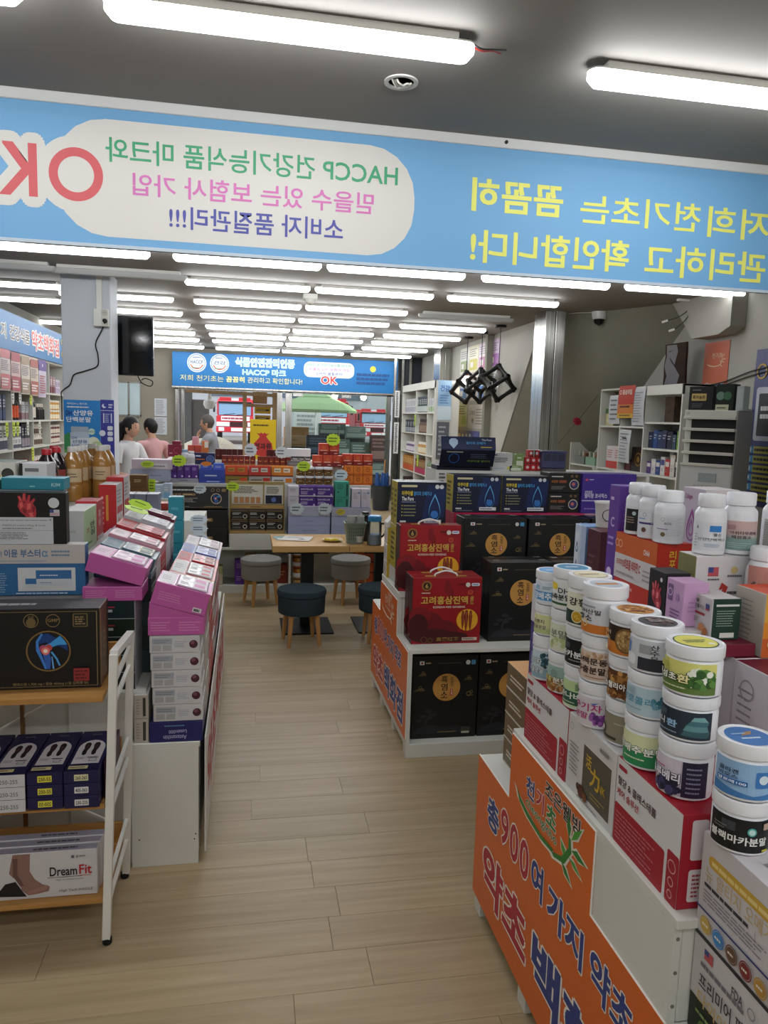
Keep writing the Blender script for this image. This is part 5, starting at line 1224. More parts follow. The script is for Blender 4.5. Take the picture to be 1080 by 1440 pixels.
cup(.835,5.905,.706,.085,.036,'nested white paper cups in the basket, nearer the papers','nested cups in the basket',8);cup(.905,5.905,.706,.085,.036,'nested white paper cups in the basket, nearer the bottle','nested cups in the basket',8)
root = empty('water_jug',(1.01,5.80,.70),'clear plastic jug with a bright blue lid on the table','jug')
g = G();g.lathe([(.0,0),(.052,0),(.058,.006),(.057,.16),(.052,.19),(.049,.195)],M_CLEARP,28);g.obj('body',root)
g = G();g.lathe([(0,.004),(.053,.004),(.054,.085),(0,.085)],mat('#b7bcc0',.1),24);g.obj('water',root)
g = G();g.lathe([(.053,.192),(.055,.196),(.055,.228),(.048,.236),(0,.236)],mat('#3f9ad6',.35),28);g.obj('lid',root)
g = G();g.tube(smooth_path([(.05,0,.17),(.085,0,.165),(.09,0,.10),(.055,0,.06)],6),.008,'#2a2d30',8);g.obj('handle',root)
root = empty('tumbler',(.965,6.0,.70),'black tumbler behind the clear jug','tumbler')
g = G();g.lathe([(.036,0),(.038,.004),(.042,.17),(.042,.19)],mat('#3a3c3f',.3),24);g.obj('body',root)
g = G();g.lathe([(.044,.19),(.045,.215),(.03,.225),(.028,.24),(0,.242)],mat('#151515',.4),24);g.obj('lid',root)
cup(.895,5.85,.712,.05,.03,'small crumpled white cup at the front of the basket')

# =================================================================== UNIT STANDS WITH ORANGE BOARDS
def sprout(p,x0,x1,z0,z1,line=None):
    """swoosh with a leafy sprout, in metres fractions of the pen"""
    def t(pts): return [(x0+(x1-x0)*a,z0+(z1-z0)*b) for a,b in pts]
    g1,g2,w = ('#2f7d32','#4e9f3a','#e9e3d6') if not line else (line,line,None)
    sw = [(0,.30),(.08,.20),(.22,.12),(.42,.06),(.60,.10),(.60,.03),(.42,-.02),(.20,.03),(.06,.12)]
    st = [(.58,.03),(.72,.18),(.80,.45),(.79,.62),(.82,.62),(.84,.42),(.76,.12),(.62,.0)]
    leaves = [[(.80,.60),(.765,.76),(.775,.95),(.82,.78)],[(.83,.62),(.86,.80),(.95,.96),(.90,.74)],[(.84,.47),(.90,.56),(1.02,.50),(.92,.44)],[(.81,.32),(.88,.34),(.97,.24),(.88,.25)],[(.72,.12),(.79,.08),(.86,-.06),(.77,-.02)],[(.75,.24),(.715,.30),(.70,.43),(.765,.36)]]
    if w:
        for q in [sw,st]+leaves:
            cx = sum(a for a,b in q)/len(q);cy = sum(b for a,b in q)/len(q)
            p.any(t([(cx+(a-cx)*1.14+(.008 if a > cx else -.008),cy+(b-cy)*1.14+(.02 if b > cy else -.02)) for a,b in q]),w)
        p.k += 1
    p.any(t(sw),g1);p.any(t(st),g1);p.k += 1
    for i,q in enumerate(leaves): p.any(t(q),g2 if i % 2 else g1)
ORG = '#d9661f'
def stand(y0,y1,c0,c1,xR,outline,name_label,board_label,open_near=True,ztop=.785,zl=.565):
    """white stepped display stand between x .80 and xR, with a printed side board towards the aisle"""
    root = empty('display_stand',(.80,y0,0),name_label,'display stand')
    def part(nm,*b,ch=.0015):
        g = G();g.box(b[0],b[1],b[2],b[3],b[4],b[5],M_WHITE,ch=ch);return g.obj(nm,root)
    W = xR-.80;L = y1-y0;a,b = c0-y0,c1-y0
    part('near_ledge',0,0,zl-.02,W,a,zl);part('far_ledge',0,b,zl-.02,W,L,zl)
    part('top_board',0,a-.01,ztop-.02,W,b+.01,ztop)
    part('bottom_board',.0,.01,.055,W,L-.01,.07);part('plinth',.0,.0,0,W,.02,.072)
    part('riser',.02,a,zl,W-.02,a+.018,ztop-.02);part('riser',.02,b-.018,zl,W-.02,b,ztop-.02)
    part('back_panel',.02,a,.07,W-.02,a+.018,zl-.02)
    for x in (0,W-.018):
        g = G();g.prism([(0,.07),(0,zl-.02),(a,zl-.02),(a,ztop-.02),(b,ztop-.02),(b,zl-.02),(L,zl-.02),(L,.07)],.018,M_WHITE,Matrix.Translation((x+.018,0,0)) @ Matrix.Rotation(R(90),4,'Z'));g.obj('side_panel',root)
    for y in (.03,L*.33,L*.66,L-.06): part('foot',.004,y,0,.06,y+.06,.0545)
    br = empty('side_board',(.7995,y1,0),board_label,'sign board')
    g = G()   # outline given as (distance from far end,z)
    g.prism(outline,.0055,mat(ORG,.35),Matrix.Translation((-.0058,0,0)) @ Matrix.Rotation(R(-90),4,'Z'),medge=mat('#e6e0d6',.5));g.obj('board',br)
    return root,br
def board_print(br,L,s=1.0,white_logo=False):
    q = G();p = Pen(q,(-.0062,0,0),(0,-1,0),(0,0,1),(-1,0,0),1.0,1.0);p.step = .0004
    N,Rd,O_ = '#2b3f86','#b32a3a','#f0ece4'
    def T(t,a,z,w,h,c,b=.04): p.k = 1;p.text(t,a*s,z,w*s,h,c,b,O_,.03)
    T('총',.115,.385,.115,.105,N);
    for i,ch in enumerate('900'): T(ch,.245+.083*i,.400,.070,.115,Rd,.02)
    T('여',.50,.405,.085,.105,N);T('가지',.615,.400,.215,.105,N);T('약초',.865,.405,.20,.105,N)
    T('약초',.095,.140,.40,.175,Rd,.05);T('백화점',.535,.140,.62,.175,N,.05)
    lx = .36*s if not white_logo else .31
    p.k = 1
    if not white_logo:
        p.text('천',lx+.070,.652,.062,.058,N,.035,O_,.03);p.k = 1;p.text('기',lx+.145,.652,.055,.058,Rd,.035,O_,.03);p.k = 1;p.text('초',lx+.215,.649,.066,.058,'#2c7d3a',.035,O_,.03);p.k = 1
        p.text('조은웰빙',lx+.200,.714,.215,.046,'#2a2320',.03,O_,.03);p.k = 1
        p.text('cheongicho',lx+.075,.612,.215,.034,'#2c7d3a',.01,O_,.03);p.k = 1
        sprout(p,lx,lx+.45,.585,.750)
    else:
        for t,a,z,w,h in (('천기초',.42,.655,.16,.05),('조은웰빙',.50,.705,.12,.03),('cheongicho',.44,.625,.15,.022)): p.text(t,a,z,w,h,'#e9d9c0',.01)
        sprout(p,.34,.70,.585,.71,'#e9d9c0')
    q.obj('lettering',br)
OUT1 = [(0,.068),(0,.568),(.30,.568),(.30,.775),(.846,.775),(.846,.568),(1.43,.568),(1.43,.068)]
root1,br1 = stand(.90,2.33,1.17,2.03,2.6,OUT1,'white stepped display stand under the jars and red cartons','orange side board with Korean lettering and a green sprout below the jars')
board_print(br1,1.43)
OUT2 = [(0,.10),(0,.562),(.27,.562),(.27,.745),(.765,.745),(.765,.556),(1.06,.556),(1.06,.10)]
root2,br2 = stand(3.49,4.55,3.78,4.28,2.75,OUT2,'white stepped display stand under the red ginseng cartons','orange side board with Korean lettering below the red ginseng cartons')
board_print(br2,1.06,.86,True)
g = G()
for z in (.60,.67,.74): g.lathe([(0,.0015),(.004,.001),(.004,0)],'#77756e',10,M=Matrix.Translation((.01,.2695,z)) @ Matrix.Rotation(R(90),4,'X'))
g.obj('screw',root1)

# =================================================================== CARTONS ALONG THE AISLE ON THE NEAR STAND
REDF = '#a51f30'
def sugar_ops(): return [('R',0,0,1,1,'#d6d5d6'),('R',0,0,.80,.47,REDF,.03),('R',.84,.0,.16,.54,REDF,.03),('R',.03,.88,.14,.05,'#a51f30',.02),('T','혈당 & 콜레스테롤',.03,.70,.62,.10,'#4a2a30',{'bold': .02}),('T','케어 솔루션',.03,.57,.36,.09,'#a51f30',{'bold': .02}),('L',.04,.06,.68,.34,7,'#c8707c',.35),('O',.92,.40,.07,.012,'#d8a0a6',16),('O',.92,.24,.05,.012,'#d8a0a6',16),('O',.92,.11,.045,.012,'#d8a0a6',16)]
SUGE = [('R',.08,.08,.14,.34,'#d8d0d2',.03),('R',.08,.52,.14,.42,'#d8d0d2',.03),('L',.11,.12,.08,.26,6,'#a04a54',.5),('R',.3,.62,.6,.3,'#cfc6c8',.02),('R',.5,.1,.4,.35,'#8f1a2a')]
def vit_ops(): return [('R',0,0,1,1,'#cfcccb'),('R',.36,.10,.56,.66,'#565045'),('T','活',.42,.50,.12,.18,'#c9a42e',{'bold': .02}),('T','力',.52,.32,.2,.26,'#c9a42e',{'bold': .03}),('T','NK',.70,.36,.14,.10,'#c9a42e',{'bold': .01}),('L',.55,.16,.3,.1,2,'#9a8648',.4),('L',.07,.25,.22,.42,8,'#8d8b8a',.4),('C',.36,.13,.09,'#5a2f1c',12),('C',.45,.10,.06,'#7a4526',12),('C',.30,.16,.05,'#4a2818',10),('R',.70,.86,.18,.05,'#8a8380',.02),('O',.10,.86,.05,.012,'#a9a5a2',14),('L',.3,.03,.5,.04,1,'#8d8b8a')]
carton('boxed_supplement','red and white lettered carton under the jars, beside the brown stack','box',.812,1.06,1.695,1.985,.7855,.98,{'all': REDF,'top': REDF},{'left': sugar_ops(),'front': SUGE},'red and white cartons under the jars')
carton('boxed_supplement','white carton with a brown panel and gold characters under the jars','box',.812,1.06,1.442,1.692,.7855,.98,{'all': '#cfcccb'},{'left': vit_ops()})
carton('boxed_supplement','red and white lettered carton under the jars, at the open end','box',.812,1.06,1.187,1.439,.7855,.98,{'all': REDF},{'left': sugar_ops(),'front': SUGE},'red and white cartons under the jars')
for k in range(4):
    carton('brown_carton',f'white edged brown carton beside the red and white row, {ORD[k]} from below','box',.862,1.08,2.055,2.285,.566+.0865*k,.6515+.0865*k,{'all': '#6b5a40','top': '#a9b070' if k == 3 else '#6b5a40'},
           {'left': [('R',0,0,1,.06,'#d2ccc0'),('L',.15,.35,.55,.3,2,'#d8cfbc',.5)],'top': [('R',.0,.0,.35,1,'#cf9a5a'),('R',.35,0,.3,1,'#b9b86a'),('R',.65,0,.35,1,'#7fae6a')] if k == 3 else []},'brown cartons with white edges')
carton('violet_carton','white topped violet carton behind the blue lidded jar','box',.885,1.08,2.06,2.16,.9135,1.205,{'all': '#3e3a7c','top': '#d2d0d2'},{'left': [('R',0,.60,1,.4,'#cfcdd4'),('L',.2,.1,.3,.4,4,'#8a86c0')],'front': [('R',0,.60,1,.4,'#cfcdd4')]})
carton('orange_carton','small orange and white carton behind the pale blue tea jar','box',.868,.93,1.965,2.04,.981,1.10,'#c9502a',{'left': [('R',0,.45,1,.25,'#d9d2cc'),('L',.1,.1,.6,.25,3,'#e6b09a')]})
# omega and fibre cartons on the near ledge
def omega_ops():
    o = [('R',0,0,1,1,'#c9c5c8'),('R',.08,.70,.84,.12,'#c9a23e',.06),('L',.12,.725,.7,.06,1,'#e6cf86',.7),('T','뉴 알티지 오메가-3',.06,.44+.10,.80,.15,'#c8ad72',{'bold': -.004}),('L',.06,.48,.6,.05,1,'#3a3a40',.7),('L',.06,.32,.8,.14,4,'#8a868c',.4),('R',.62,.44,.003,.10,'#55525a'),('R',0,.235,1,.02,'#27356e'),
         ('T','1,200mg',.86,.46,.13,.07,'#3a3a40',{})]
    for i,c in enumerate(('#c9a850','#3f86c4','#6a4a3a','#7d2a2c','#b48a3a')): o += [('O',.12+.155*i,.12,.085,.012,c,22),('C',.12+.155*i,.12,.068,c,20),('L',.085+.155*i,.10,.07,.04,1,'#e9e2d2')]
    return o
def phyto_ops(): return [('R',0,0,1,1,'#c9c6c8'),('R',0,0,1,.36,'#24291f'),('R',0,.96,1,.04,'#2a2a2e'),('R',.13,.80,.10,.10,'#b9545c'),('R',.13,.85,.05,.05,'#3a4a8a'),('L',.10,.70,.5,.06,1,'#77747c',.7),('T','FDA',.45,.76,.12,.09,'#4a484e',{'bold': .02}),('O',.66,.80,.05,.012,'#8a8890',16),('T','프리미어 파이토',.10,.50,.70,.15,'#2f2e33',{'bold': .01}),('T','다이어트',.10,.34,.46,.14,'#c8ad72',{'bold': .02}),('C',.2,.14,.08,'#5a7a2c',14),('C',.35,.12,.07,'#6f8f34',14),('C',.52,.14,.08,'#4c6a28',14),('L',.1,.24,.6,.05,1,'#7f9a5a')]
carton('boxed_supplement','white carton with a green foot and Korean lettering, lower one on the near ledge','box',.842,1.12,.912,1.165,.5655,.768,'#c9c6c8',{'left': phyto_ops()})
carton('boxed_supplement','white carton with gold lettering and five round seals on the near ledge','box',.842,1.12,.912,1.165,.769,.962,'#c9c5c8',{'left': omega_ops(),'topaisle': [('R',.0,.90,.36,.10,'#77747a'),('L',.45,.1,.4,.12,1,'#8a868c'),('R',.7,.2,.12,.3,'#9a6a44',.02)]},rot=(0,0,0))

# =================================================================== JARS
def jar(x,y,z,r,h,bg,ops,label,lidop=None,group='powder jars in stacks on the near stand',ac=214,lid='#e3e4e8',wrap=2.5):
    hl = h*.26;hb = h-hl;g = G()
    g.lathe([(r*.86,0),(r*.95,.003),(r*.965,.008),(r*.965,hb*.90),(r*.90,hb*.965),(r*.88,hb)],M_JARWHITE,48)
    o = g.obj('powder_jar',loc=(x,y,z));tag(o,label,'jar',group)
    g = G();g.lathe([(r*.93,hb+.0006),(r*.985,hb+.001),(r,hb+.004),(r,h-.005),(r*.985,h-.0015),(r*.93,h-.0004),(r*.90,h-.0025),(0,h-.0025)],mat(lid,.3),48);kid(o,g.obj('lid',o))
    g = G();hh = hb*.82;p = Pen(g,(0,0,0),(1,0,0),(0,0,1),(0,-1,0),r*.965*wrap,hh,((0,0,hb*.045+.004),r*.965,R(ac)-wrap/2));p.k = 1
    p.rect(0,0,1,1,bg);p.run(ops);kid(o,g.obj('label',o))
    if lidop:
        g = G();p = Pen(g,(-r*.9,-r*.9,h-.0025),(1,0,0),(0,1,0),(0,0,1),r*1.8,r*1.8);p.run(lidop);kid(o,g.obj('lid_sticker',o))
    return o
def dots(p,cx,cy,sx,sy,n,cols,r,seed=1):
    rr_ = random.Random(seed)
    for i in range(n):
        a = rr_.uniform(0,2*math.pi);q = math.sqrt(rr_.random());rad = r*rr_.uniform(.7,1.2)
        p.disc(cx+sx*q*math.cos(a),cy+sy*q*math.sin(a),rad,cols[i % len(cols)],9);p.k += .12
def bowl(p,cx,cy,r,rim,fill,cols,n=26):
    k = p.h/p.w;p.disc(cx,cy,r,rim,20);p.k += 1;p.disc(cx,cy,r*.84,fill,20);p.k += 1;dots(p,cx,cy,r*.7*k,r*.7,n,cols,r*.13,4)
def T_(t,x,y,w,h,c,b=.03,o=None): return ('T',t,x,y,w,h,c,{'bold': b,**({'outline': o,'ow': .05} if o else {})})
def sealed(c1,c2,extra=()): return [('C',.5,.5,.46,c1,32),('C',.5,.5,.40,c2,32),('L',.28,.42,.44,.16,2,'#f2efe6',.5)]+list(extra)
J = []
# stack columns,far to near: (x,y,base z,[(r,h,bg,ops,words,lid sticker,lid colour)...] bottom to top)
TEA = [('R',0,0,1,.35,'#8fb0bf'),(dots,.72,.62,.2,.28,40,['#2f5560','#4b7480','#24454f'],.07,2),T_('보이차',.18,.50,.42,.24,'#dfe9ec',.03,'#2d4a55'),T_('추출분말',.18,.20,.48,.22,'#dfe9ec',.02,'#2d4a55')]
ORA = [('R',0,0,1,.3,'#b8c48a'),T_('오렌지',.2,.52,.4,.22,'#3f3a2a',.02,'#efeecb'),T_('자몽분말',.2,.22,.46,.24,'#3f3a2a',.02,'#efeecb')]
CAB = [('R',.0,.12,1,.42,'#4f94c8'),T_('양배추',.2,.16,.55,.34,'#eef4f8',.03),('R',.25,.62,.16,.2,'#8fb8d6',.02),('L',.5,.65,.3,.16,2,'#7a93a8',.5)]
PEA = [('R',0,.55,1,.45,'#9ab8ae'),(dots,.5,.22,.4,.2,40,['#a97a44','#c79a5c','#8a5c30'],.09,3),('C',.45,.72,.16,'#7f9a90',14),T_('땅콩',.14,.34,.26,.22,'#efe08a',.03,'#2a2417'),T_('분말',.44,.34,.34,.24,'#f2eedd',.03,'#2a2417')]
LIM = [('R',0,0,1,1,'#d9dcc8'),(dots,.5,.25,.35,.16,16,['#b7c48a','#9fb070','#d2d8b0'],.11,5),T_('분말',.25,.48,.45,.3,'#7a7f6a',.01)]
DHP = [('R',.1,.66,.3,.26,'#e0c63a',.1),('R',0,0,1,.2,'#e6e8e6'),T_('DH',.42,.56,.26,.2,'#20262a',.01),T_('농축분말',.12,.28,.62,.24,'#20262a',.03),('R',.2,.10,.5,.09,'#2f5a3a',.03)]
BAN = [('R',0,.62,1,.38,'#b9d39a'),('R',0,.08,1,.52,'#2f5a4a'),('R',.55,.66,.18,.26,'#7f9a74',.02),T_('바나바',.1,.30,.62,.26,'#eef0e4',.03),('L',.2,.14,.4,.08,1,'#b9cfae')]
MAC = [('R',0,0,1,1,'#15171a'),('C',.68,.66,.15,'#4f9a7c',18),('R',.2,.62,.16,.22,'#4b5157',.02),T_('마카분말',.1,.26,.74,.28,'#f0f0ee',.03),('L',.35,.12,.45,.08,1,'#9a9a9a')]
TUR = [('R',0,0,1,.42,'#1f3a30'),T_('강황',.28,.58,.46,.26,'#2a2a22',.03),('R',.74,.80,.06,.12,'#7a7a5a'),(bowl,.50,.24,.20,'#e6dcb8','#c8a02a',['#e0c050','#b88c1c'],14)]
GUG = [('R',0,0,1,1,'#d2ccd0'),(dots,.72,.28,.17,.2,30,['#7a3a86','#9a5aa6','#5c2a6c'],.085,6),('P',[(.55,.82),(.72,.88),(.62,.76)],'#6a74b8'),T_('구기자',.12,.52,.66,.28,'#b03a78',.02),T_('분말',.16,.22,.36,.24,'#b03a78',.02)]
MAE = [('R',0,0,1,1,'#d8c4b6'),(dots,.5,.85,.42,.1,26,['#c9a88a','#d8bfa6','#b8926e'],.06,7),T_('DH',.12,.56,.2,.2,'#3a241e',.02),T_('맥문동',.32,.54,.5,.24,'#3a241e',.03),T_('추출분말',.16,.22,.64,.26,'#3a241e',.03),('C',.14,.14,.08,'#b5694a',10),('L',.4,.08,.4,.06,1,'#a07a5c')]
SAN = [('R',0,0,1,1,'#d0d2d8'),('R',0,0,1,.28,'#c9762c'),T_('DH산밀',.14,.60,.5,.16,'#2f2b28',.02),T_('효소',.14,.38,.34,.2,'#2f2b28',.03),('O',.32,.3,.13,.04,'#e0c27a',14),('R',.14,.82,.4,.06,'#9a9ca4')]
RIC = [('R',0,0,1,.42,'#c8782c'),('R',0,.42,.42,.58,'#2a1d14'),('R',.42,.42,.58,.58,'#3a2818'),(bowl,.58,.52,.44,'#7a5a34','#a98652',['#c9a870','#8f6c3c','#b8945c'],60),T_('현미',.06,.66,.24,.14,'#e6cfa2',.02),T_('효소',.06,.48,.24,.14,'#e6cfa2',.02),('C',.2,.18,.1,'#efe6d6',12)]
GRY = [('R',0,0,1,1,'#8d8674'),('R',0,.08,.5,.10,'#3a362c'),(dots,.78,.28,.12,.2,14,['#d8d2c0','#c2baa4','#e6e2d4'],.12,8),('C',.16,.38,.17,'#2a2620',16),T_('환',.09,.30,.14,.17,'#efece2',.03),('L',.45,.66,.35,.08,1,'#b8b2a0')]
BOS = [('R',0,0,1,1,'#5a351c'),(dots,.5,.75,.44,.22,36,['#a9763c','#7a4a22','#c99a5a'],.11,9),(dots,.5,.12,.44,.12,26,['#8a5a2c','#6a3f1c','#b08448'],.10,10),('C',.74,.62,.13,'#b9c8cc',16),T_('보스웰리아',.04,.32,.58,.26,'#f2efe8',.035,'#33200f'),T_('환',.66,.32,.20,.27,'#e8dc3a',.035,'#33200f')]
GRE = [('R',0,0,1,.46,'#2f8a56'),('R',.2,.70,.22,.22,'#9ab87a',.02),('R',0,.46,1,.54,'#d6dcae'),T_('양배추',.02,.38,.56,.26,'#f2f4ea',.035,'#22603c'),T_('분말',.60,.38,.36,.26,'#f2f4ea',.035,'#22603c'),('L',.25,.20,.5,.08,1,'#cfe0c2')]
BRO = [('R',0,0,1,1,'#b4ccd6'),(dots,.8,.5,.13,.22,22,['#4a8a9c','#6fa6b4','#3a7486'],.09,11),T_('브로콜리',.08,.38,.62,.28,'#5f9bb4',.02),('R',.2,.74,.18,.2,'#9ab4be',.02),('L',.15,.18,.4,.08,1,'#8aa4b0')]
COR = [('R',0,0,1,1,'#c8ccd0'),('R',.40,0,.6,.42,'#2c2f38'),('P',[(.05,.25),(.18,.2),(.22,.8),(.12,.9)],'#4f86c0'),('R',.1,.1,.26,.36,'#e2e4e6',.12),('R',.42,.56,.2,.3,'#9a9ca0',.02),('T','산수유환',.60,.14,.13,.76,'#2f3038',{'vert': True,'bold': .01})]
EOS = [('R',0,.55,1,.45,'#d8d57a'),('R',0,0,1,.55,'#5f7a3c'),(dots,.75,.45,.2,.34,46,['#3f6a30','#5c8a40','#e8eadc','#2f5526'],.12,12),T_('어성초',.02,.34,.42,.26,'#f2f2e4',.035,'#2c3a1c'),T_('환',.45,.34,.17,.27,'#f0e6a8',.035,'#2c3a1c'),('R',.12,.70,.16,.2,'#b9b85c',.02),('L',.1,.14,.5,.08,1,'#c9d2a6')]
SEA = [('R',0,0,1,1,'#26323f'),('P',[(.55,.12),(.95,.08),(.98,.3),(.6,.32)],'#3c6068'),('P',[(.58,.32),(.95,.3),(.92,.5),(.62,.52)],'#5f8c90'),('P',[(.62,.52),(.92,.5),(.95,.68),(.68,.70)],'#44707a'),('P',[(.68,.70),(.93,.68),(.86,.86),(.72,.84)],'#79a6a6'),T_('노니',.04,.34,.24,.26,'#eef2f4',.03),T_('환',.32,.34,.18,.27,'#9ec4e6',.035),('R',.14,.72,.18,.2,'#3f4f5f',.02),('L',.1,.14,.4,.08,1,'#8fa2b4')]
BLU = [('R',0,0,1,1,'#bdb4c6'),('R',0,.55,.6,.45,'#cfc6d2'),('R',.62,0,.38,1,'#27213c'),(dots,.36,.22,.26,.18,30,['#2c2a4c','#44406a','#1f1d38'],.11,13),T_('블루베리',.02,.36,.58,.28,'#e9e6f0',.035,'#251f3c'),('L',.68,.1,.26,.8,6,'#8a84a2',.35),('L',.15,.7,.3,.06,1,'#b03a78')]
ALO = [('R',0,0,1,1,'#8fb4d8'),('P',[(.0,0),(1,0),(1,.22),(.6,.10),(0,.30)],'#3f78b4'),('R',.62,.34,.22,.46,'#3a78bc',.05),('C',.73,.58,.13,'#cfe0ea',16),(dots,.93,.55,.07,.3,20,['#4f7a3a','#b09a5a','#6a8a4a'],.10,14),T_('콜라겐',.12,.66,.28,.13,'#20304a',.02),T_('비오스',.12,.52,.28,.12,'#20304a',.02),('R',.10,.36,.42,.14,'#2f6ab0',.02),T_('알로에100',.12,.385,.38,.09,'#eef4f8',.01)]
MACB = [('R',0,0,1,1,'#141516'),T_('블랙마카분말',.03,.22,.86,.26,'#e9e8e4',.03),('R',.22,.60,.2,.28,'#3a3d42',.02),('C',.64,.66,.13,'#4fa6a0',18),('C',.64,.66,.09,'#bfe0dc',14),('R',.80,.72,.16,.2,'#b8a090',.02),('L',.1,.56,.25,.18,2,'#77736e',.4),('R',.80,.06,.1,.06,'#c9c43a')]
LB = '#3f86c2'
stacks = [
 (.848,1.935,[(.042,.130,'#c3d4dc',TEA,'pale blue tea powder jar at the bottom of the first stack',None,None),(.042,.088,'#d3d6a0',ORA,'pale yellow green jar in the middle of the first stack',None,None),(.044,.096,'#d2dce6',CAB,'jar with a blue band and blue lid on top of the first stack',sealed(LB,'#5a9cd0'),'#3f86c2')]),
 (.862,1.835,[(.050,.112,'#c9bfa0',PEA,'peanut picture jar at the bottom of the second stack',None,None),(.049,.118,'#d9dcc8',LIM,'pale olive jar in the middle of the second stack',None,None),(.050,.113,'#dfe2e0',DHP,'white jar with a yellow blob and blue lid on top of the second stack',sealed('#3f9ac0','#2f7aa6'),None)]),
 (.858,1.722,[(.050,.112,'#c6dcae',BAN,'light and dark green jar at the bottom of the third stack',None,None),(.051,.104,'#15171a',MAC,'black jar in the middle of the third stack',None,None),(.054,.131,'#dcdcc8',TUR,'cream jar with a bowl of yellow powder on top of the third stack',[('O',.5,.5,.44,.02,'#b08a4a',30),('C',.5,.5,.40,'#ded6b4',30),('L',.2,.4,.6,.2,2,'#7a5a34',.5)],None)]),
 (.846,1.612,[(.049,.112,'#d2ccd0',GUG,'lilac jar with purple berries at the bottom of the fourth stack',None,None),(.049,.114,'#d8c4b6',MAE,'beige jar with brown lettering in the middle of the fourth stack',None,None),(.053,.122,'#d0d2d8',SAN,'grey white jar with an orange foot on top of the fourth stack',[('C',.5,.5,.40,'#b9c2cc',30),('R',.2,.38,.6,.2,'#b9804a',.04)],None)]),
 (.868,1.510,[(.051,.106,'#8d8674',GRY,'grey brown jar at the bottom of the fifth stack',None,None),(.051,.100,'#5a351c',BOS,'brown nut jar with yellow syllable in the middle of the fifth stack',None,None),(.056,.106,'#3a2818',RIC,'dark jar with a bowl of rice grains on top of the fifth stack',[('C',.5,.5,.40,'#c98a3c',30),(dots,.5,.5,.34,.34,40,['#a9682c','#dfb070','#8a4f22'],.05,3)],None)]),
 (.858,1.400,[(.052,.112,'#d6dcae',GRE,'green jar with a pale top at the bottom of the sixth stack',None,None),(.053,.098,'#b4ccd6',BRO,'light blue jar in the middle of the sixth stack',None,None),(.054,.104,'#c8ccd0',COR,'white and charcoal jar with vertical lettering on top of the sixth stack',[('C',.5,.5,.41,'#3a3438',32),(dots,.5,.5,.3,.3,26,['#6a4a44','#8f7a74','#4a3a3c'],.06,5),('L',.3,.4,.4,.2,2,'#a9a09c',.5)],None)]),
 (.868,1.278,[(.054,.118,'#bdb4c6',BLU,'blueberry jar at the bottom of the seventh stack',None,None),(.054,.090,'#26323f',SEA,'dark navy jar with stacked teal stones in the middle of the seventh stack',None,None),(.055,.100,'#d8d57a',EOS,'yellow and green leafy jar on top of the seventh stack',[('C',.5,.5,.43,'#2f4a2c',34),('C',.5,.5,.40,'#d9d15a',34),('L',.25,.4,.5,.2,2,'#5c6a2c',.6),('C',.72,.3,.07,'#e6e6d4',12)],None)]),
]
for x,y,js in stacks:
    z = .9805
    for (r,h,bg,ops,words,ls,lc) in js:
        jar(x,y,z,r,h,bg,ops,words,ls);z += h+.0004
z = .9625
for (r,h,bg,ops,words,ls) in ((.050,.098,'#141516',MACB,'black jar with white lettering standing on the white and gold carton',None),(.051,.104,'#8fb4d8',ALO,'sky blue jar with a blue lid print on top of the black jar',[('C',.5,.5,.43,'#3a72b4',34),('L',.3,.36,.4,.1,1,'#cfe0f0'),('P',[(.35,.5),(.6,.56),(.7,.7),(.5,.66)],'#a9805a'),('L',.2,.55,.3,.1,1,'#8fb4dc')])):
    jar(.878,1.118,z,r,h,bg,ops,words,ls,ac=236);z += h+.0004

# =================================================================== UPPER TIERS OF THE NEAR STAND
root = empty('inner_riser',(1.07,1.2,.7855),'white riser shelf carrying the upper rows of boxes on the near stand','riser')
for nm,b in (('top_board',(0,.02,.195,1.4,.42,.21)),('top_board',(0,.42,.395,1.4,.83,.41)),('side_panel',(0,.02,0,.015,.83,.195)),('back_panel',(.015,.41,0,1.4,.425,.395)),('side_panel',(0,.425,0,.015,.83,.395)),('back_panel',(.015,.815,0,1.4,.83,.395))):
    g = G();g.box(*b,M_WHITE,ch=.001);g.obj(nm,root)
carton('support_carton','plain white carton behind the middle jar stacks, under the small pink and black cartons','box',.985,1.067,1.50,1.70,.9805,1.24,'#c4c2c2')
carton('flat_maroon_carton','flat maroon carton under the small white and dark green carton','box',1.032,1.13,1.44,1.60,1.1955,1.2255,'#6e1c30')
# big cartons with small boxes on them (each faces the aisle with its long side)
carton('maroon_carton','maroon topped white carton under the orange and yellow carton','box',1.072,1.40,1.245,1.43,.9965,1.195,{'all': '#c4c0c4','top': '#6e1c30'},{'left': [('L',.1,.15,.3,.6,7,'#8f8b90',.3),('O',.25,.72,.12,.02,'#9a969c',18)],'front': [('R',0,0,1,1,'#7c1f36'),('L',.2,.2,.4,.5,5,'#a04a60',.35)]},'maroon topped cartons')
carton('maroon_carton','maroon topped white carton under the small dark green carton','box',1.075,1.40,1.433,1.615,.9965,1.195,{'all': '#c4c0c4','top': '#6e1c30'},{'left': [('L',.1,.15,.3,.6,7,'#8f8b90',.3)]},'maroon topped cartons')
carton('flag_carton','orange and yellow carton with red lettering on the maroon topped cartons','box',1.135,1.30,1.43,1.535,1.1955,1.342,{'all': '#d9a23a','top': '#c9482a','left': '#b8aea4'},{'front': [('R',0,0,1,.3,'#c9602a'),('R',0,.3,1,.25,'#d98a30'),('C',.55,.6,.33,'#e6d0a0',26),('T','리포좀',.42,.62,.42,.13,'#c23a2a',{'bold': .02}),('T','비타민',.42,.44,.42,.12,'#c23a2a',{'bold': .02}),('L',.1,.08,.5,.08,1,'#e8c89a'),('O',.14,.22,.08,.015,'#e8c89a',16)],'left': [('L',.2,.1,.5,.75,10,'#8f877f',.3)]})
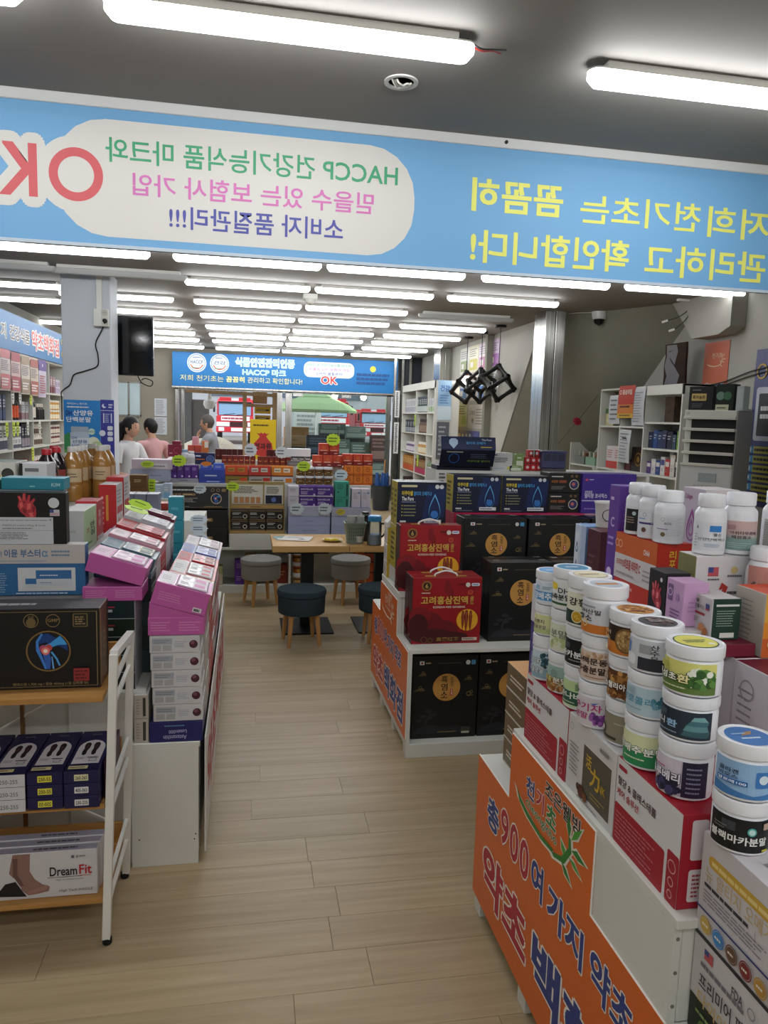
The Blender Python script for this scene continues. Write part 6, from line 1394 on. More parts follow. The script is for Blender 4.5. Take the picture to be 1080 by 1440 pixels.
carton('propolis_carton','small white and dark green carton with a flag beside the orange and yellow carton','box',1.034,1.108,1.471,1.556,1.226,1.322,{'all': '#c9c5c4','front': '#1f3a2e','right': '#1f3a2e'},{'left': [('T','당글',.1,.80,.3,.1,'#2f2c2a',{'bold': .02}),('T','프로폴리스',.1,.66,.55,.1,'#2f2c2a',{'bold': .01}),('R',.1,.52,.6,.06,'#a03a34'),('R',.72,.68,.16,.16,'#4a4f86'),('R',.72,.68,.16,.04,'#b04a50'),('C',.6,.2,.13,'#c98a5a',14),('C',.78,.16,.09,'#b8703c',12),('L',.1,.32,.4,.14,3,'#7d7874',.4),('R',0,0,1,.08,'#8a6a44')],'front': [('R',.12,.82,.8,.05,'#d8dad4'),('L',.15,.32,.7,.42,7,'#9ab0a2',.3),('R',.3,.06,.5,.12,'#d2d2ca')]})
carton('pink_carton','small pink carton beside the dark green one','box',1.0,1.066,1.533,1.606,1.2405,1.345,'#c49ac0',{'left': [('R',.1,.5,.3,.38,'#7a5a86',.03),('O',.25,.7,.09,.02,'#d8c0dc',14),('L',.3,.1,.6,.25,3,'#7a5286',.4),('R',.6,.55,.15,.15,'#a880b4')],'front': [('L',.2,.3,.5,.3,3,'#a880b0',.3)]})
def heart(p,cx,cy,r,c1='#b0343c',c2='#d8605c',c3='#7c1f2c'):
    k = p.h/p.w
    def t(pts): return [(cx+a*r*k,cy+b*r) for a,b in pts]
    p.any(t([(-.55,.35),(-.62,.0),(-.45,-.4),(-.05,-.78),(.3,-.98),(.55,-.92),(.66,-.5),(.6,-.05),(.4,.25),(.1,.42),(-.3,.5)]),c1);p.k += 1
    for q in ([(-.5,.3),(-.62,.75),(-.45,.8),(-.28,.45)],[(-.3,.45),(-.25,.95),(-.05,.98),(-.02,.42)],[(.0,.4),(.12,.85),(.28,.82),(.22,.32)],[(.2,.3),(.5,.62),(.6,.5),(.42,.2)]): p.any(t(q),c1)
    for q in ([(-.5,.2),(-.3,.35),(-.25,.0),(-.45,-.2)],[(.05,.2),(.3,.2),(.25,-.2),(0,-.25)],[(.1,-.5),(.4,-.45),(.45,-.8),(.25,-.85)],[(-.45,.72),(-.55,.7),(-.45,.4),(-.38,.42)],[(-.15,.9),(-.22,.88),(-.2,.5),(-.12,.5)]): p.any(t(q),c2)
    for q in ([(-.2,-.1),(.0,-.3),(-.1,-.6),(-.3,-.35)],[(.4,.05),(.58,-.1),(.5,-.45),(.38,-.3)],[(-.28,.4),(-.05,.35),(-.2,.15)]): p.any(t(q),c3)
carton('heart_carton','small black carton with a red heart beside the pink one','box',1.0,1.066,1.608,1.688,1.2405,1.352,'#17151a',{'left': [(heart,.5,.45,.32,'#b83a48','#e07a80','#7c1f34'),('C',.75,.82,.05,'#cfc8cc',12),('L',.1,.08,.6,.06,1,'#8a8488')]})
carton('wide_carton','white wide carton with a flag, arrow and pepper bowl under the lettered bottles','box',1.09,1.27,1.632,1.71,1.1955,1.3895,{'all': '#d2ced0','left': '#7f7d50','top': '#d8d5d4'},{'front': [('R',.20,.74,.16,.12,'#b8545c'),('R',.20,.79,.08,.07,'#3f4a86'),('L',.2,.68,.2,.04,1,'#6a666a'),('C',.60,.82,.05,'#c9b27a',10),('L',.5,.72,.25,.05,1,'#6a666a'),('P',[(.22,.3),(.36,.36),(.44,.58),(.38,.56),(.42,.66),(.52,.6),(.48,.5),(.45,.55),(.40,.32)],'#b03a34'),('C',.62,.2,.24,'#7d6a3a',26),('C',.62,.22,.18,'#33201a',22),(dots,.62,.22,.11,.12,26,['#7a2a22','#4a1f18','#94392c'],.04,6),('L',.5,.5,.3,.06,1,'#5a565a')]})
def vitc(): return [('R',0,.58,1,.42,'#c8602c'),('R',0,.30,1,.38,'#cfcaca'),('R',0,.30,.02,.3,'#cfcaca'),('T','프리미엄',.05,.50,.20,.10,'#b5362a',{}),('T','리포좀 비타민 C',.26,.47,.40,.16,'#b5362a',{'bold': .03}),('L',.06,.36,.5,.06,1,'#a9a0a0'),('L',.72,.38,.24,.2,3,'#9a9494',.35),('T','한 팩에 1000mg',.05,.17,.45,.07,'#ecd9c6',{}),('T','CHAA',.72,.78,.14,.08,'#f0e4d8',{'bold': .03}),('O',.06,.84,.06,.014,'#e6b890',16),('O',.15,.84,.06,.014,'#e6b890',16)]
carton('vitamin_carton','large orange and red carton with a white band under three white bottles','box',1.095,1.20,1.815,2.045,1.1955,1.3895,'#c3321f',{'left': vitc(),'front': [('T','리포좀비타민',.35,.1,.2,.8,'#e0c03a',{'vert': True,'bold': .02}),('R',.7,.1,.12,.8,'#d05a3a')]})
def bigbottle(x,y,z,h,r,label,ops,group=None,cap='#e3e4e8',body='#dfe0e4',ac=236,neck=.72,caph=.21,lh=.60):
    o = bottle('pill_bottle',x,y,z,h,r,mat(body,.3),mat(cap,.35),label,None,'bottle',group,neck,caph,lh,40)
    sh = h*(1-caph);g = G();w = 2.5;p = Pen(g,(0,0,0),(1,0,0),(0,0,1),(0,-1,0),r*w,sh*lh,((0,0,sh*.10),r,R(ac)-w/2));p.k = 1;p.run(ops);kid(o,g.obj('label',o));return o
WB = [('R',0,0,1,1,'#d8d8dc'),('O',.35,.82,.08,.015,'#9a9aa0',14),('T','600',.4,.62,.18,.1,'#77777e',{}),('L',.45,.15,.5,.75,14,'#b4b4ba',.3),('C',.38,.22,.09,'#6a5a3a',14),('R',.2,.42,.3,.03,'#8a6aa6')]
bigbottle(1.128,1.985,1.390,.150,.037,'white pill bottle with a black side label, beside the violet carton',[('R',0,0,1,1,'#d8d8dc'),('R',.1,.0,.42,.9,'#1c1a1c'),('L',.15,.3,.3,.3,3,'#a08a7a',.4),('C',.4,.72,.08,'#b9c4c8',14)])
bigbottle(1.128,1.91,1.390,.150,.037,'white pill bottle with a violet stripe, middle of three on the orange carton',[('R',0,0,1,1,'#d8d8dc'),('O',.3,.8,.08,.015,'#8a8a98',14),('R',.1,.42,.5,.08,'#4a3f7a'),('L',.5,.1,.45,.8,12,'#b4b4ba',.3),('C',.3,.2,.1,'#6a4a3a',14),('L',.1,.6,.3,.08,1,'#6f9ac0')])
bigbottle(1.135,1.835,1.390,.142,.040,'white pill bottle with grey small print, beside the flag carton',WB)
bigbottle(1.148,1.672,1.390,.150,.038,'white bottle with a blue badge and black lettering on the flag carton',[('R',0,0,1,1,'#d6d9de'),('R',.40,.66,.30,.22,'#2f7ac0',.03),('T','A',.06,.74,.06,.12,'#1a1a1c',{'bold': .03}),('T','류신',.5,.50,.2,.12,'#2a2c30',{'bold': .01}),('T','산양단백펙스',.12,.34,.72,.11,'#2a2c30',{'bold': .0}),('L',.3,.12,.45,.14,3,'#8fa6c4',.35),('L',.02,.1,.1,.5,5,'#9aa0aa',.3)],ac=250)
bigbottle(1.232,1.675,1.390,.155,.041,'clear white bottle with a pink and teal label on the flag carton',[('R',0,0,1,1,'#c2a6a4'),('R',0,0,1,.42,'#7f9a96'),('R',0,.42,1,.1,'#a9a4a0'),('T','X',.06,.78,.07,.1,'#1a1a1c',{'bold': .03}),('R',.14,.70,.18,.16,'#a88484'),('T','아쉬타우르베',.2,.54,.62,.12,'#3a2c34',{'bold': .01}),('T','패션효소',.24,.40,.45,.11,'#3a2c34',{'bold': .01}),('L',.15,.08,.6,.2,3,'#a9c0ba',.35)],ac=250)
bigbottle(1.345,1.675,1.390,.160,.040,'white bottle with a red framed label beside the pink and teal one',[('R',0,0,1,1,'#b4b0ae'),('L',.0,.1,.42,.8,14,'#7a7674',.4),('R',.45,.05,.5,.85,'#b03a2e'),('R',.49,.1,.42,.75,'#c9c4c2')],ac=250)
fb('black_carton','black flat carton under the white bottle with the red framed label','box',1.275,1.42,1.1955,1.389,1.632,.1,'#1c1a1b')
bigbottle(1.245,1.585,1.1955,.2245,.041,'white bottle with an orange label and a big letter beside the orange and yellow carton',[('R',0,0,1,1,'#b9a49a'),('R',0,.72,1,.28,'#c28a80'),(dots,.25,.42,.24,.34,120,['#6f5c5a','#cfc0b8','#54454a'],.024,4),('R',.52,0,.48,1,'#c9822c'),('R',.66,.78,.16,.16,'#d8d2cc'),('T','B',.58,.42,.18,.26,'#d8482c',{'bold': .04}),('T','B',.58,.10,.18,.26,'#d8482c',{'bold': .04})],ac=250,lh=.84,caph=.14)
fb('green_carton','small black and green carton at the picture edge beside the orange labelled bottle','box',1.275,1.36,1.1955,1.36,1.57,.05,'#20241c',{'front': [('L',.1,.5,.5,.3,2,'#c9cf9a',.5),('T','파스',.1,.3,.5,.14,'#d8d8cc',{'bold': .02})]})
def drop(p,cx,cy,r,c,th=.22):
    k = p.h/p.w;pts = []
    for i in range(28):
        a = 2*math.pi*i/28;x = math.sin(a)*(math.sin(a/2)**1.2)*.62;y_ = math.cos(a)
        pts.append((cx+x*r*k,cy+y_*r))
    for i in range(28):
        a,b = pts[i],pts[(i+1) % 28]
        p.poly([a,(cx+(a[0]-cx)*(1-th),cy-.12*r+(a[1]-cy)*(1-th)),(cx+(b[0]-cx)*(1-th),cy-.12*r+(b[1]-cy)*(1-th)),b],c)
carton('collagen_carton','white carton with a violet drop beside the air conditioner','box',1.40,1.52,2.075,2.195,1.22,1.515,{'all': '#cdc6c8','left': '#c0b6c4'},{'left': [('T','Collagen',.1,.86,.35,.07,'#a0408a',{}),(drop,.48,.60,.18,'#9a4a96',.2),(drop,.48,.57,.10,'#b070ac',.35),('T','저분자콜라겐',.3,.26,.62,.08,'#9a4a86',{}),('L',.3,.06,.5,.12,3,'#a49aa6',.35)],'front': [('T','Collagen',.12,.82,.5,.07,'#3a3034',{}),('T','저분자 콜라겐',.12,.72,.7,.06,'#b04a7a',{})]+[('R',.12,.62-.1*i,.05,.012,'#3a3034') for i in range(5)]+[('L',.2,.60-.1*i,.6,.05,1,'#77706f') for i in range(5)]})
carton('violet_slim_carton','violet upright carton with a moon sign beside the three white bottles','box',1.10,1.185,2.05,2.115,1.22,1.525,'#5f3a92',{'left': [('T','C',.3,.58,.35,.10,'#c9b6e0',{'bold': .02}),('L',.15,.38,.6,.12,2,'#b59ad6',.4),('R',.2,.85,.3,.03,'#c9b6e0'),('C',.45,.12,.05,'#d0c0e6',14)],'front': [('L',.2,.1,.6,.7,12,'#8a6ab8',.25)]})
carton('blue_white_carton','pale blue carton with white drops behind the maroon one','box',1.137,1.26,2.335,2.42,1.10,1.36,{'all': '#6f93c2','left': '#c2d0e2'},{'left': [('R',.62,0,.38,1,'#a9bcd8'),('R',.12,.1,.32,.8,'#d8e0ea'),(drop,.28,.7,.08,'#5a6f98',.5),(drop,.28,.45,.08,'#5a6f98',.5),(drop,.28,.2,.08,'#5a6f98',.5)]})
carton('dark_maroon_carton','dark maroon carton beside the pale blue one','box',1.132,1.26,2.215,2.31,1.10,1.36,{'all': '#4a1c2a','top': '#5c2434'},{'left': [('L',.15,.2,.5,.5,6,'#7c4a58',.3)]})
root = empty('back_riser',(1.12,2.20,.566),'white riser box at the far side of the near stand','riser')
g = G();g.box(0,0,0,1.3,.13,.53,M_WHITE,ch=.001);g.obj('body',root)
g = G();g.box(-.03,-.155,0,1.3,-.002,.6535,M_WHITE,ch=.001);g.obj('front_step',root)
g = G();g.box(0,0,.53,1.3,.13,.5335,M_WHITE);g.obj('top_board',root)
cup(1.195,2.325,1.3605,.085,.033,'white paper cup with a line logo on the maroon and pale blue cartons',None,1,True)
fb('white_flat_carton','white carton with an orange top behind the three bottles','box',1.27,1.37,1.0998,1.47,2.24,.08,{'all': '#c9c6c2','top': '#c98a4a'})

# =================================================================== GOODS ON THE SECOND STAND
def goat_ops():
    g1 = '#7d6a44'
    cloud = lambda x,y,s=1: [('R',x,y,.10*s,.006,g1),('R',x+.03*s,y+.012,.06*s,.006,g1),('O',x+.05*s,y+.025,.016*s,.005,g1,12),('R',x-.02*s,y-.012,.12*s,.005,g1)]
    def tree(p):
        c = '#2b2a30'
        p.any([(.18,.06),(.22,.06),(.24,.2),(.30,.28),(.27,.30),(.21,.22),(.2,.14)],c)
        for x,y,r in ((.26,.33,.05),(.18,.27,.045),(.34,.29,.04),(.12,.22,.04),(.28,.25,.04)): p.disc(x,y,r,c,12,r*.5)
        p.any([(.04,.06),(.96,.06),(.9,.12),(.7,.16),(.5,.13),(.3,.17),(.1,.13)],'#26252b')
    return [(tree,),('R',.10,.895,.07,.045,'#d8d6d2',.004),('C',.135,.917,.014,'#a03a44',10),('L',.19,.90,.09,.03,1,'#a9977a'),('R',.38,.908,.35,.006,'#5e5446'),('C',.84,.915,.028,'#cfd0cc',16),('R',.89,.888,.065,.055,'#4f93c0',.006),
        ('C',.52,.62,.165,'#c08c46',32),('T','흑염소',.435,.49,.10,.27,'#1d1712',{'vert': True,'bold': .015}),('T','토종',.575,.63,.055,.11,'#3a2c1c',{'vert': True,'bold': .0}),('R',.575,.52,.045,.08,'#a8342e',.006),('T','진액',.585,.525,.026,.068,'#efe0c8',{'vert': True})]+cloud(.10,.78)+cloud(.05,.60,1.3)+cloud(.80,.72)+[('O',.86,.54,.03,.008,g1,14),('O',.90,.56,.02,.006,g1,12),('R',.83,.52,.1,.006,g1),('L',.40,.075,.3,.02,1,g1),('R',.76,.09,.14,.05,'#3c3a36'),('R',.77,.06,.12,.025,'#b9b4a6')]
GO = goat_ops()
GTOP = [('L',.3,.75,.4,.1,1,'#a9a6a0'),('R',.1,.7,.1,.15,'#b9b6b0'),('R',.85,.7,.1,.15,'#b9b6b0')]
def goat(x0,x1,y0,y1,z0,z1,lab):
    return carton('goat_carton',lab,'box',x0,x1,y0,y1,z0,z1,'#161617',{'front': GO,'top': GTOP},'black cartons with a gold sun')
goat(.838,1.185,3.555,3.72,.0705,.512,'black gold-sun carton in the low open shelf beside the orange board')
goat(1.192,1.54,3.555,3.72,.0705,.512,'black gold-sun carton in the low open shelf, second from the orange board')
goat(1.547,1.895,3.555,3.72,.0705,.512,'black gold-sun carton in the low open shelf, third from the orange board')
goat(1.242,1.585,3.60,3.695,.5655,.985,'black gold-sun carton on the ledge beside the front red ginseng carton')
goat(1.242,1.585,3.697,3.775,.5655,.985,'black gold-sun carton close behind the one on the ledge')
goat(1.592,1.935,3.60,3.775,.5655,.985,'black gold-sun carton on the ledge partly behind the stacked jars')
goat(1.188,1.556,3.93,4.10,.7855,1.172,'black gold-sun carton on the upper tier behind the ledge carton')
goat(1.568,1.936,3.93,4.10,.7855,1.172,'black gold-sun carton on the upper tier, second from the ginseng cartons')
goat(1.948,2.316,3.93,4.10,.7855,1.172,'black gold-sun carton on the upper tier behind the maroon carton')
def gin_ops():
    def sil(p):
        for cx,cy,rx,ry,c in ((.50,.86,.05,.10,'#7c1219'),(.55,.76,.04,.09,'#7c1219'),(.20,.30,.26,.20,'#6a1219'),(.45,.20,.22,.16,'#6a1219'),(.12,.44,.16,.12,'#7c151c'),(.30,.12,.34,.11,'#430e14'),(.62,.10,.20,.08,'#430e14'),(.10,.26,.14,.20,'#430e14')):
            p.disc(cx,cy,rx*p.w/p.h,c,22,ry);p.k += .2
    def roots(p):
        for x,y,w,h in ((.735,.30,.05,.20),(.785,.27,.055,.24),(.845,.28,.05,.22)):
            p.any([(x-w*.3,y+h),(x+w*.3,y+h),(x+w*.55,y+h*.6),(x+w*.35,y),(x-w*.05,y-h*.5),(x-w*.35,y),(x-w*.5,y+h*.55)],'#7a2f18');p.k += .3
            p.any([(x-w*.1,y+h*.9),(x+w*.15,y+h*.85),(x+w*.1,y-h*.3)],'#a4562a')
    return [(sil,),('O',.20,.88,.075,.02,'#8a6a34',22),('C',.20,.88,.05,'#2a1512',18),('T','6',.18,.845,.04,.07,'#c9a45a',{}),('L',.13,.76,.15,.025,1,'#d8c8a8'),('T','고려홍삼진액',.12,.60,.68,.125,'#c9a24a',{'bold': .035}),('T','골드',.83,.60,.055,.12,'#c9a24a',{'vert': True,'bold': .01}),('R',.79,.745,.08,.07,'#a8302c'),('O',.83,.78,.035,.006,'#c86a3a',12),('T','KOREAN RED GINSENG',.30,.545,.46,.03,'#e6d6c6',{}),('C',.80,.36,.165,'#e0a428',28),(roots,),
            ('L',.65,.89,.12,.03,1,'#3a1416'),('C',.79,.895,.035,'#d8d2ca',16),('R',.84,.875,.12,.045,'#d0d0dc',.02),('L',.86,.885,.08,.025,1,'#4a5aa6'),('T','高麗紅蔘',.36,.045,.32,.06,'#9a7a36',{'bold': .01}),('R',.73,.05,.22,.045,'#c9b8a8'),('L',.74,.06,.2,.03,2,'#3a2420',.5),('O',.18,.07,.05,.01,'#6a4a24',14),('O',.27,.06,.04,.01,'#6a4a24',14)]
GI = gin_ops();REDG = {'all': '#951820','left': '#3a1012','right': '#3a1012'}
def ginseng(x0,x1,y0,y1,z0,z1,lab):
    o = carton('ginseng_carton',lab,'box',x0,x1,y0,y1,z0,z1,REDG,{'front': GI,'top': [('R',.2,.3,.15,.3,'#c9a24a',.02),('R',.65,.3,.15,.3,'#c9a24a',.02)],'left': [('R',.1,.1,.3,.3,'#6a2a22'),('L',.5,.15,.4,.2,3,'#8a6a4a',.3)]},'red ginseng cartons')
    w = x1-x0;d = y1-y0
    g = G();g.tube(smooth_path([(-.06,0,0),(-.05,0,.012),(0,0,.026),(.05,0,.012),(.06,0,0)],8),.005,'#dcd8d2',8);h = g.obj('handle',o);h.location = (0,0,z1-z0);kid(o,h)
    return o
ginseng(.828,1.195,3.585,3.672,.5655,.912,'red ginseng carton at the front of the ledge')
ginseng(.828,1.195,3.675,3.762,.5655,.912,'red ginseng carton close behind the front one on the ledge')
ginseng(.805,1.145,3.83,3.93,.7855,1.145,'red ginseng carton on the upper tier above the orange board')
def pure_ops(): return [('P',[(.0,.0),(.55,.0),(.75,.5),(.6,1),(0,1)],'#0b1330'),('P',[(.5,.1),(.95,.2),(1,.9),(.62,.95)],'#0f2250'),('R',.08,.885,.32,.05,'#c9c29a',.02),('T','아쿠아셀',.09,.69,.22,.11,'#d9c23a',{'bold': .03}),('T','알티지 오메가-3',.33,.69,.36,.10,'#4aa0dc',{'bold': .02}),('T','The Pure',.09,.575,.24,.09,'#e4e6ea',{'bold': .03}),('L',.09,.53,.3,.03,1,'#8a93ac')]+[('R',.09,.45-.075*i,.02,.025,'#c9b23a') for i in range(4)]+[('L',.13,.44-.075*i,.28,.04,1,'#8f8f6a') for i in range(4)]+[(drop,.76,.44,.30,'#5fa8e0',.06),('L',.71,.30,.1,.05,1,'#9ac4e8'),('C',.76,.26,.09,'#2f6fb8',18),('C',.80,.90,.05,'#c9ccd2',16),('C',.89,.90,.05,'#c9ccd2',16),('R',.55,.05,.35,.09,'#d6d8da'),('L',.57,.07,.3,.05,1,'#5f6a7c'),('R',.06,.08,.12,.04,'#c9c9c4'),('L',.06,.03,.4,.03,1,'#77808f')]
PU = pure_ops()
def pure(x0,x1,y0,y1,z0,z1,lab):
    return carton('blue_carton',lab,'box',x0,x1,y0,y1,z0,z1,{'all': '#0a1024','left': '#b5a434'},{'front': PU,'left': [('L',.2,.15,.6,.7,6,'#33341f',.5)]},'navy cartons with a water drop')
pure(.818,1.10,4.00,4.085,1.118,1.362,'navy water-drop carton with a yellow side, upper one above the ginseng carton')
pure(.818,1.10,4.088,4.17,1.118,1.362,'navy water-drop carton close behind the upper one with the yellow side')
pure(.818,1.10,4.00,4.17,.872,1.116,'navy water-drop carton under the upper pair, behind the white handle')
carton('inner_box','plain white carton under the navy water-drop cartons','box',.82,1.10,4.0,4.17,.7855,.871,'#c9c8c4')
root = empty('inner_riser',(1.2,4.13,.7855),'white riser under the pink cartons and the navy row','riser')
for nm,b in (('top_board',(0,0,.245,1.45,.5,.26)),('back_panel',(.01,.01,0,1.44,.02,.245)),('back_panel',(.01,.48,0,1.44,.49,.245))):
    g = G();g.box(*b,M_WHITE,ch=.001);g.obj(nm,root)
for i,(x0,x1,c,t) in enumerate(((1.205,1.452,'#b01f48','crimson'),(1.455,1.742,'#b8264e','crimson with a pale disc'),(1.745,2.03,'#c03a66','rose'),(2.033,2.36,'#b98aa0','pale pink'))):
    fb('pink_carton',f'{t} long carton under the navy row on the second stand','box',x0,x1,1.046,1.166,4.20,.30,c,{'front': [('L',.3,.5,.3,.3,2,'#efd6de',.5)]+([('C',.72,.35,.42,'#d8a8b0',20)] if i == 1 else [])},'crimson long cartons')
pure(1.203,1.503,4.24,4.40,1.1665,1.388,'navy water-drop carton in the row, next to the yellow-sided pair')
pure(1.506,1.806,4.24,4.40,1.1665,1.388,'navy water-drop carton in the row, beside the small black joint cartons')
for k in range(2):
    fb('joint_carton',f'small black joint carton on the second stand, {("lower","upper")[k]} of two','box',1.812,2.018,1.1665+.122*k,1.287+.122*k,4.26,.15,'#1a191a',{'front': [('L',.08,.78,.4,.08,1,'#cfccc6',.7),('T','보궁엔',.08,.5,.2,.14,'#b8703c',{'bold': .02}),('R',.32,.5,.24,.14,'#8a4a2c',.05),('L',.08,.15,.5,.2,3,'#8a8884',.35),('O',.80,.42,.26,.04,'#cfc6b4',20),('C',.80,.42,.2,'#3a3a6c',16),('C',.78,.44,.09,'#c86a6a',12),('O',.72,.85,.06,.02,'#b98a5a',12),('O',.86,.85,.06,.02,'#b98a5a',12)]},'small black joint cartons')
fb('violet_carton','large violet carton with white lettering behind the paper cup','box',2.022,2.38,1.1665,1.41,4.24,.16,'#46308c',{'front': [('R',.05,.82,.05,.05,'#c9486a',.01),('L',.12,.83,.1,.04,1,'#c9c2e0'),('T','관절팔팔',.05,.50,.14,.07,'#d8d2ea',{}),('T','멀티팡 코사믹스',.05,.38,.42,.12,'#e2def0',{'bold': .02}),('R',0,.30,1,.03,'#b9b2d8'),('L',.05,.08,.4,.06,1,'#8a7ac0')]})
# open navy lid,packs and small stacks standing behind the row
root = empty('open_carton',(1.39,4.66,1.388),'open navy carton with its lid folded up behind the navy row','display carton')
g = G();g.box(-.18,0,0,.18,.16,.03,'#0f1730',ch=.002);g.obj('tray',root)
M_ = Matrix.Rotation(R(22),4,'X')
g = G();g.box(-.18,0,.0,.18,.012,.115,'#0d1226',M_ ,ch=.002);lid_ = g.obj('lid',root);lid_.location = (0,-.05,.028)
q = G();Rm = M_.to_3x3();p = Pen(q,(-.18,0,0),(1,0,0),Rm @ Vector((0,0,1)),Rm @ Vector((0,-1,0)),.36,.115);p.run([('O',.25,.5,.3,.03,'#2f6fb8',20),('R',.1,.85,.3,.06,'#a9a9a0',.02),('T','아쿠아셀 알티지',.5,.28,.42,.13,'#6f8a3a',{'bold': .02}),('L',.55,.5,.35,.3,3,'#5f6a7c',.3)]);q.obj('print',lid_)
M2_ = Matrix.Rotation(R(-14),4,'X')
g = G();g.box(-.18,0,0,.18,.010,.085,'#14204a',M2_,ch=.002);fl = g.obj('flap',root);fl.location = (0,-.095,.137)
q = G();Rm = M2_.to_3x3();p = Pen(q,(-.18,0,0),(1,0,0),Rm @ Vector((0,0,1)),Rm @ Vector((0,-1,0)),.36,.085);p.run([('P',[(.22,.08),(.30,.45),(.30,.7),(.26,.85),(.18,.85),(.14,.7),(.14,.45)],'#b9cfe6'),('T','알티지 오메가',.45,.42,.36,.2,'#4aa0dc',{'bold': .02}),('T','The Pure',.74,.70,.18,.14,'#d8dce4',{'bold': .02}),('R',.72,.18,.2,.06,'#c9b23a')]);q.obj('print',fl)
fb('white_carton','white square carton with small lettering beside the open navy lid','box',1.58,1.72,1.3885,1.508,4.66,.10,'#c9cac6',{'front': [('R',.1,.84,.14,.06,'#3a3a44'),('L',.1,.45,.8,.3,3,'#55585c',.5),('P',[(.72,.1),(.9,.1),(.81,.28)],'#d8c23a'),('L',.1,.1,.5,.08,1,'#8fb0c8')]})
for i in range(2): fb('green_pouch',f'green and white pouch behind the navy row, {("taller","shorter")[i]} one','pouch',(1.755,1.70)[i],(1.815,1.79)[i],1.3885,(1.50,1.425)[i],(4.70,4.66)[i],.05,'#7f9a5a',{'front': [('R',.1,.1,.8,.5,'#d6d8c4'),('L',.2,.7,.6,.15,1,'#e6ead4')]})
for j in range(3):
    for i in range(3 if j < 2 else 2):
        fb('red_pack',f'small red tower pack, {ORD[j]} layer, {ORD[i]} from the green pouch','box',1.822+.041*i+.02*(j == 2),1.861+.041*i+.02*(j == 2),1.3885+.047*j,1.4345+.047*j,4.70,.05,'#c02a2c',{'front': [('C',.5,.55,.22,'#d8c8c8',12),('R',0,0,1,.2,'#7c1a20')]},'small red packs in a tower')
fb('white_pack','slim white pack standing on the red tower','box',1.87,1.895,1.4825,1.53,4.70,.03,'#d0cdc8')
root = empty('storage_box',(2.01,4.72,1.41),'smoky clear plastic storage box with a lid behind the black joint cartons','storage box')
g = G();g.box(-.085,-.06,0,.085,.06,.105,mat('#4a4c6a',.2),ch=.006);g.obj('body',root)
g = G();g.box(-.09,-.065,.105,.09,.065,.118,mat('#5c5e7e',.25),ch=.004);g.obj('lid',root)
for x in (-.05,0,.05): g = G();g.box(x-.02,-.0625,.05,x+.02,-.061,.095,'#30324a');g.obj('window',root)
root = empty('back_shelf',(1.2,4.62,0),'white shelf behind the second stand carrying the open navy carton','shelf')
for nm,b in (('top_board',(0,.025,1.368,1.5,.3,1.388)),('side_panel',(0,.025,0,.02,.3,1.368)),('side_panel',(1.48,.025,0,1.5,.3,1.368)),('shelf_board',(.02,.025,.6,1.48,.3,.62))):
    g = G();g.box(*b,M_WHITE);g.obj(nm,root)
carton('box_lift','flat carton under the smoky storage box','box',1.93,2.10,4.66,4.79,1.3885,1.4095,'#55524e')
for k in range(3):
    z0 = .7855+.098*k
    carton('white_yellow_carton',f'white and yellow carton under the gable-topped one, {ORD[k]} from below','box',.803,.86,4.18,4.275,z0,z0+.097,{'all': '#cdcac6','front': '#b9a02e'},{'left': [('C',.4,.5,.12,'#b9a08a',12),('L',.2,.2,.6,.5,5,'#9a9692',.3)],'front': [('R',.3,0,.4,1,'#d8cfa0')]},'white and yellow cartons')
g = G();g.prism([(-.03,0),(.03,0),(.03,.025),(0,.06),(-.03,.025)],.09,mat('#d6d4d0',.5));tag(g.obj('roof_carton',loc=(.832,4.182,1.0805)),'white gable-topped carton on the white and yellow pile','box')

# =================================================================== LEFT DISPLAY (stepped,running along the aisle)
root = empty('display_stand',(-.15,2.72,0),'white stepped display stand carrying the pink cartons','display stand')
X0 = .15
for nm,b in (('end_panel',(-.263,0,0,-.02,.018,.466)),('end_panel',(-.263,2.40,.03,-.02,2.42,.466)),('low_ledge',(-.263,.0,.466,-.015,2.42,.486)),('side_panel',(-.035,.018,.03,-.02,2.40,.466)),('end_panel',(-.48,.022,.03,-.264,.04,.66)),('mid_ledge',(-.48,.02,.66,-.21,2.42,.68)),('riser',(-.225,.04,.486,-.21,2.40,.66)),('end_panel',(-1.25,.04,.03,-.481,.06,.90)),('top_ledge',(-1.25,.04,.90,-.44,2.52,.92)),('riser',(-.455,.06,.68,-.44,2.50,.90)),('end_panel',(-1.25,2.5,.03,-.481,2.52,.90)),('plinth',(-1.2,.03,0,-.03,2.41,.03))):
    g = G();g.box(*b,M_WHITE,ch=.0015);g.obj(nm,root)
g = G()
for x,z in ((-.235,.11),(-.03,.12),(-.035,.10)): g.lathe([(0,.0012),(.003,.001),(.003,0)],'#3a3834',8,M=Matrix.Translation((x,0,z)) @ Matrix.Rotation(R(90),4,'X'))
g.obj('screw',root)
br = empty('side_board',(-.1485,2.73,0),'long white side board with red and blue lettering along the aisle edge','sign board')
g = G();g.box(0,0,.04,.006,2.3,.50,mat('#d2cfcb',.4),ch=.001);g.obj('board',br)
q = G();p = Pen(q,(.0062,0,0),(0,1,0),(0,0,1),(1,0,0),1,1);p.text('약초백화점',.1,.12,1.9,.30,'#b32a3a',.04);q.obj('lettering',br)
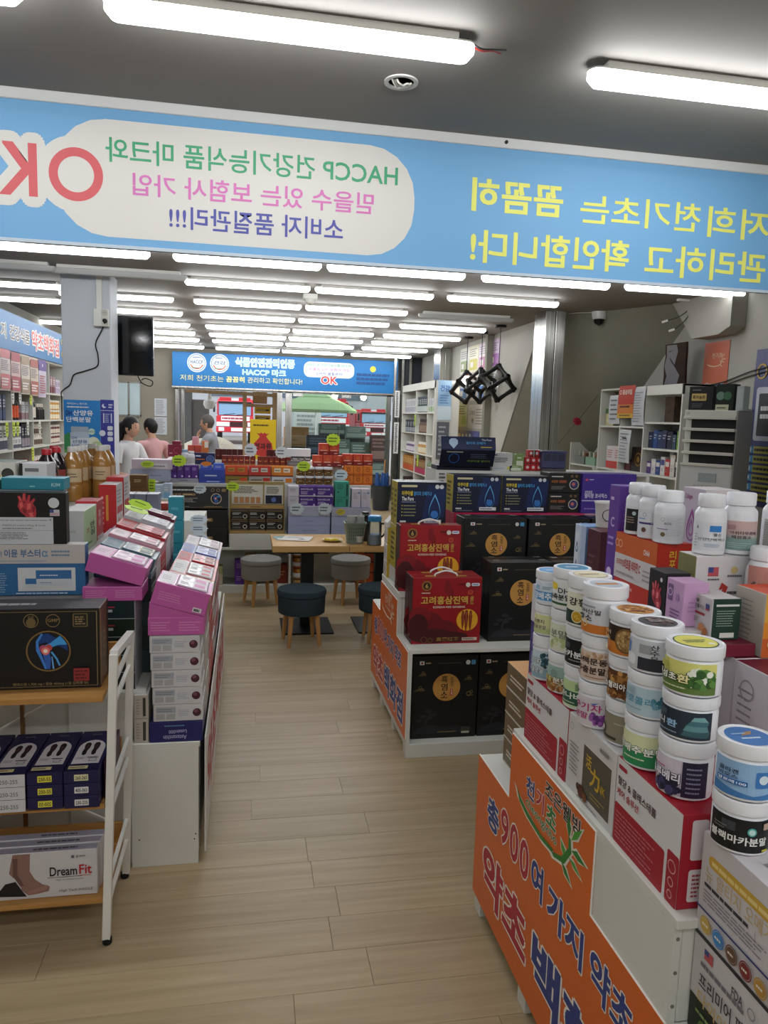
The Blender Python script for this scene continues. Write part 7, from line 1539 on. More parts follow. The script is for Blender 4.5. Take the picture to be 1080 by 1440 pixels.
def wedge_carton(name,label,x0,x1,y0,y1,z,tray_h,ang,t,col,top_col,window,front_ops=None,group=None,fill=True,packs=2,pack_col='#d6cfd0',tray_ops=None):
    w = x1-x0;d = y1-y0;root = empty(name,(x1,y0,z),label,'box',group);m = mat(col,.35)
    g = G();g.box(-w,0,0,0,d,tray_h,m,ch=.0015);tr = g.obj('tray',root)
    if tray_ops:
        q = G();p = Pen(q,(-w,0,0),(1,0,0),(0,0,1),(0,-1,0),w,tray_h);p.run(tray_ops);q.obj('print',tr)
    if fill:
        rise = w*.97*math.tan(ang);g = G();g.prism([(-w*.99,tray_h),(-.006,tray_h),(-w*.97,tray_h+rise)],d-.004,mat(col,.35),Matrix.Translation((0,.002,0)));g.obj('wedge',root)
    M = Matrix.Translation((0,0,tray_h+.0005)) @ Matrix.Rotation(ang,4,'Y');Rm = M.to_3x3()
    g = G();g.box(-w,0,0,0,d,t,m,M,ch=.0015);bx = g.obj('box',root)
    q = G();p = Pen(q,M @ Vector((-w,0,t)),Rm @ Vector((1,0,0)),(0,1,0),Rm @ Vector((0,0,1)),w,d);p.rect(.03,.05,.28,.90,top_col);p.k = 2
    p.lines(.06,.3,.2,.4,3,'#8f8a92',.35);p.rect(.34,.04,.60,.92,'#2c2a2c');p.k = 3;p.rect(.36,.07,.56,.86,window);q.obj('print',bx)
    if front_ops:
        q = G();p = Pen(q,M @ Vector((-w,0,0)),Rm @ Vector((1,0,0)),Rm @ Vector((0,0,1)),(0,-1,0),w,t);p.run(front_ops);q.obj('front_print',bx)
    q = G();p = Pen(q,M @ Vector((0,0,0)),(0,1,0),Rm @ Vector((0,0,1)),Rm @ Vector((1,0,0)),d,t);p.lines(.15,.2,.7,.5,3,'#e0d8da' if col < '#b' else '#8f8a90',.35);q.obj('side_print',bx)
    for i in range(packs):
        a = d*(.09+.82*i/packs);b = d*(.09+.82*(i+1)/packs)-.004
        g = G();g.box(-w*.63,a,t-.002,-w*.09,b,t+.006,mat(top_col,.3),M,ch=.0015);pk = g.obj('pack',bx)
        q = G();p = Pen(q,M @ Vector((-w*.63,a,t+.006)),Rm @ Vector((1,0,0)),(0,1,0),Rm @ Vector((0,0,1)),w*.54,b-a);p.rect(.50,.06,.48,.88,pack_col);p.k = 1.5;p.rect(.56,.2,.36,.6,window);p.k = 2;p.lines(.08,.2,.36,.6,3,'#8a7f88',.4);q.obj('pack_print',bx)
    return root
PINK = '#bd5c9f'
PL = [('L',.05,.2,.4,.6,4,'#d68ebc',.35),('L',.55,.2,.4,.6,4,'#d68ebc',.35)]
WL = [('R',.05,.50,.40,.36,'#a4a8b0'),('R',.05,.12,.18,.34,'#a9a9aa'),('R',.26,.12,.18,.34,'#a9a9aa'),('L',.08,.55,.34,.24,2,'#7d828c',.4),('L',.50,.3,.26,.4,4,'#8f98b0',.3),('C',.88,.5,.24,'#4a2230',18),('C',.86,.6,.12,'#7a4a5a',12)]
# first tier: six stacks along the aisle
carton('navy_carton','navy carton printed with upside-down lettering under the white ones','box',-.347,-.155,2.725,2.92,.4865,.565,'#232460',{'front': [('T','Astaxanthin',.26,.12,.44,.22,'#a9a6d0',{'bold': .02,'flip': True}),('T','Lutein000',.36,.42,.34,.18,'#a9a6d0',{'bold': .02,'flip': True}),('L',.28,.76,.4,.1,1,'#5f8aa8')]})
for k in range(5):
    dx = (-.006,-.003,0,.003,.006)[k]*-1
    carton('white_carton',f'white lutein carton with a maroon ball, {ORD[k]} above the navy carton','box',-.339+dx,-.16+dx,2.728,2.92,.566+.0655*k,.631+.0655*k,'#c9c8c8',{'front': WL,'right': [('L',.2,.3,.6,.4,3,'#9a9aa2',.3)]},'white cartons with a maroon ball')
wedge_carton('pink_carton','pink carton tilted open on top of the white lutein cartons',-.349,-.150,2.728,2.925,.8945,.066,R(16),.085,PINK,'#d9d2d8','#c878ac',[('L',.1,.25,.5,.4,4,'#d68ebc',.3),('R',.76,.10,.16,.2,'#e2dce0'),('L',.78,.12,.12,.14,1,'#2f2b2f',.8)],'pink tilted cartons',True,2,'#d8c8d4',PL)
T1 = [(2.945,3.20,'#a39278','#b5a994','#b9ab90','#d8d2c6','beige',['#bdb8b0']),(3.215,3.50,'#b3262a','#d2d4d2','#c05a5c','#c9d2d8','white topped red',['#a81f26','#b3262a']),(3.515,3.735,'#b52228','#b8282e','#8f1a20','#dcd4d0','bright red',['#b3262a','#c9c6c4']),(3.75,3.985,'#4a4f9a','#6a74b4','#5a60a8','#cdd0e0','blue violet',['#c9c6c8','#8f2434']),(4.0,4.29,'#b08a94','#d2ccd0','#a88a98','#d8d2d4','pale pink',['#c9c2c6','#a04a58'])]
for i,(a,b,c,tc,wn,pc,nm,lay) in enumerate(T1):
    n = 5;zt = .895-.004*i;h = (zt-.4865)/n
    for k in range(n):
        carton('side_carton',f'carton {ORD[k]} from below under the {nm} aisle row carton','box',-.345+.002*k,-.156+.003*(k % 2),a,b,.4865+h*k,.4865+h*(k+1)-.0005,lay[k % len(lay)],{'right': [('L',.1,.3,.8,.4,2,'#d8d0ce' if lay[k % len(lay)][1] in 'ab8' else '#8f8f96',.4),('R',.02,.05,.03,.9,'#d6d2d0')]},'cartons under the tilted aisle row')
    wedge_carton('tilted_carton',f'{nm} carton tilted open in the aisle row',-.347,-.152,a+.003,b-.003,zt,.02,R(15),.075,c,tc,wn,None,'tilted cartons of the aisle row',True,2+(i == 1),pc)
# second tier
for k,(c,nm) in enumerate((('#1a2226','charcoal'),('#16271c','dark green'),('#17282c','dark teal'))):
    carton('dark_carton',f'{nm} carton with a red mark, {ORD[k]} from below under the pink carton','box',-.585,-.398,2.765,2.95,.812+.0685*k,.8795+.0685*k,{'all': '#b8b8bc','front': c,'top': c},{'front': [('R',.40,.62,.22,.07,'#a8323a'),('L',.40,.36,.2,.18,1,'#b9bcbc',.8),('R',0,0,1,.03,'#a9b2b0')]},'dark cartons with a red mark')
carton('dark_carton','charcoal carton at the foot of the dark stack on the middle ledge','box',-.585,-.398,2.765,2.95,.6805,.811,{'all': '#b8b8bc','front': '#1a2226'},{'front': [('R',0,.5,1,.02,'#a9b2b0')]},'dark cartons with a red mark')
wedge_carton('pink_carton','pink carton tilted open on top of the dark stack beside the blue carton',-.578,-.372,2.76,2.93,1.0175,.052,R(17),.07,PINK,'#d8b8cc','#c070a8',None,'pink tilted cartons',False,2,'#d8ccd6',PL)
T2 = [(2.945,3.115,'#45626f','#4a6876','#3f5a66','#cfcab0','slate blue',['#3a4a50','#2a3438']),(3.125,3.285,'#c08a9a','#d9c8cf','#b87a8c','#dcd2d8','rose and white',['#b84a54','#c9c2c6']),(3.295,3.49,'#a02830','#a8303a','#8f2430','#c98088','raspberry red',['#9a2430','#b0323c']),(3.50,3.70,'#a9a8ae','#bcbac0','#b0aeb4','#cfced2','lime tagged silver grey',['#b4b4ba','#c4c4ca']),(3.71,3.86,'#5c1f32','#6e2a40','#7a3a4c','#a88a90','dark maroon',['#5a4a50','#8f8a90'])]
for i,(a,b,c,tc,wn,pc,nm,lay) in enumerate(T2):
    zt = 1.06+.012*i;n = 4;h = (zt-.6805)/n
    for k in range(n):
        carton('side_carton',f'carton {ORD[k]} from below under the {nm} middle row carton','box',-.57,-.366+.003*(k % 2),a,b,.6805+h*k,.6805+h*(k+1)-.0005,lay[k % len(lay)],{'right': [('L',.1,.3,.8,.4,2,'#c9c6c4',.4)]},'cartons under the tilted middle row')
    wedge_carton('tilted_carton',f'{nm} carton tilted open in the middle row',-.575,-.362,a+.002,b-.002,zt,.02,R(18),.055,c,tc,wn,None,'tilted cartons of the middle row',True,3 if i == 2 else 2,pc)
for i,(x,y_,z_,rz) in enumerate(((-.50,3.56,1.252,25),(-.50,3.68,1.262,-20))):
    g = G();g.prism([(.055*math.cos(2*math.pi*k/16)*(1+.1*(k % 2)),.04*math.sin(2*math.pi*k/16)*(1+.1*(k % 2))) for k in range(16)],.002,'#b6da3c',Matrix.Rotation(R(-75),4,'X'));o = g.obj('price_tag',loc=(x,y_,z_),rot=(0,R(18),R(rz)));tag(o,f'lime star tag lying on the silver grey tilted carton, {("nearer the red one","nearer the maroon one")[i]}','price tag')
    q = G();p = Pen(q,(-.03,-.002,-.01),(1,0,0),(0,.26,.966),(0,-.966,.26),.06,.02);p.lines(0,0,1,1,2,'#4a6a22',.4);kid(o,q.obj('lettering',o))
# teal boxes and cards at the end of the rows
for k in range(4):
    carton('teal_box',f'teal box at the end of the aisle row, {ORD[k]} of the pile from below','box',-.445,-.362,4.40,4.50,.6805+.135*k,.6805+.135*(k+1)-.001,'#2f8a9a',{'front': [('L',.2,.4,.6,.2,1,'#5aaab8')],'right': [('R',0,.9,1,.1,'#56a4b2')]},'teal boxes in a pile')
carton('card_stand_box','white box holding price cards beside the teal pile','box',-.325,-.24,4.55,4.62,.487,.93,'#c2c1bc')
for k in range(3): cloud_tag(-.28,4.535-.003*k,.935+.055*k,.10,.055,'#d3dee6',f'white cloud card beside the teal pile, {ORD[k]} from below')
# upper tier cartons facing the camera
BO = [('R',0,.63,1,.37,'#bfb8b4'),('T','면역엔',.02,.76,.15,.11,'#4f7298',{'bold': .0}),('T','이뮨 부스터',.19,.75,.36,.16,'#3f6a96',{'bold': .03}),('T','α',.565,.76,.06,.12,'#4f86b4',{}),('L',.66,.76,.22,.14,2,'#6f88a0',.5),('L',.15,.66,.55,.04,1,'#93a2b0'),('R',.32,.09,.58,.46,'#cfd2d4',.01),('R',.50,.20,.36,.30,'#3a6ea2'),('R',.50,.20,.36,.13,'#c6cdd4'),('L',.54,.38,.2,.04,1,'#cfdbe6'),('L',.54,.24,.15,.03,1,'#7a8fa6'),('R',.395,.16,.11,.18,'#3a6ea2'),('R',.395,.16,.11,.07,'#c6cdd4'),('R',.02,.50,.12,.06,'#9fbad2',.03),('L',.02,.06,.22,.40,9,'#8fb0cc',.4),('L',.3,.03,.6,.04,1,'#b9cde0')]
carton('booster_carton','large white and blue carton with Korean lettering on the upper ledge','box',-.905,-.570,2.78,2.84,1.0365,1.222,{'all': '#356a9a','top': '#bfb8b4'},{'front': BO})
carton('flat_carton','flat grey carton under the large white and blue carton','box',-.905,-.58,2.79,2.85,.921,1.0355,'#8a8a90')
def heart_ops(): return [(heart,.52,.73,.26),('C',.85,.80,.10,'#c9cdd0',20),('R',.80,.55,.12,.12,'#c9c4c8'),('R',.80,.61,.05,.06,'#4a5488'),('L',.80,.56,.12,.05,2,'#b8545c',.5),('R',.30,.0,.54,.52,'#c6c8cc'),('R',.0,.0,.3,.52,'#c6c8cc'),('T','PREMIUM LaGlut Mega B Gold',.22,.34,.52,.04,'#33343a',{'bold': .0}),('L',.22,.29,.4,.03,1,'#6a6c74'),('R',0,.265,.84,.004,'#3a3c44'),('L',.05,.09,.55,.15,5,'#5f626c',.4),('R',.0,.10,.08,.16,'#4a54a0'),('L',.1,.45,.7,.03,1,'#8a8c94'),('T','X',.79,.455,.035,.04,'#26272c',{})]
carton('heart_carton','tall black carton with a red heart and a white panel on the blue carton','box',-.905,-.632,2.785,2.835,1.2225,1.408,'#131214',{'front': heart_ops()})
carton('teal_carton','teal green carton lying on the black heart carton, beside the bluer one','box',-.935,-.875,2.86,2.96,1.408,1.445,'#2f8a78',{'front': [('L',.2,.3,.5,.3,1,'#7fc0ae')]},'teal lying cartons');carton('teal_carton','bluish teal carton lying on the black heart carton, beside the red capped bottles','box',-.868,-.655,2.86,2.96,1.408,1.452,{'all': '#2a8496'},{'front': [('T','KIM',.80,.3,.14,.3,'#a9d8e0',{}),('L',.45,.2,.1,.2,1,'#8fc8d4')]},'teal lying cartons')
carton('support_carton','white carton behind the heart carton, under the teal ones','box',-.935,-.665,2.86,2.96,.921,1.4075,'#8f8f94')
# green white carton,red cartons
carton('green_white_carton','white carton with a pale green lettered side on the upper ledge','box',-.722,-.640,3.12,3.37,1.13,1.30,{'all': '#c9c9c6','right': '#a9c49a'},{'right': [('T','그린',.15,.42,.2,.12,'#a8402c',{'bold': .02}),('T','안심',.45,.30,.34,.34,'#1f2a22',{'vert': True,'bold': .02}),('C',.8,.8,.08,'#c8d8b8',12),('L',.1,.1,.5,.1,1,'#6a8a5a')],'front': [('L',.2,.45,.5,.1,1,'#b4b4b0')]})
carton('red_carton','red carton with small white lettering behind the green sided carton','box',-.738,-.648,3.42,3.56,1.13,1.305,{'all': '#b83440','top': '#a82c38'},{'right': [('T','홍삼',.2,.35,.4,.4,'#e6c8c4',{'vert': True}),('R',0,0,1,.1,'#c9c2c2')],'front': [('L',.2,.6,.5,.2,2,'#d88a90',.4)]})
carton('display_block','white block carton under the green sided and red cartons','box',-.74,-.60,3.10,3.60,.921,1.129,'#b4b2b4',{'right': [('R',0,0,.5,.5,'#9a8a7c'),('L',.1,.2,.8,.5,4,'#77728a',.4),('R',.55,.1,.4,.6,'#5a6080')]})
RW = [('R',0,0,1,1,'#c9c4c4'),('L',.1,.62,.7,.28,4,'#8a8488',.4),('R',.1,.42,.8,.14,'#b83a3a'),('C',.35,.18,.16,'#c98a72',14),('R',.55,.05,.38,.3,'#d2b8a8'),('L',.6,.1,.3,.15,2,'#b0433c',.5)]
carton('red_white_carton','tall red and white carton beside the amber bottles, lower of the pair','box',-.792,-.70,4.23,4.44,1.02,1.302,{'all': '#b3262a','top': '#cbc6c8'},{'right': RW,'front': [('R',.40,.3,.14,.5,'#c98a3a'),('L',.12,.2,.18,.6,6,'#e0b8b0',.4)]},'tall red and white cartons')
carton('red_white_carton','tall red and white carton with a red top, farther of the pair','box',-.792,-.695,4.45,4.66,1.02,1.325,{'all': '#b3262a','top': '#b8303a'},{'right': RW},'tall red and white cartons')
carton('display_block','white block under the tall red and white cartons','box',-.79,-.705,4.2,4.7,.921,1.019,'#b9b8bb')
for i in range(5):
    carton('lilac_carton',f'white and lilac carton in the low row, {ORD[i]} from the green sided one','box',-.70,-.592,3.62+.205*i,3.82+.205*i,.921,1.10-.006*i,'#bdb9c8',{'right': [('R',0,0,1,.3,'#8f8aae'),('L',.1,.45,.7,.35,3,'#7d7894',.4),('R',.7,.5,.2,.3,'#c97a8a')],'front': [('L',.2,.4,.5,.3,2,'#8f8aa0',.3)]},'white and lilac cartons')
carton('oil_carton','white carton with a golden oil drop behind the teal cartons','box',-1.16,-1.03,3.6,3.8,1.1895,1.458,{'all': '#c9c8c0','top': '#3a5a40'},{'front': [('P',[(.25,.1),(.75,.1),(.9,.35),(.6,.55),(.45,.95),(.35,.55)],'#b99a2a'),('C',.75,.8,.1,'#3a3a36',14)]})
carton('paper_carton','white printed carton beside the golden oil one','box',-1.02,-.90,3.62,3.78,1.1895,1.452,{'all': '#c4c6c8'},{'front': [('R',0,0,.12,1,'#1a1a1c'),('R',.2,.86,.5,.06,'#6a6c70'),('L',.2,.3,.7,.45,5,'#85888e',.45)]})
root = empty('bottle_rack',(-1.2,3.58,.921),'white step under the juice bottles and oil cartons','riser')
g = G();g.box(0,0,0,.40,1.4,.268,M_WHITE,ch=.001);g.obj('body',root)
g = G();g.box(0,-.004,0,.40,-.0005,.268,mat('#c9c8c2',.5));g.obj('front_face',root)
def juice(x,y,z,col,cap,lab,lc,group):
    root = empty('juice_bottle',(x,y,z),lab,'bottle',group);r = .054
    g = G();g.lathe([(r*.9,0),(r,.006),(r,.085),(r*.93,.095),(r,.105),(r,.195),(r*.80,.24),(r*.42,.275),(r*.36,.29)],col,24);g.obj('body',root)
    g = G();g.lathe([(r*.40,.275),(r*.46,.277),(r*.46,.302),(r*.40,.306),(0,.306)],cap,20);g.obj('cap',root)
    g = G();p = Pen(g,(0,0,0),(1,0,0),(0,0,1),(0,-1,0),r*2.2,.075,((0,0,.110),r,R(-82)-1.1));p.k = 1;p.rect(0,0,1,1,lc);p.k = 2;p.lines(.2,.3,.6,.4,2,'#6a5a4a',.4);g.obj('label',root)
AMB = mat('#a8793c',.12,spec=.6);DRK = mat('#1c0f12',.12,spec=.6)
for i,(x,y_) in enumerate(((-1.02,4.12),(-1.03,4.36),(-1.078,4.52))): juice(x,y_-.02,1.1895,DRK,mat('#b3202c',.35),f'dark red juice bottle with a red cap, {ORD[i]} from the camera','#8f3a34','dark juice bottles with red caps')
for i,(x,y_) in enumerate(((-.965,4.42),(-.955,4.54),(-.955,4.66),(-.845,4.50),(-.842,4.63),(-.95,4.78))):
    juice(x,y_+.12 if i >= 3 else y_,1.1895,AMB,mat('#d6d4d0',.35),f'amber juice bottle with a white cap, {ORD[i]} of the cluster','#cdb48e','amber juice bottles with white caps')

# =================================================================== WHITE METAL RACK WITH OAK SHELVES
root = empty('metal_rack',(-.42,2.32,0),'white metal rack with oak shelves carrying insole boxes','rack')
def post(a,b,nm='post'):
    g = G();g.bar(a,b,.024,.024,M_WHITEMETAL,up=(0,1,0));return g.obj(nm,root)
for sx in (0,-1.15):
    post((sx-.012,-.005,.02),(sx+.020,.012,.955));post((sx-.005,.345,.02),(sx+.022,.335,.925))
    g = G();g.bar((sx+.020,.012,.955),(sx+.022,.335,.925),.024,.022,M_WHITEMETAL);g.obj('top_rail',root)
    for z in (.14,.22,.455,.53,.80,.87):
        f = z/.94;g = G();g.bar((sx-.012+.032*f,.0,z-.01),(sx-.005+.027*f,.34,z+.012),.012,.012,M_WHITEMETAL);g.obj('side_rail',root)
    for y_ in (-.005,.345):
        g = G();g.lathe([(.012,0),(.015,.004),(.015,.02),(.012,.022)],M_RUBBER,14);f_ = g.obj('rubber_foot',root);f_.location = (sx-.010,y_,0)
for z in (.155,.475,.825):
    g = G();g.box(-1.145,.0,z-.018,-.012,.335,z,M_OAK,ch=.001);g.obj('shelf',root)
    g = G();g.box(-1.145,.318,z+.0005,-.012,.333,z+.075,M_OAK,ch=.001);g.obj('back_lip',root)
for a,b in (((-1.13,.352,.20),(-.03,.352,.80)),((-.03,.356,.20),(-1.13,.356,.80))):
    g = G();g.bar(a,b,.010,.006,M_WHITEMETAL);g.obj('brace',root)
g = G();g.box(-.352,.345,.10,-.340,.360,.92,mat('#7a5a34',.6));g.obj('back_strip',root)
def knee_front(): return [('R',.015,.03,.97,.006,'#8f7a52'),('R',.015,.96,.97,.006,'#8f7a52'),('R',.983,.03,.004,.936,'#8f7a52'),('O',.655,.855,.085,.008,'#8a744c',26),('C',.655,.835,.055,'#6f5c3a',18),('T','건강',.640,.885,.03,.03,'#8a744c',{}),('O',.765,.855,.08,.008,'#8a744c',26),('T','GMP',.738,.84,.055,.04,'#8a744c',{'bold': .01}),('R',.865,.775,.075,.165,'#7a6742',.015),('R',.870,.783,.065,.149,'#171716',.012),('L',.876,.80,.053,.11,4,'#8a744c',.6),('O',.74,.48,.255,.018,'#7d6338',40),('C',.74,.48,.235,'#0d0f16',34),(knee,.74,.48,.225),('R',.865,.10,.08,.16,'#8f2f30',.006),('L',.872,.115,.066,.13,3,'#5a1c1e',.5),('T','엠에스엠 1,700 mg / 칼슘 450mg (1일 섭취량 당)',.56,.055,.38,.04,'#8f7a52',{}),('L',.30,.28,.16,.035,1,'#c9c6c0',.8),('L',.22,.36,.2,.03,1,'#c9c6c0',.8),('R',.20,.43,.22,.004,'#6a5a3a'),('T','보궁엔',.08,.62,.25,.16,'#8f7a52',{'bold': .02})]
carton('joint_carton','large black carton with a knee picture on the top oak shelf','box',-1.04,-.452,2.40,2.535,.8255,1.085,{'all': '#131314','right': '#5a4026','top': '#2a2a2e'},{'front': knee_front(),'right': [('R',.05,.02,.06,.96,'#a08860'),('L',.4,.3,.2,.4,4,'#a08860',.4),('R',.88,0,.12,1,'#1c1a18')],'top': [('L',.35,.3,.4,.3,1,'#8a8a8e',.7)]})
def insole_top(): 
    def sole(p,cx,cy): 
        p.any([(cx-.10,cy+.10),(cx-.07,cy+.155),(cx+.02,cy+.165),(cx+.09,cy+.12),(cx+.085,cy+.03),(cx+.04,cy-.05),(cx+.05,cy-.12),(cx,cy-.155),(cx-.075,cy-.14),(cx-.095,cy-.06),(cx-.07,cy+.0)],'#1f1b1c');p.k += .5
        p.any([(cx-.05,cy+.08),(cx+.03,cy+.10),(cx+.04,cy+.03),(cx-.03,cy-.02)],'#4a2a30')
    return [('R',.10,.17,.80,.58,'#cfcbd0',.2),('R',.10,.17,.80,.30,'#cfcbd0'),(sole,.36,.52),(sole,.64,.52),('L',.15,.26,.3,.06,2,'#9a98a0',.4),('R',.5,.29,.32,.018,'#4a484e'),('R',.58,.21,.22,.06,'#8a8890'),('R',.60,.22,.18,.04,'#cfcbd0'),('T','insole',.35,.86,.3,.04,'#8a7a82',{}),('R',.1,.03,.55,.07,'#d6ce9a'),('L',.14,.045,.45,.04,1,'#7a5a6a')]
sizes = [('250-255',)*3,('55-052','250-55','250-55'),('230-235','405-065','260-265')]
for c,(x0,white) in enumerate(((-.762,True),(-.655,False),(-.548,False))):
    for k in range(3):
        tagc = '#d8d7d6' if white or (c == 2 and k < 2) else ('#d9d24a' if c == 1 else '#d6d3a8')
        fo = [('R',0,0,1,1,'#c6c5c8'),('T',sizes[c][k],.30,.25,.5,.34,'#6a6870',{})] if white else [('R',.30,.22,.40,.52,tagc,.03),('T',sizes[c][k],.33,.32,.34,.30,'#26242a',{'bold': .02})]
        if c == 1 and k == 0: fo = [('R',.30,.22,.40,.52,tagc,.03),('T','250-55',.33,.32,.34,.30,'#26242a',{'bold': .02,'mirror': True})]
        carton('insole_box',f'{("white fronted","navy yellow-tagged","navy cream-tagged")[c]} insole box, {("lowest","middle","topmost")[k]} of its three on the middle oak shelf','box',x0,x0+.105,2.298+.003*(c == 1),2.60,.4755+.0405*k,.5155+.0405*k,'#1d1a45',{'front': fo,'top': insole_top() if k == 2 else []},'navy insole boxes')
    
carton('insole_box','navy insole box at the cut edge of the middle oak shelf','box',-.87,-.768,2.30,2.60,.4755,.597,'#1d1a45',{'top': insole_top()},'navy insole boxes')
carton('insole_box','narrow maroon box behind the rack post on the middle oak shelf','box',-.44,-.428,2.35,2.60,.4755,.60,'#3a1a30')
def dream_front():
    def foot(p):
        def t(q): return [(.622+a*.175,b) for a,b in q]
        p.any(t([(.10,.98),(.52,.98),(.50,.60),(.62,.42),(.80,.30),(.98,.24),(.95,.14),(.7,.10),(.45,.08),(.30,.20),(.22,.42),(.08,.50),(.0,.58),(.04,.76)]),'#8a6a60');p.k += 1
        for i,x in enumerate((.50,.60,.70,.80,.90)): p.disc(.622+x*.175,.14+.022*i,.05,'#98746a',12);p.k += .2
        p.any(t([(-.35,.10),(.42,.06),(.30,.20),(.15,.40),(-.1,.36)]),'#1c1a1c');p.k += 1
        p.any(t([(.10,.9),(.22,.9),(.2,.55),(.36,.3),(.26,.3),(.1,.52)]),'#6a4c46')
    return [(foot,),('T','Dream',.795,.46,.118,.20,'#2a2829',{'bold': .02}),('T','Fit',.922,.47,.055,.21,'#b3202c',{'bold': .02}),('R',.785,.43,.15,.010,'#2a2829'),('R',.925,.44,.05,.010,'#b3202c'),('T','High functional insole',.82,.36,.12,.035,'#77757a',{}),('T','High Tech INSOLE',.835,.10,.145,.07,'#77757a',{}),('T','green',.91,.84,.04,.05,'#5a585e',{}),('R',.89,.84,.012,.06,'#5a585e')]
for k in range(3):
    carton('shoe_insole_carton',f'long white insole carton with a foot picture, {("front","middle","rear")[k]} of three on the lowest oak shelf','box',-1.16,-.462+.004*k,2.345+.037*k,2.3805+.037*k,.1555,.312+.002*k,{'all': '#c6c4c6','top': '#9a98a6'},{'front': dream_front() if k == 0 else [],'top': [('L',.72,.3,.2,.35,1,'#4a4850',.7),('L',.4,.3,.1,.3,1,'#55535c',.7)]},'long white insole cartons')
carton('side_pack','slim cream carton pair beside the white lutein cartons, lower one','box',-.402,-.349,2.728,2.93,.4865,.58,{'all': '#b9b2a8','top': '#c2c0c4'},{'front': [('R',.62,.10,.2,.78,'#3a3632'),('L',.15,.15,.3,.7,6,'#8a847a',.3)]},'slim cream cartons')
carton('side_pack','slim cream carton pair beside the white lutein cartons, upper one','box',-.402,-.349,2.728,2.93,.5805,.672,{'all': '#b9b2a8','top': '#c2c0c4'},{'front': [('R',.62,.10,.2,.78,'#3a3632'),('L',.15,.15,.3,.7,6,'#8a847a',.3)]},'slim cream cartons')

# =================================================================== RIGHT-HAND RECESS: shelf,air conditioner,posters
RM = Matrix(((0,1,0,4.2),(-1,0,0,8.46),(0,0,1,0),(0,0,0,1)))   # faces -x: local x runs towards the camera
sh = shelf_unit('corner_shelf','white open shelf with a slanted corner in the recess',RM,1.74,2.14,.33,[.52,1.04],[.45,.80,1.21],header=.0)
def shelf_piece(nm,*b):
    g = G();g.box(*b,M_WHITE);return g.obj(nm,sh)
shelf_piece('shelf_board',.02,.004,1.69,1.03,.33,1.71);shelf_piece('shelf_board',1.05,.004,1.74,1.72,.33,1.76);shelf_piece('shelf_board',1.05,.004,1.465,1.72,.33,1.485);shelf_piece('fascia',1.05,0,2.04,1.74,.018,2.12)
def at_shelf(u,dy,z): v = RM @ Vector((u,dy,z));return (v.x,v.y,v.z)
def goods(nm,lab,cat,u,z,w,d,h,col,ops=None,group=None,dy=.06,name2=None):
    g = G();g.box(-w/2+.0008,0,0,w/2-.0008,d,h-.0008,mat(col,.4) if isinstance(col,str) else col,ch=.001);o = g.obj(nm,loc=at_shelf(u,dy,z+.0008),rot=(0,0,R(-90)));tag(o,lab,cat,group)
    if ops:
        q = G();p = Pen(q,(-w/2,0,0),(1,0,0),(0,0,1),(0,-1,0),w,h);p.step = .0008;p.run(ops);kid(o,q.obj('print',o))
    return o
goods('green_carton','green and cream carton on the top tier of the recess shelf','box',.14,1.711,.20,.1,.20,'#c9c08a',[('R',0,.7,1,.3,'#3f6a34'),('C',.3,.3,.14,'#d8d2b0',12),('C',.7,.3,.14,'#d8d2b0',12)])
goods('red_white_box','white and red carton on the middle tier of the recess shelf, beside the hanging note','box',.22,1.211,.19,.12,.26,'#cfcaca',[('R',0,0,1,.32,'#c23a34'),('L',.15,.45,.7,.4,4,'#b86a68',.4)],'white and red cartons in the recess');goods('red_white_box','white and red carton on the middle tier of the recess shelf, beside the divider','box',.408,1.211,.19,.12,.26,'#cfc4c2',[('R',0,0,1,.32,'#c23a34'),('L',.15,.45,.7,.4,4,'#b86a68',.4)],'white and red cartons in the recess')
goods('gift_box','dark brown gift box with a gold crest on the middle tier of the recess shelf','box',.87,1.211,.30,.16,.27,'#2a1d18',[('O',.5,.5,.28,.05,'#8a6a34',20),('C',.5,.5,.12,'#8a6a34',14)]);goods('red_brown_box','small red brown box beside the dark gift box','box',.64,1.211,.14,.12,.12,'#5a1f1a')
goods('stone_block','small brown carved stone on the upper shelf of the recess','stone',1.42,1.761,.17,.08,.26,node_mat('carved_stone',plaster_builder('#3a2e28','#55453a',14,.8,.5)))
for i,(c,w) in enumerate((('#1f2a4a',.09),('#2a4a86',.08),('#23395c',.09),('#2b2f52',.10),('#1f2038',.12),('#34495c',.06),('#6fa03a',.09))):
    goods('shelf_box',f'{("dark navy","blue","slate","violet navy","black","grey","green")[i]} small box in the row under the carved stone','box',1.10+.09*i,1.486,w,.1,(.17,.19,.18,.19,.18,.15,.19)[i],c,[('L',.2,.5,.6,.3,2,'#b9bcc6',.4)],'row of boxes under the carved stone')
for i,(c,h) in enumerate((('#5a3f8a',.13),('#c9c6cc',.16),('#2f4a86',.15),('#d2cfcc',.19),('#b0322e',.17),('#c9c2b8',.22),('#1f1a1c',.18))):
    goods('shelf_box',f'{("violet","pale","blue","white","red","cream","black")[i]} carton on the lowest visible tier of the recess shelf','box',1.10+.09*i,1.211,.085,.1,h,c,[('R',.1,.55,.8,.3,'#d8d4d0' if i != 3 else '#4a4f86'),('L',.2,.2,.6,.2,2,'#8a8488',.4)],'cartons on the lowest visible tier')
for i in range(3): 
    jm2 = jar_like('clear_jar',.13,.05,('#c9c6c0','#9ab4bc','#b98a86')[i],('#b9c0c6','#a9c4d0','#c9a0a0')[i],.95)
    oo = bpy.data.objects.new('clear_jar',jm2);COL.objects.link(oo);oo.location = at_shelf(1.36+.12*i,.20,1.211+.0);oo.scale = (1,1,1.9);tag(oo,f'{("cream","pale blue","rose")[i]} tall jar standing behind the cartons on the lowest visible tier','jar','jars behind the recess cartons')
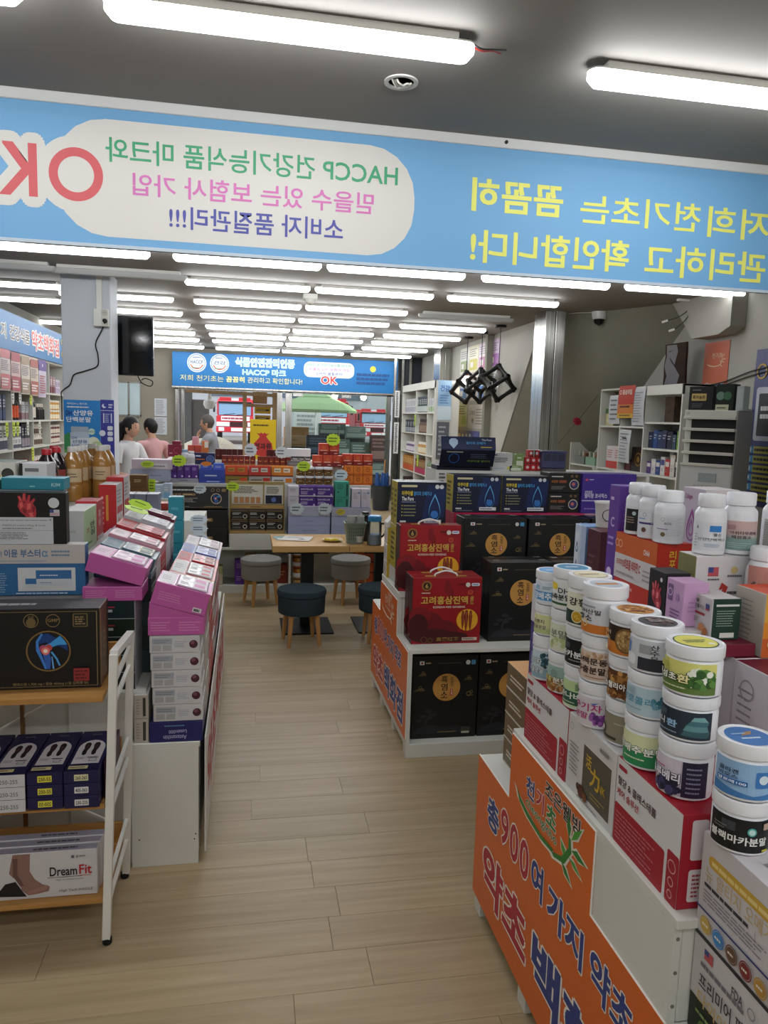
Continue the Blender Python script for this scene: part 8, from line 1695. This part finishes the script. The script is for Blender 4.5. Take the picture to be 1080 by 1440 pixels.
# hanging notes and red flyer on the shelf front (shelf faces -x)
def recess_leaf(u,z,w,h,col,ops,label,tilt=0.0):
    v = at_shelf(u,-.012,z);return leaflet(v[0],v[1],v[2],w,h,'-x',ops,label,'leaflet',None,col,.012,tilt)
recess_leaf(.40,1.73,.26,.33,'#c6c8cc',[('L',.15,.1,.7,.8,5,'#6a6c72',.35)],'white handwritten note on the far bay of the recess shelf')
recess_leaf(.66,1.80,.36,.36,'#b8341f',[('R',0,0,1,.42,'#c9762a'),('R',0,0,1,.14,'#c9a22e'),('T','홍삼의집',.28,.72,.58,.16,'#efe6d8',{'bold': .02}),('O',.16,.80,.07,.02,'#efe6d8',12),('L',.15,.30,.7,.1,1,'#5a2a1a'),('L',.15,.05,.7,.06,1,'#5a3a1a')],'red and orange flyer hanging on the recess shelf')
recess_leaf(.93,1.72,.26,.40,'#c2c4ca',[('L',.12,.08,.76,.84,12,'#8a8c94',.35)],'white printed sheet beside the red flyer')
recess_leaf(.68,1.30,.25,.37,'#c4c8ca',[('R',.3,.72,.4,.04,'#2a2a2e'),('L',.12,.08,.76,.84,9,'#8a8c94',.35)],'long white sheet hanging under the red flyer',1.5)
# slab of wood on top of the shelf
g = G();vs2 = [(-.17,0),(.12,0),(.13,.10),(.14,.20),(.165,.36),(.17,.43),(-.10,.42),(-.11,.3),(-.14,.2),(-.15,.1)]
g.prism(vs2,.03,node_mat('dark_bark',plaster_builder('#2a1f1b','#3d2d26',8,.7,.4)),Matrix.Rotation(R(10),4,'X'))
o = g.obj('wood_plaque',loc=at_shelf(1.36,.14,2.141),rot=(0,0,R(-75)));tag(o,'dark wooden plaque with a grey painted face leaning on top of the recess shelf','plaque')
q = G();p = Pen(q,(0,0,0),(1,0,0),(0,.0,1),(0,-1,0),1,1);p.step = .0015
Mq = Matrix.Rotation(R(10),4,'X')
def pq(pts,c): q.poly([Mq @ Vector((a,-.002,b)) for a,b in pts],c)
pq([(-.15,.012),(.02,.012),(.06,.10),(.0,.2),(.06,.34),(.05,.41),(-.08,.41),(-.09,.3),(-.13,.2),(-.11,.1)],'#77757a');pq([(-.06,.28),(-.04,.28),(.01,.2),(-.01,.2)],'#2a2422');pq([(-.06,.34),(.0,.35),(.0,.36),(-.06,.35)],'#2a2422');kid(o,q.obj('face',o))
# air conditioner
root = empty('air_conditioner',(4.02,5.98,0),'white floor standing air conditioner with dark louvres','air conditioner',None,R(-58))
AW = .46
acw = mat('#c9c8c0',.4)
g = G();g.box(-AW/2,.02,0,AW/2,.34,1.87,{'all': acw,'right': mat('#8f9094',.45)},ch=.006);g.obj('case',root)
g = G();g.box(-AW/2+.06,.005,1.385,AW/2-.012,.022,1.80,mat('#0e0e10',.6));g.obj('louvre_recess',root)
for i in range(5):
    z = 1.385+.104*i
    g = G();g.box(-AW/2,-.03,z-.012,AW/2,.02,z+.014,acw,ch=.003);g.obj('louvre',root)
g = G();g.box(-AW/2,-.012,1.815,AW/2,.02,1.868,acw,ch=.004);g.obj('head_panel',root)
g = G();g.box(-AW/2,-.016,1.11,AW/2,.02,1.375,mat('#c4c6c6',.35),ch=.004);g.obj('control_panel',root)
g = G();g.box(-.06,-.019,1.235,.10,-.016,1.315,mat('#9aa2a4',.3));g.obj('display',root)
g = G()
for i in range(6): g.lathe([(0,.002),(.010,.002),(.011,0)],'#b4b6b6',10,M=Matrix.Translation((-.09+.036*i,-.016,1.20)) @ Matrix.Rotation(R(90),4,'X'))
for i in range(2): g.lathe([(0,.002),(.008,.002),(.009,0)],'#8a8c8c',10,M=Matrix.Translation((0,-.016,1.17-.03*i)) @ Matrix.Rotation(R(90),4,'X'))
g.obj('button',root)['kind'] = 'stuff'
g = G();g.box(-AW/2,-.012,.05,AW/2,.02,1.10,acw,ch=.004);g.obj('front_panel',root)
g = G();p = Pen(g,(-AW/2,-.0125,1.82),(1,0,0),(0,0,1),(0,-1,0),AW,.04);p.text('LG',.04,.25,.06,.5,'#77777a',.02);g.obj('emblem',root)
AM = root.matrix_basis.copy()
def on_ac(nm,lab,u0,u1,h,col,ops,d=.12):
    w = (u1-u0)*.9;g = G();g.box(-w/2,0,0,w/2,d,h,mat(col,.4),ch=.001);v = Matrix.Translation((4.02,5.98,0)) @ Matrix.Rotation(R(-58),4,'Z') @ Vector(((u0+u1)/2,.06,1.8705));o = g.obj(nm,loc=v,rot=(0,0,R(-58)));tag(o,lab,'box')
    q = G();p = Pen(q,(-w/2,0,0),(1,0,0),(0,0,1),(0,-1,0),w,h);p.step = .0008;p.run(ops);kid(o,q.obj('print',o))
on_ac('black_pouch_box','black carton with a cream label on top of the air conditioner',-.25,-.01,.21,'#17171a',[('R',.12,.40,.62,.30,'#c9b06a',.03),('T','흑마늘환',.16,.46,.54,.17,'#33200f',{'bold': .02}),('L',.15,.1,.5,.2,3,'#6a6a6c',.35),('L',.15,.82,.4,.06,1,'#8a8a8a')])
on_ac('green_pouch_box','dark green carton with bottle pictures on top of the air conditioner',.0,.17,.23,'#16241c',[('R',.0,.0,.75,.22,'#c2c2a6'),('C',.25,.55,.16,'#6a8a7a',16),('C',.65,.55,.16,'#3f6a4a',16),('L',.1,.06,.5,.08,1,'#5a5a44')])
on_ac('pale_box','pale blue carton at the end of the air conditioner top',.18,.25,.21,'#a9b4b4',[('R',.1,.1,.8,.8,'#b4bebe')])
# wall behind: panel cabinet,thermostat,posters
tag_g = G();tag_g.box(4.50,6.17,.9,4.5495,6.50,1.90,mat('#b9bfc0',.4),ch=.004);o = tag_g.obj('panel_cabinet');tag(o,'flat pale grey panel cabinet on the wall behind the air conditioner','cabinet')
g = G();g.box(4.492,6.2,.98,4.4995,6.46,1.78,mat('#bcc2c3',.4),ch=.002);kid(o,g.obj('door',o))
g = G();g.box(4.47,6.24,1.10,4.4915,6.32,1.22,mat('#b8b09a',.5),ch=.003);kid(o,g.obj('handle',o))
def wallposter(y0,y1,z0,z1,x,col,ops,lab,name='poster',cat='poster',group=None):
    g = G();g.box(0,0,0,.004,y1-y0,z1-z0,mat(col,.4));o = g.obj(name,loc=(x-.004,y0,z0));tag(o,lab,cat,group)
    q = G();p = Pen(q,(0,y1-y0,0),(0,-1,0),(0,0,1),(-1,0,0),y1-y0,z1-z0);p.step = .0012;p.run(ops);kid(o,q.obj('print',o));return o
def wl(p): sprout(p,.15,.9,.55,.80,'#e6c8a0')
wallposter(6.55,6.95,2.02,2.56,4.548,'#c2572a',[(wl,),('T','천기초',.35,.70,.4,.1,'#e6c8a0',{'bold': .01}),('T','총900여',.12,.10,.76,.16,'#33407a',{'bold': .05,'outline': '#e9dfd2','ow': .06}),('T','가지약초',.12,0,.76,.09,'#33407a',{'bold': .04})],'orange wall poster with a line logo above the air conditioner')
wallposter(5.65,6.15,1.02,2.43,4.549,'#2a2f6e',[('R',.1,.42,.9,.34,'#b9bec8',.02),('R',.18,.45,.7,.27,'#1d1f26',.01),('L',.25,.55,.5,.1,2,'#d8d8da'),('O',.2,.86,.05,.012,'#b8963a',18)]+[('R',.04,.04+.06*i,.14,.045,'#4a9ad0') for i in range(6)]+[('T',str(6-i),.08,.048+.06*i,.06,.03,'#e6eef4',{}) for i in range(6)]+[('R',.22,.04+.06*i,.7,.045,'#b8b04a') for i in range(6)]+[('L',.26,.048+.06*i,.6,.03,1,'#22241c') for i in range(6)],'tall navy poster with numbered yellow lines at the picture edge')
wire('wall_cable',[(4.535,7.0,2.13),(4.535,6.6,2.16),(4.535,6.2,2.24),(4.535,5.9,2.27),(4.535,5.6,2.29)],.006,mat('#3a3a38',.6),'upper dark cable slung along the wall across the orange poster')
wire('wall_cable',[(4.535,7.0,2.12),(4.535,6.6,2.13),(4.535,6.2,2.20),(4.535,5.9,2.235),(4.535,5.6,2.25)],.006,mat('#3a3a38',.6),'lower dark cable slung along the wall across the orange poster')
# small ledge with boxes beyond the recess shelf,rope and red flower
root = empty('wall_ledge',(4.2,8.52,0),'low white ledge unit under the stair soffit','shelf')
for nm,b in (('top_board',(0,0,1.19,.33,.72,1.21)),('side_panel',(0,0,0,.33,.02,1.19)),('side_panel',(0,.70,0,.33,.72,1.48)),('back_panel',(.31,.02,0,.33,.70,1.5)),('shelf_board',(0,.02,.78,.31,.70,.80))):
    g = G();g.box(*b,M_WHITE);g.obj(nm,root)
for i,(y_,c,lb) in enumerate(((9.0,'#6f7a72','grey green open box of packets on the low white ledge'),(8.70,'#7fa088','mint open box of packets on the low white ledge'))):
    r_ = empty('packet_box',(4.32,y_,1.2105),lb,'box')
    g = G();g.box(-.09,-.13,0,.09,.13,.10,c,ch=.002);g.obj('tray',r_)
    for k in range(4):
        g = G();g.box(-.06,-.10+.055*k,.10,.06,-.06+.055*k,.14+.02*(k % 2),('#8a5a44','#b9b4a4','#6a7a6c','#a0a89a')[k],ch=.002);g.obj('packet',r_)
wire('rope',[(4.17,8.47,2.08),(4.05,8.56,1.86),(3.9,8.66,1.62),(3.72,8.78,1.33),(3.62,8.84,1.18)],.003,mat('#3c3d38',.7),'thin dark rope sloping down from the recess shelf','rope')
r_ = empty('flower',(3.98,8.60,1.75),'red artificial flower tied on the sloping rope','flower')
for i in range(9):
    a = 2*math.pi*i/8;q_ = Vector((math.cos(a)*.03,math.sin(a)*.02,math.sin(a*1.0)*.03)) if i < 8 else Vector((0,0,0))
    g = G();g.lathe([(0,-.022),(.020,-.012),(.026,0),(.018,.014),(0,.022)],'#9a1f34',10);k_ = g.obj('petal',r_);k_.location = q_
# =================================================================== FAR RIGHT SHELF
FM = Matrix(((0,1,0,2.9),(-1,0,0,14.0),(0,0,1,0),(0,0,0,1)))
shelf_unit('tall_shelf','tall white shelf with small bottles beside the glass doors',FM,2.5,2.34,.40,[1.18,2.05],[.45,.80,1.14,1.49,1.84],header=.12)
def fs(u,dy,z): v = FM @ Vector((u,dy,z));return (v.x,v.y,v.z)
def frow(me,nm,us,z,lab,cat,grp,dy=.08): place(me,nm,[fs(u,dy,z) for u in us],lab,cat,grp,R(-90))
frow(mini_box('b',.14,.14,.24,'#c9c9cc','#a9aab4','#7d808a'),'product_box',span(.25,1.1,5),1.84,'white box on the top tier of the far shelf','box','white boxes on the tall far shelf')
frow(mini_box('b',.12,.14,.26,'#2f3a40','#b9c4c0','#c9ccc8'),'product_box',span(1.28,1.98,5),1.84,'dark and white box on the top tier of the far shelf','box','dark boxes on the tall far shelf')
frow(mini_box('b',.16,.14,.22,'#2a2c34','#8f949c','#b4b8bc'),'product_box',span(.3,1.1,4),1.49,'black and grey box on the second tier of the far shelf','box','black boxes on the tall far shelf')
frow(jar_like('b',.24,.035,'#5f4a42','#3a2f2c',.6,'#8a7464',10),'slim_bottle',span(1.26,2.0,8),1.49,'slim brown bottle on the second tier of the far shelf','bottle','slim brown bottles on the tall far shelf')
frow(jar_like('b',.17,.05,'#6a4f7a','#d2ced2',.7,'#c9c2cc',10),'violet_bottle',span(.3,1.1,6),1.14,'white capped violet bottle on the third tier of the far shelf','bottle','violet bottles on the tall far shelf')
frow(jar_like('b',.20,.05,'#b88a4a','#e0dcd2',.7,'#d6cdb4',10),'honey_bottle',span(1.27,1.98,6),1.14,'honey coloured bottle on the third tier of the far shelf','bottle','honey coloured bottles on the tall far shelf')
frow(mini_box('b',.13,.16,.26,'#a9742c','#c2562c','#d8b878'),'product_box',span(.25,1.12,6),.80,'ochre and orange box on the fourth tier of the far shelf','box','ochre boxes on the tall far shelf')
frow(mini_box('b',.09,.16,.24,'#7a5a34','#b02a5c','#c9a46a'),'product_box',span(1.26,2.0,7),.80,'pink footed brown box on the tall far shelf','box','pink footed boxes on the tall far shelf')
frow(mini_box('b',.14,.16,.20,'#3a2a26','#6a4a3c','#a08a74'),'product_box',span(.25,2.0,8),.45,'dark brown box on the low tier of the far shelf','box','dark brown boxes on the tall far shelf')
frow(mini_box('b',.12,.14,.22,'#c4c6c8','#9ab08a','#8a8f94'),'product_box',span(2.1,2.45,2),1.84,'pale box in the narrow bay of the tall far shelf','box','pale boxes of the narrow bay')
frow(mini_box('b',.12,.14,.22,'#8fa07c','#c4c6b4','#5a6a4c'),'product_box',span(2.1,2.45,2),.80,'green box in the narrow bay of the tall far shelf','box','green boxes of the narrow bay')
for u,z,w_ in ((1.18,1.80,'top'),(1.5,1.11,'middle'),(1.18,.43,'lowest')): 
    v = fs(u,-.006,z);price_tag(v[0],v[1],v[2],'-x','#b8dc34',f'lime tag hanging from the tall far shelf, {w_} of three','lime tags on the tall far shelf',.08,.2)
def farsheet(x,z0,z1,w,y,col,ops,lab): 
    return leaflet(x,y,z0,w,z1-z0,'-y',ops,lab,'leaflet',None,col)
farsheet(3.06,1.72,2.34,.22,11.48,'#8fb0d0',[('T','건강',.15,.72,.7,.16,'#2f5fa6',{'bold': .03}),('R',.0,.0,1,.35,'#c2d2dc'),('L',.15,.4,.7,.25,4,'#4a7ab4',.4)],'blue and white vertical flyer high on the end of the tall far shelf')
farsheet(3.05,1.10,1.69,.20,11.48,'#5c5f66',[('L',.15,.08,.7,.84,7,'#a9acb2',.4),('R',.2,.4,.6,.2,'#8a8d94')],'grey vertical flyer in the middle of the shelf end')
farsheet(3.06,.55,1.07,.22,11.48,'#b4b5b6',[('L',.15,.1,.7,.8,7,'#3a3c42',.5)],'white and black vertical flyer low on the shelf end')
# =================================================================== PENDANT LAMPS
def pendant(x,y,zc,s,rz,label,lit):
    root = empty('pendant_lamp',(x,y,3.0),label,'lamp','black cube cage pendant lamps')
    g = G();g.lathe([(0,-.035),(.075,-.033),(.08,-.028),(.08,0)],M_BLACKMETAL,24);g.obj('ceiling_rose',root)
    M = Matrix.Translation((0,0,zc-3.0)) @ Matrix.Rotation(rz,4,'Z') @ Matrix.Rotation(math.atan(math.sqrt(2)),4,'X') @ Matrix.Rotation(R(45),4,'Z')
    a = s/2;C8 = [Vector((i,j,k))*a for i in (-1,1) for j in (-1,1) for k in (-1,1)]
    top = max((M @ c).z for c in C8)
    g = G();g.tube([(0,0,-.03),(0,0,top+.0)],.006,M_BLACKMETAL);g.obj('cord',root)
    for i in range(8):
        for j in range(i+1,8):
            if abs((C8[i]-C8[j]).length-s) < 1e-5:
                g = G();A,B = M @ C8[i],M @ C8[j];mid = (A+B)/2;inw = (M @ Vector((0,0,0))-mid).normalized()
                g.tube([A,A.lerp(B,.15)+inw*.004,mid+inw*.006,A.lerp(B,.85)+inw*.004,B],[.042,.031,.025,.031,.042],M_BLACKMETAL,8);g.obj('cage_bar',root)
    g = G();g.lathe([(.020,0),(.024,-.005),(.024,-.07),(.018,-.08)],mat('#7a4a34',.35,.6),16,M=Matrix.Translation((0,0,top+.01)));g.obj('socket',root)
    m = node_mat('cage_bulb',lamp_builder(9,'#fff4e4')) if lit else mat('#a9a8a4',.1)
    g = G();g.lathe([(.015,0),(.03,-.02),(.052,-.065),(.05,-.10),(.03,-.128),(0,-.138)],m,20,M=Matrix.Translation((0,0,top-.06)));g.obj('bulb',root)
pendant(3.33,11.25,2.235,.275,R(12),'black cube cage lamp with a lit bulb, beside the far steel pillar',True)
pendant(3.33,10.52,2.23,.275,R(40),'black cube cage lamp with an unlit bulb, middle of the three',False)
pendant(3.33,9.74,2.235,.27,R(75),'black cube cage lamp beside the white stair wall, third from the far steel pillar',False)
# posters on the stair wall
PX = 3.599
cols = [('#c9c8bc','#8f9a6a','white poster with a green picture'),('#cfc9a8','#c2b84a','cream poster with yellow fruit'),('#c8b4c0','#b06a94','rose poster with a framed picture'),('#c2a8c4','#9a5fa0','lilac poster beside the white wall'),('#bcc4cc','#6a8ab8','grey blue poster'),('#c9beb4','#a87a5c','beige poster with a brown foot'),('#a9bcd4','#4a7ac0','sky blue poster'),('#c4c6c4','#7d8a7a','white text poster')]
for i in range(8):
    r_,c_ = divmod(i,4);y1 = 12.55-.52*c_;z0 = (2.50,2.05)[r_];c,a,nm = cols[i]
    if r_ == 1 and c_ == 3: y1 -= .0
    wallposter(y1-.50,y1,z0-.02*c_*0,z0+.43,PX,c,[('R',.1,.1,.8,.4,a,.03),('L',.1,.58,.8,.32,4,'#77747c',.4),('R',.2,.2,.3,.2,'#d8d4cc',.02)],f'{nm} on the stair wall behind the cube lamps','poster','poster','posters on the stair wall')
wallposter(10.92,11.95,1.60,1.98,PX,'#c6c2bc',[('T','고려의',.08,.55,.28,.2,'#3a3834',{'bold': .0}),('T','원',.2,.25,.12,.18,'#3a3834',{}),('L',.42,.15,.5,.7,6,'#8a8680',.35),('C',.88,.2,.07,'#b8843a',12)],'wide white notice with black lettering under the wall posters')
wallposter(12.0,12.6,1.62,2.02,PX,'#b8c4a0',[('L',.1,.5,.8,.4,4,'#6a7a5a',.4),('R',.5,.1,.4,.35,'#9ab86a')],'pale green flyer beside the wide white notice')
wallposter(11.3,12.6,1.30,1.56,PX,'#4f5c9a',[('R',.1+.16*i,.05,.10,.75,'#d2d6dc',.1) for i in range(4)]+[('R',.78,.1,.2,.8,'#6a74b4')],'blue picture strip with white bottles under the wide white notice')
root = empty('light_strip',(3.50,12.98,1.30),'narrow lit yellow light panel beside the far steel pillar','lamp')
g = G();g.box(.0,-.08,.0,.03,.08,.90,M_BLACKMETAL);g.obj('frame',root)
g = G();g.box(-.012,-.06,.02,.0,.06,.80,node_mat('yellow_panel',lamp_builder(1.6,'#f6c75a')));g.obj('panel',root)
# umbrella bucket by the doors
root = empty('umbrella_bucket',(2.50,13.75,0),'dark blue umbrella bucket with a wooden stick beside the glass door','bucket')
g = G();g.lathe([(.0,0),(.15,0),(.155,.02),(.19,.46),(.20,.47),(.185,.47),(.145,.03),(0,.03)],mat('#2e3236',.4),28);g.obj('bucket',root)
for i in range(5):
    a = i*1.25;g = G();g.tube([(.05*math.cos(a),.05*math.sin(a),.05),(.09*math.cos(a),.09*math.sin(a),.45),(.11*math.cos(a),.11*math.sin(a),.70)],[.03,.05,.02],mat('#1f4a86',.5),8);g.obj('umbrella',root)
g = G();g.tube([(.02,0,.05),(.06,.02,.95)],.012,M_LEG);g.obj('stick',root)
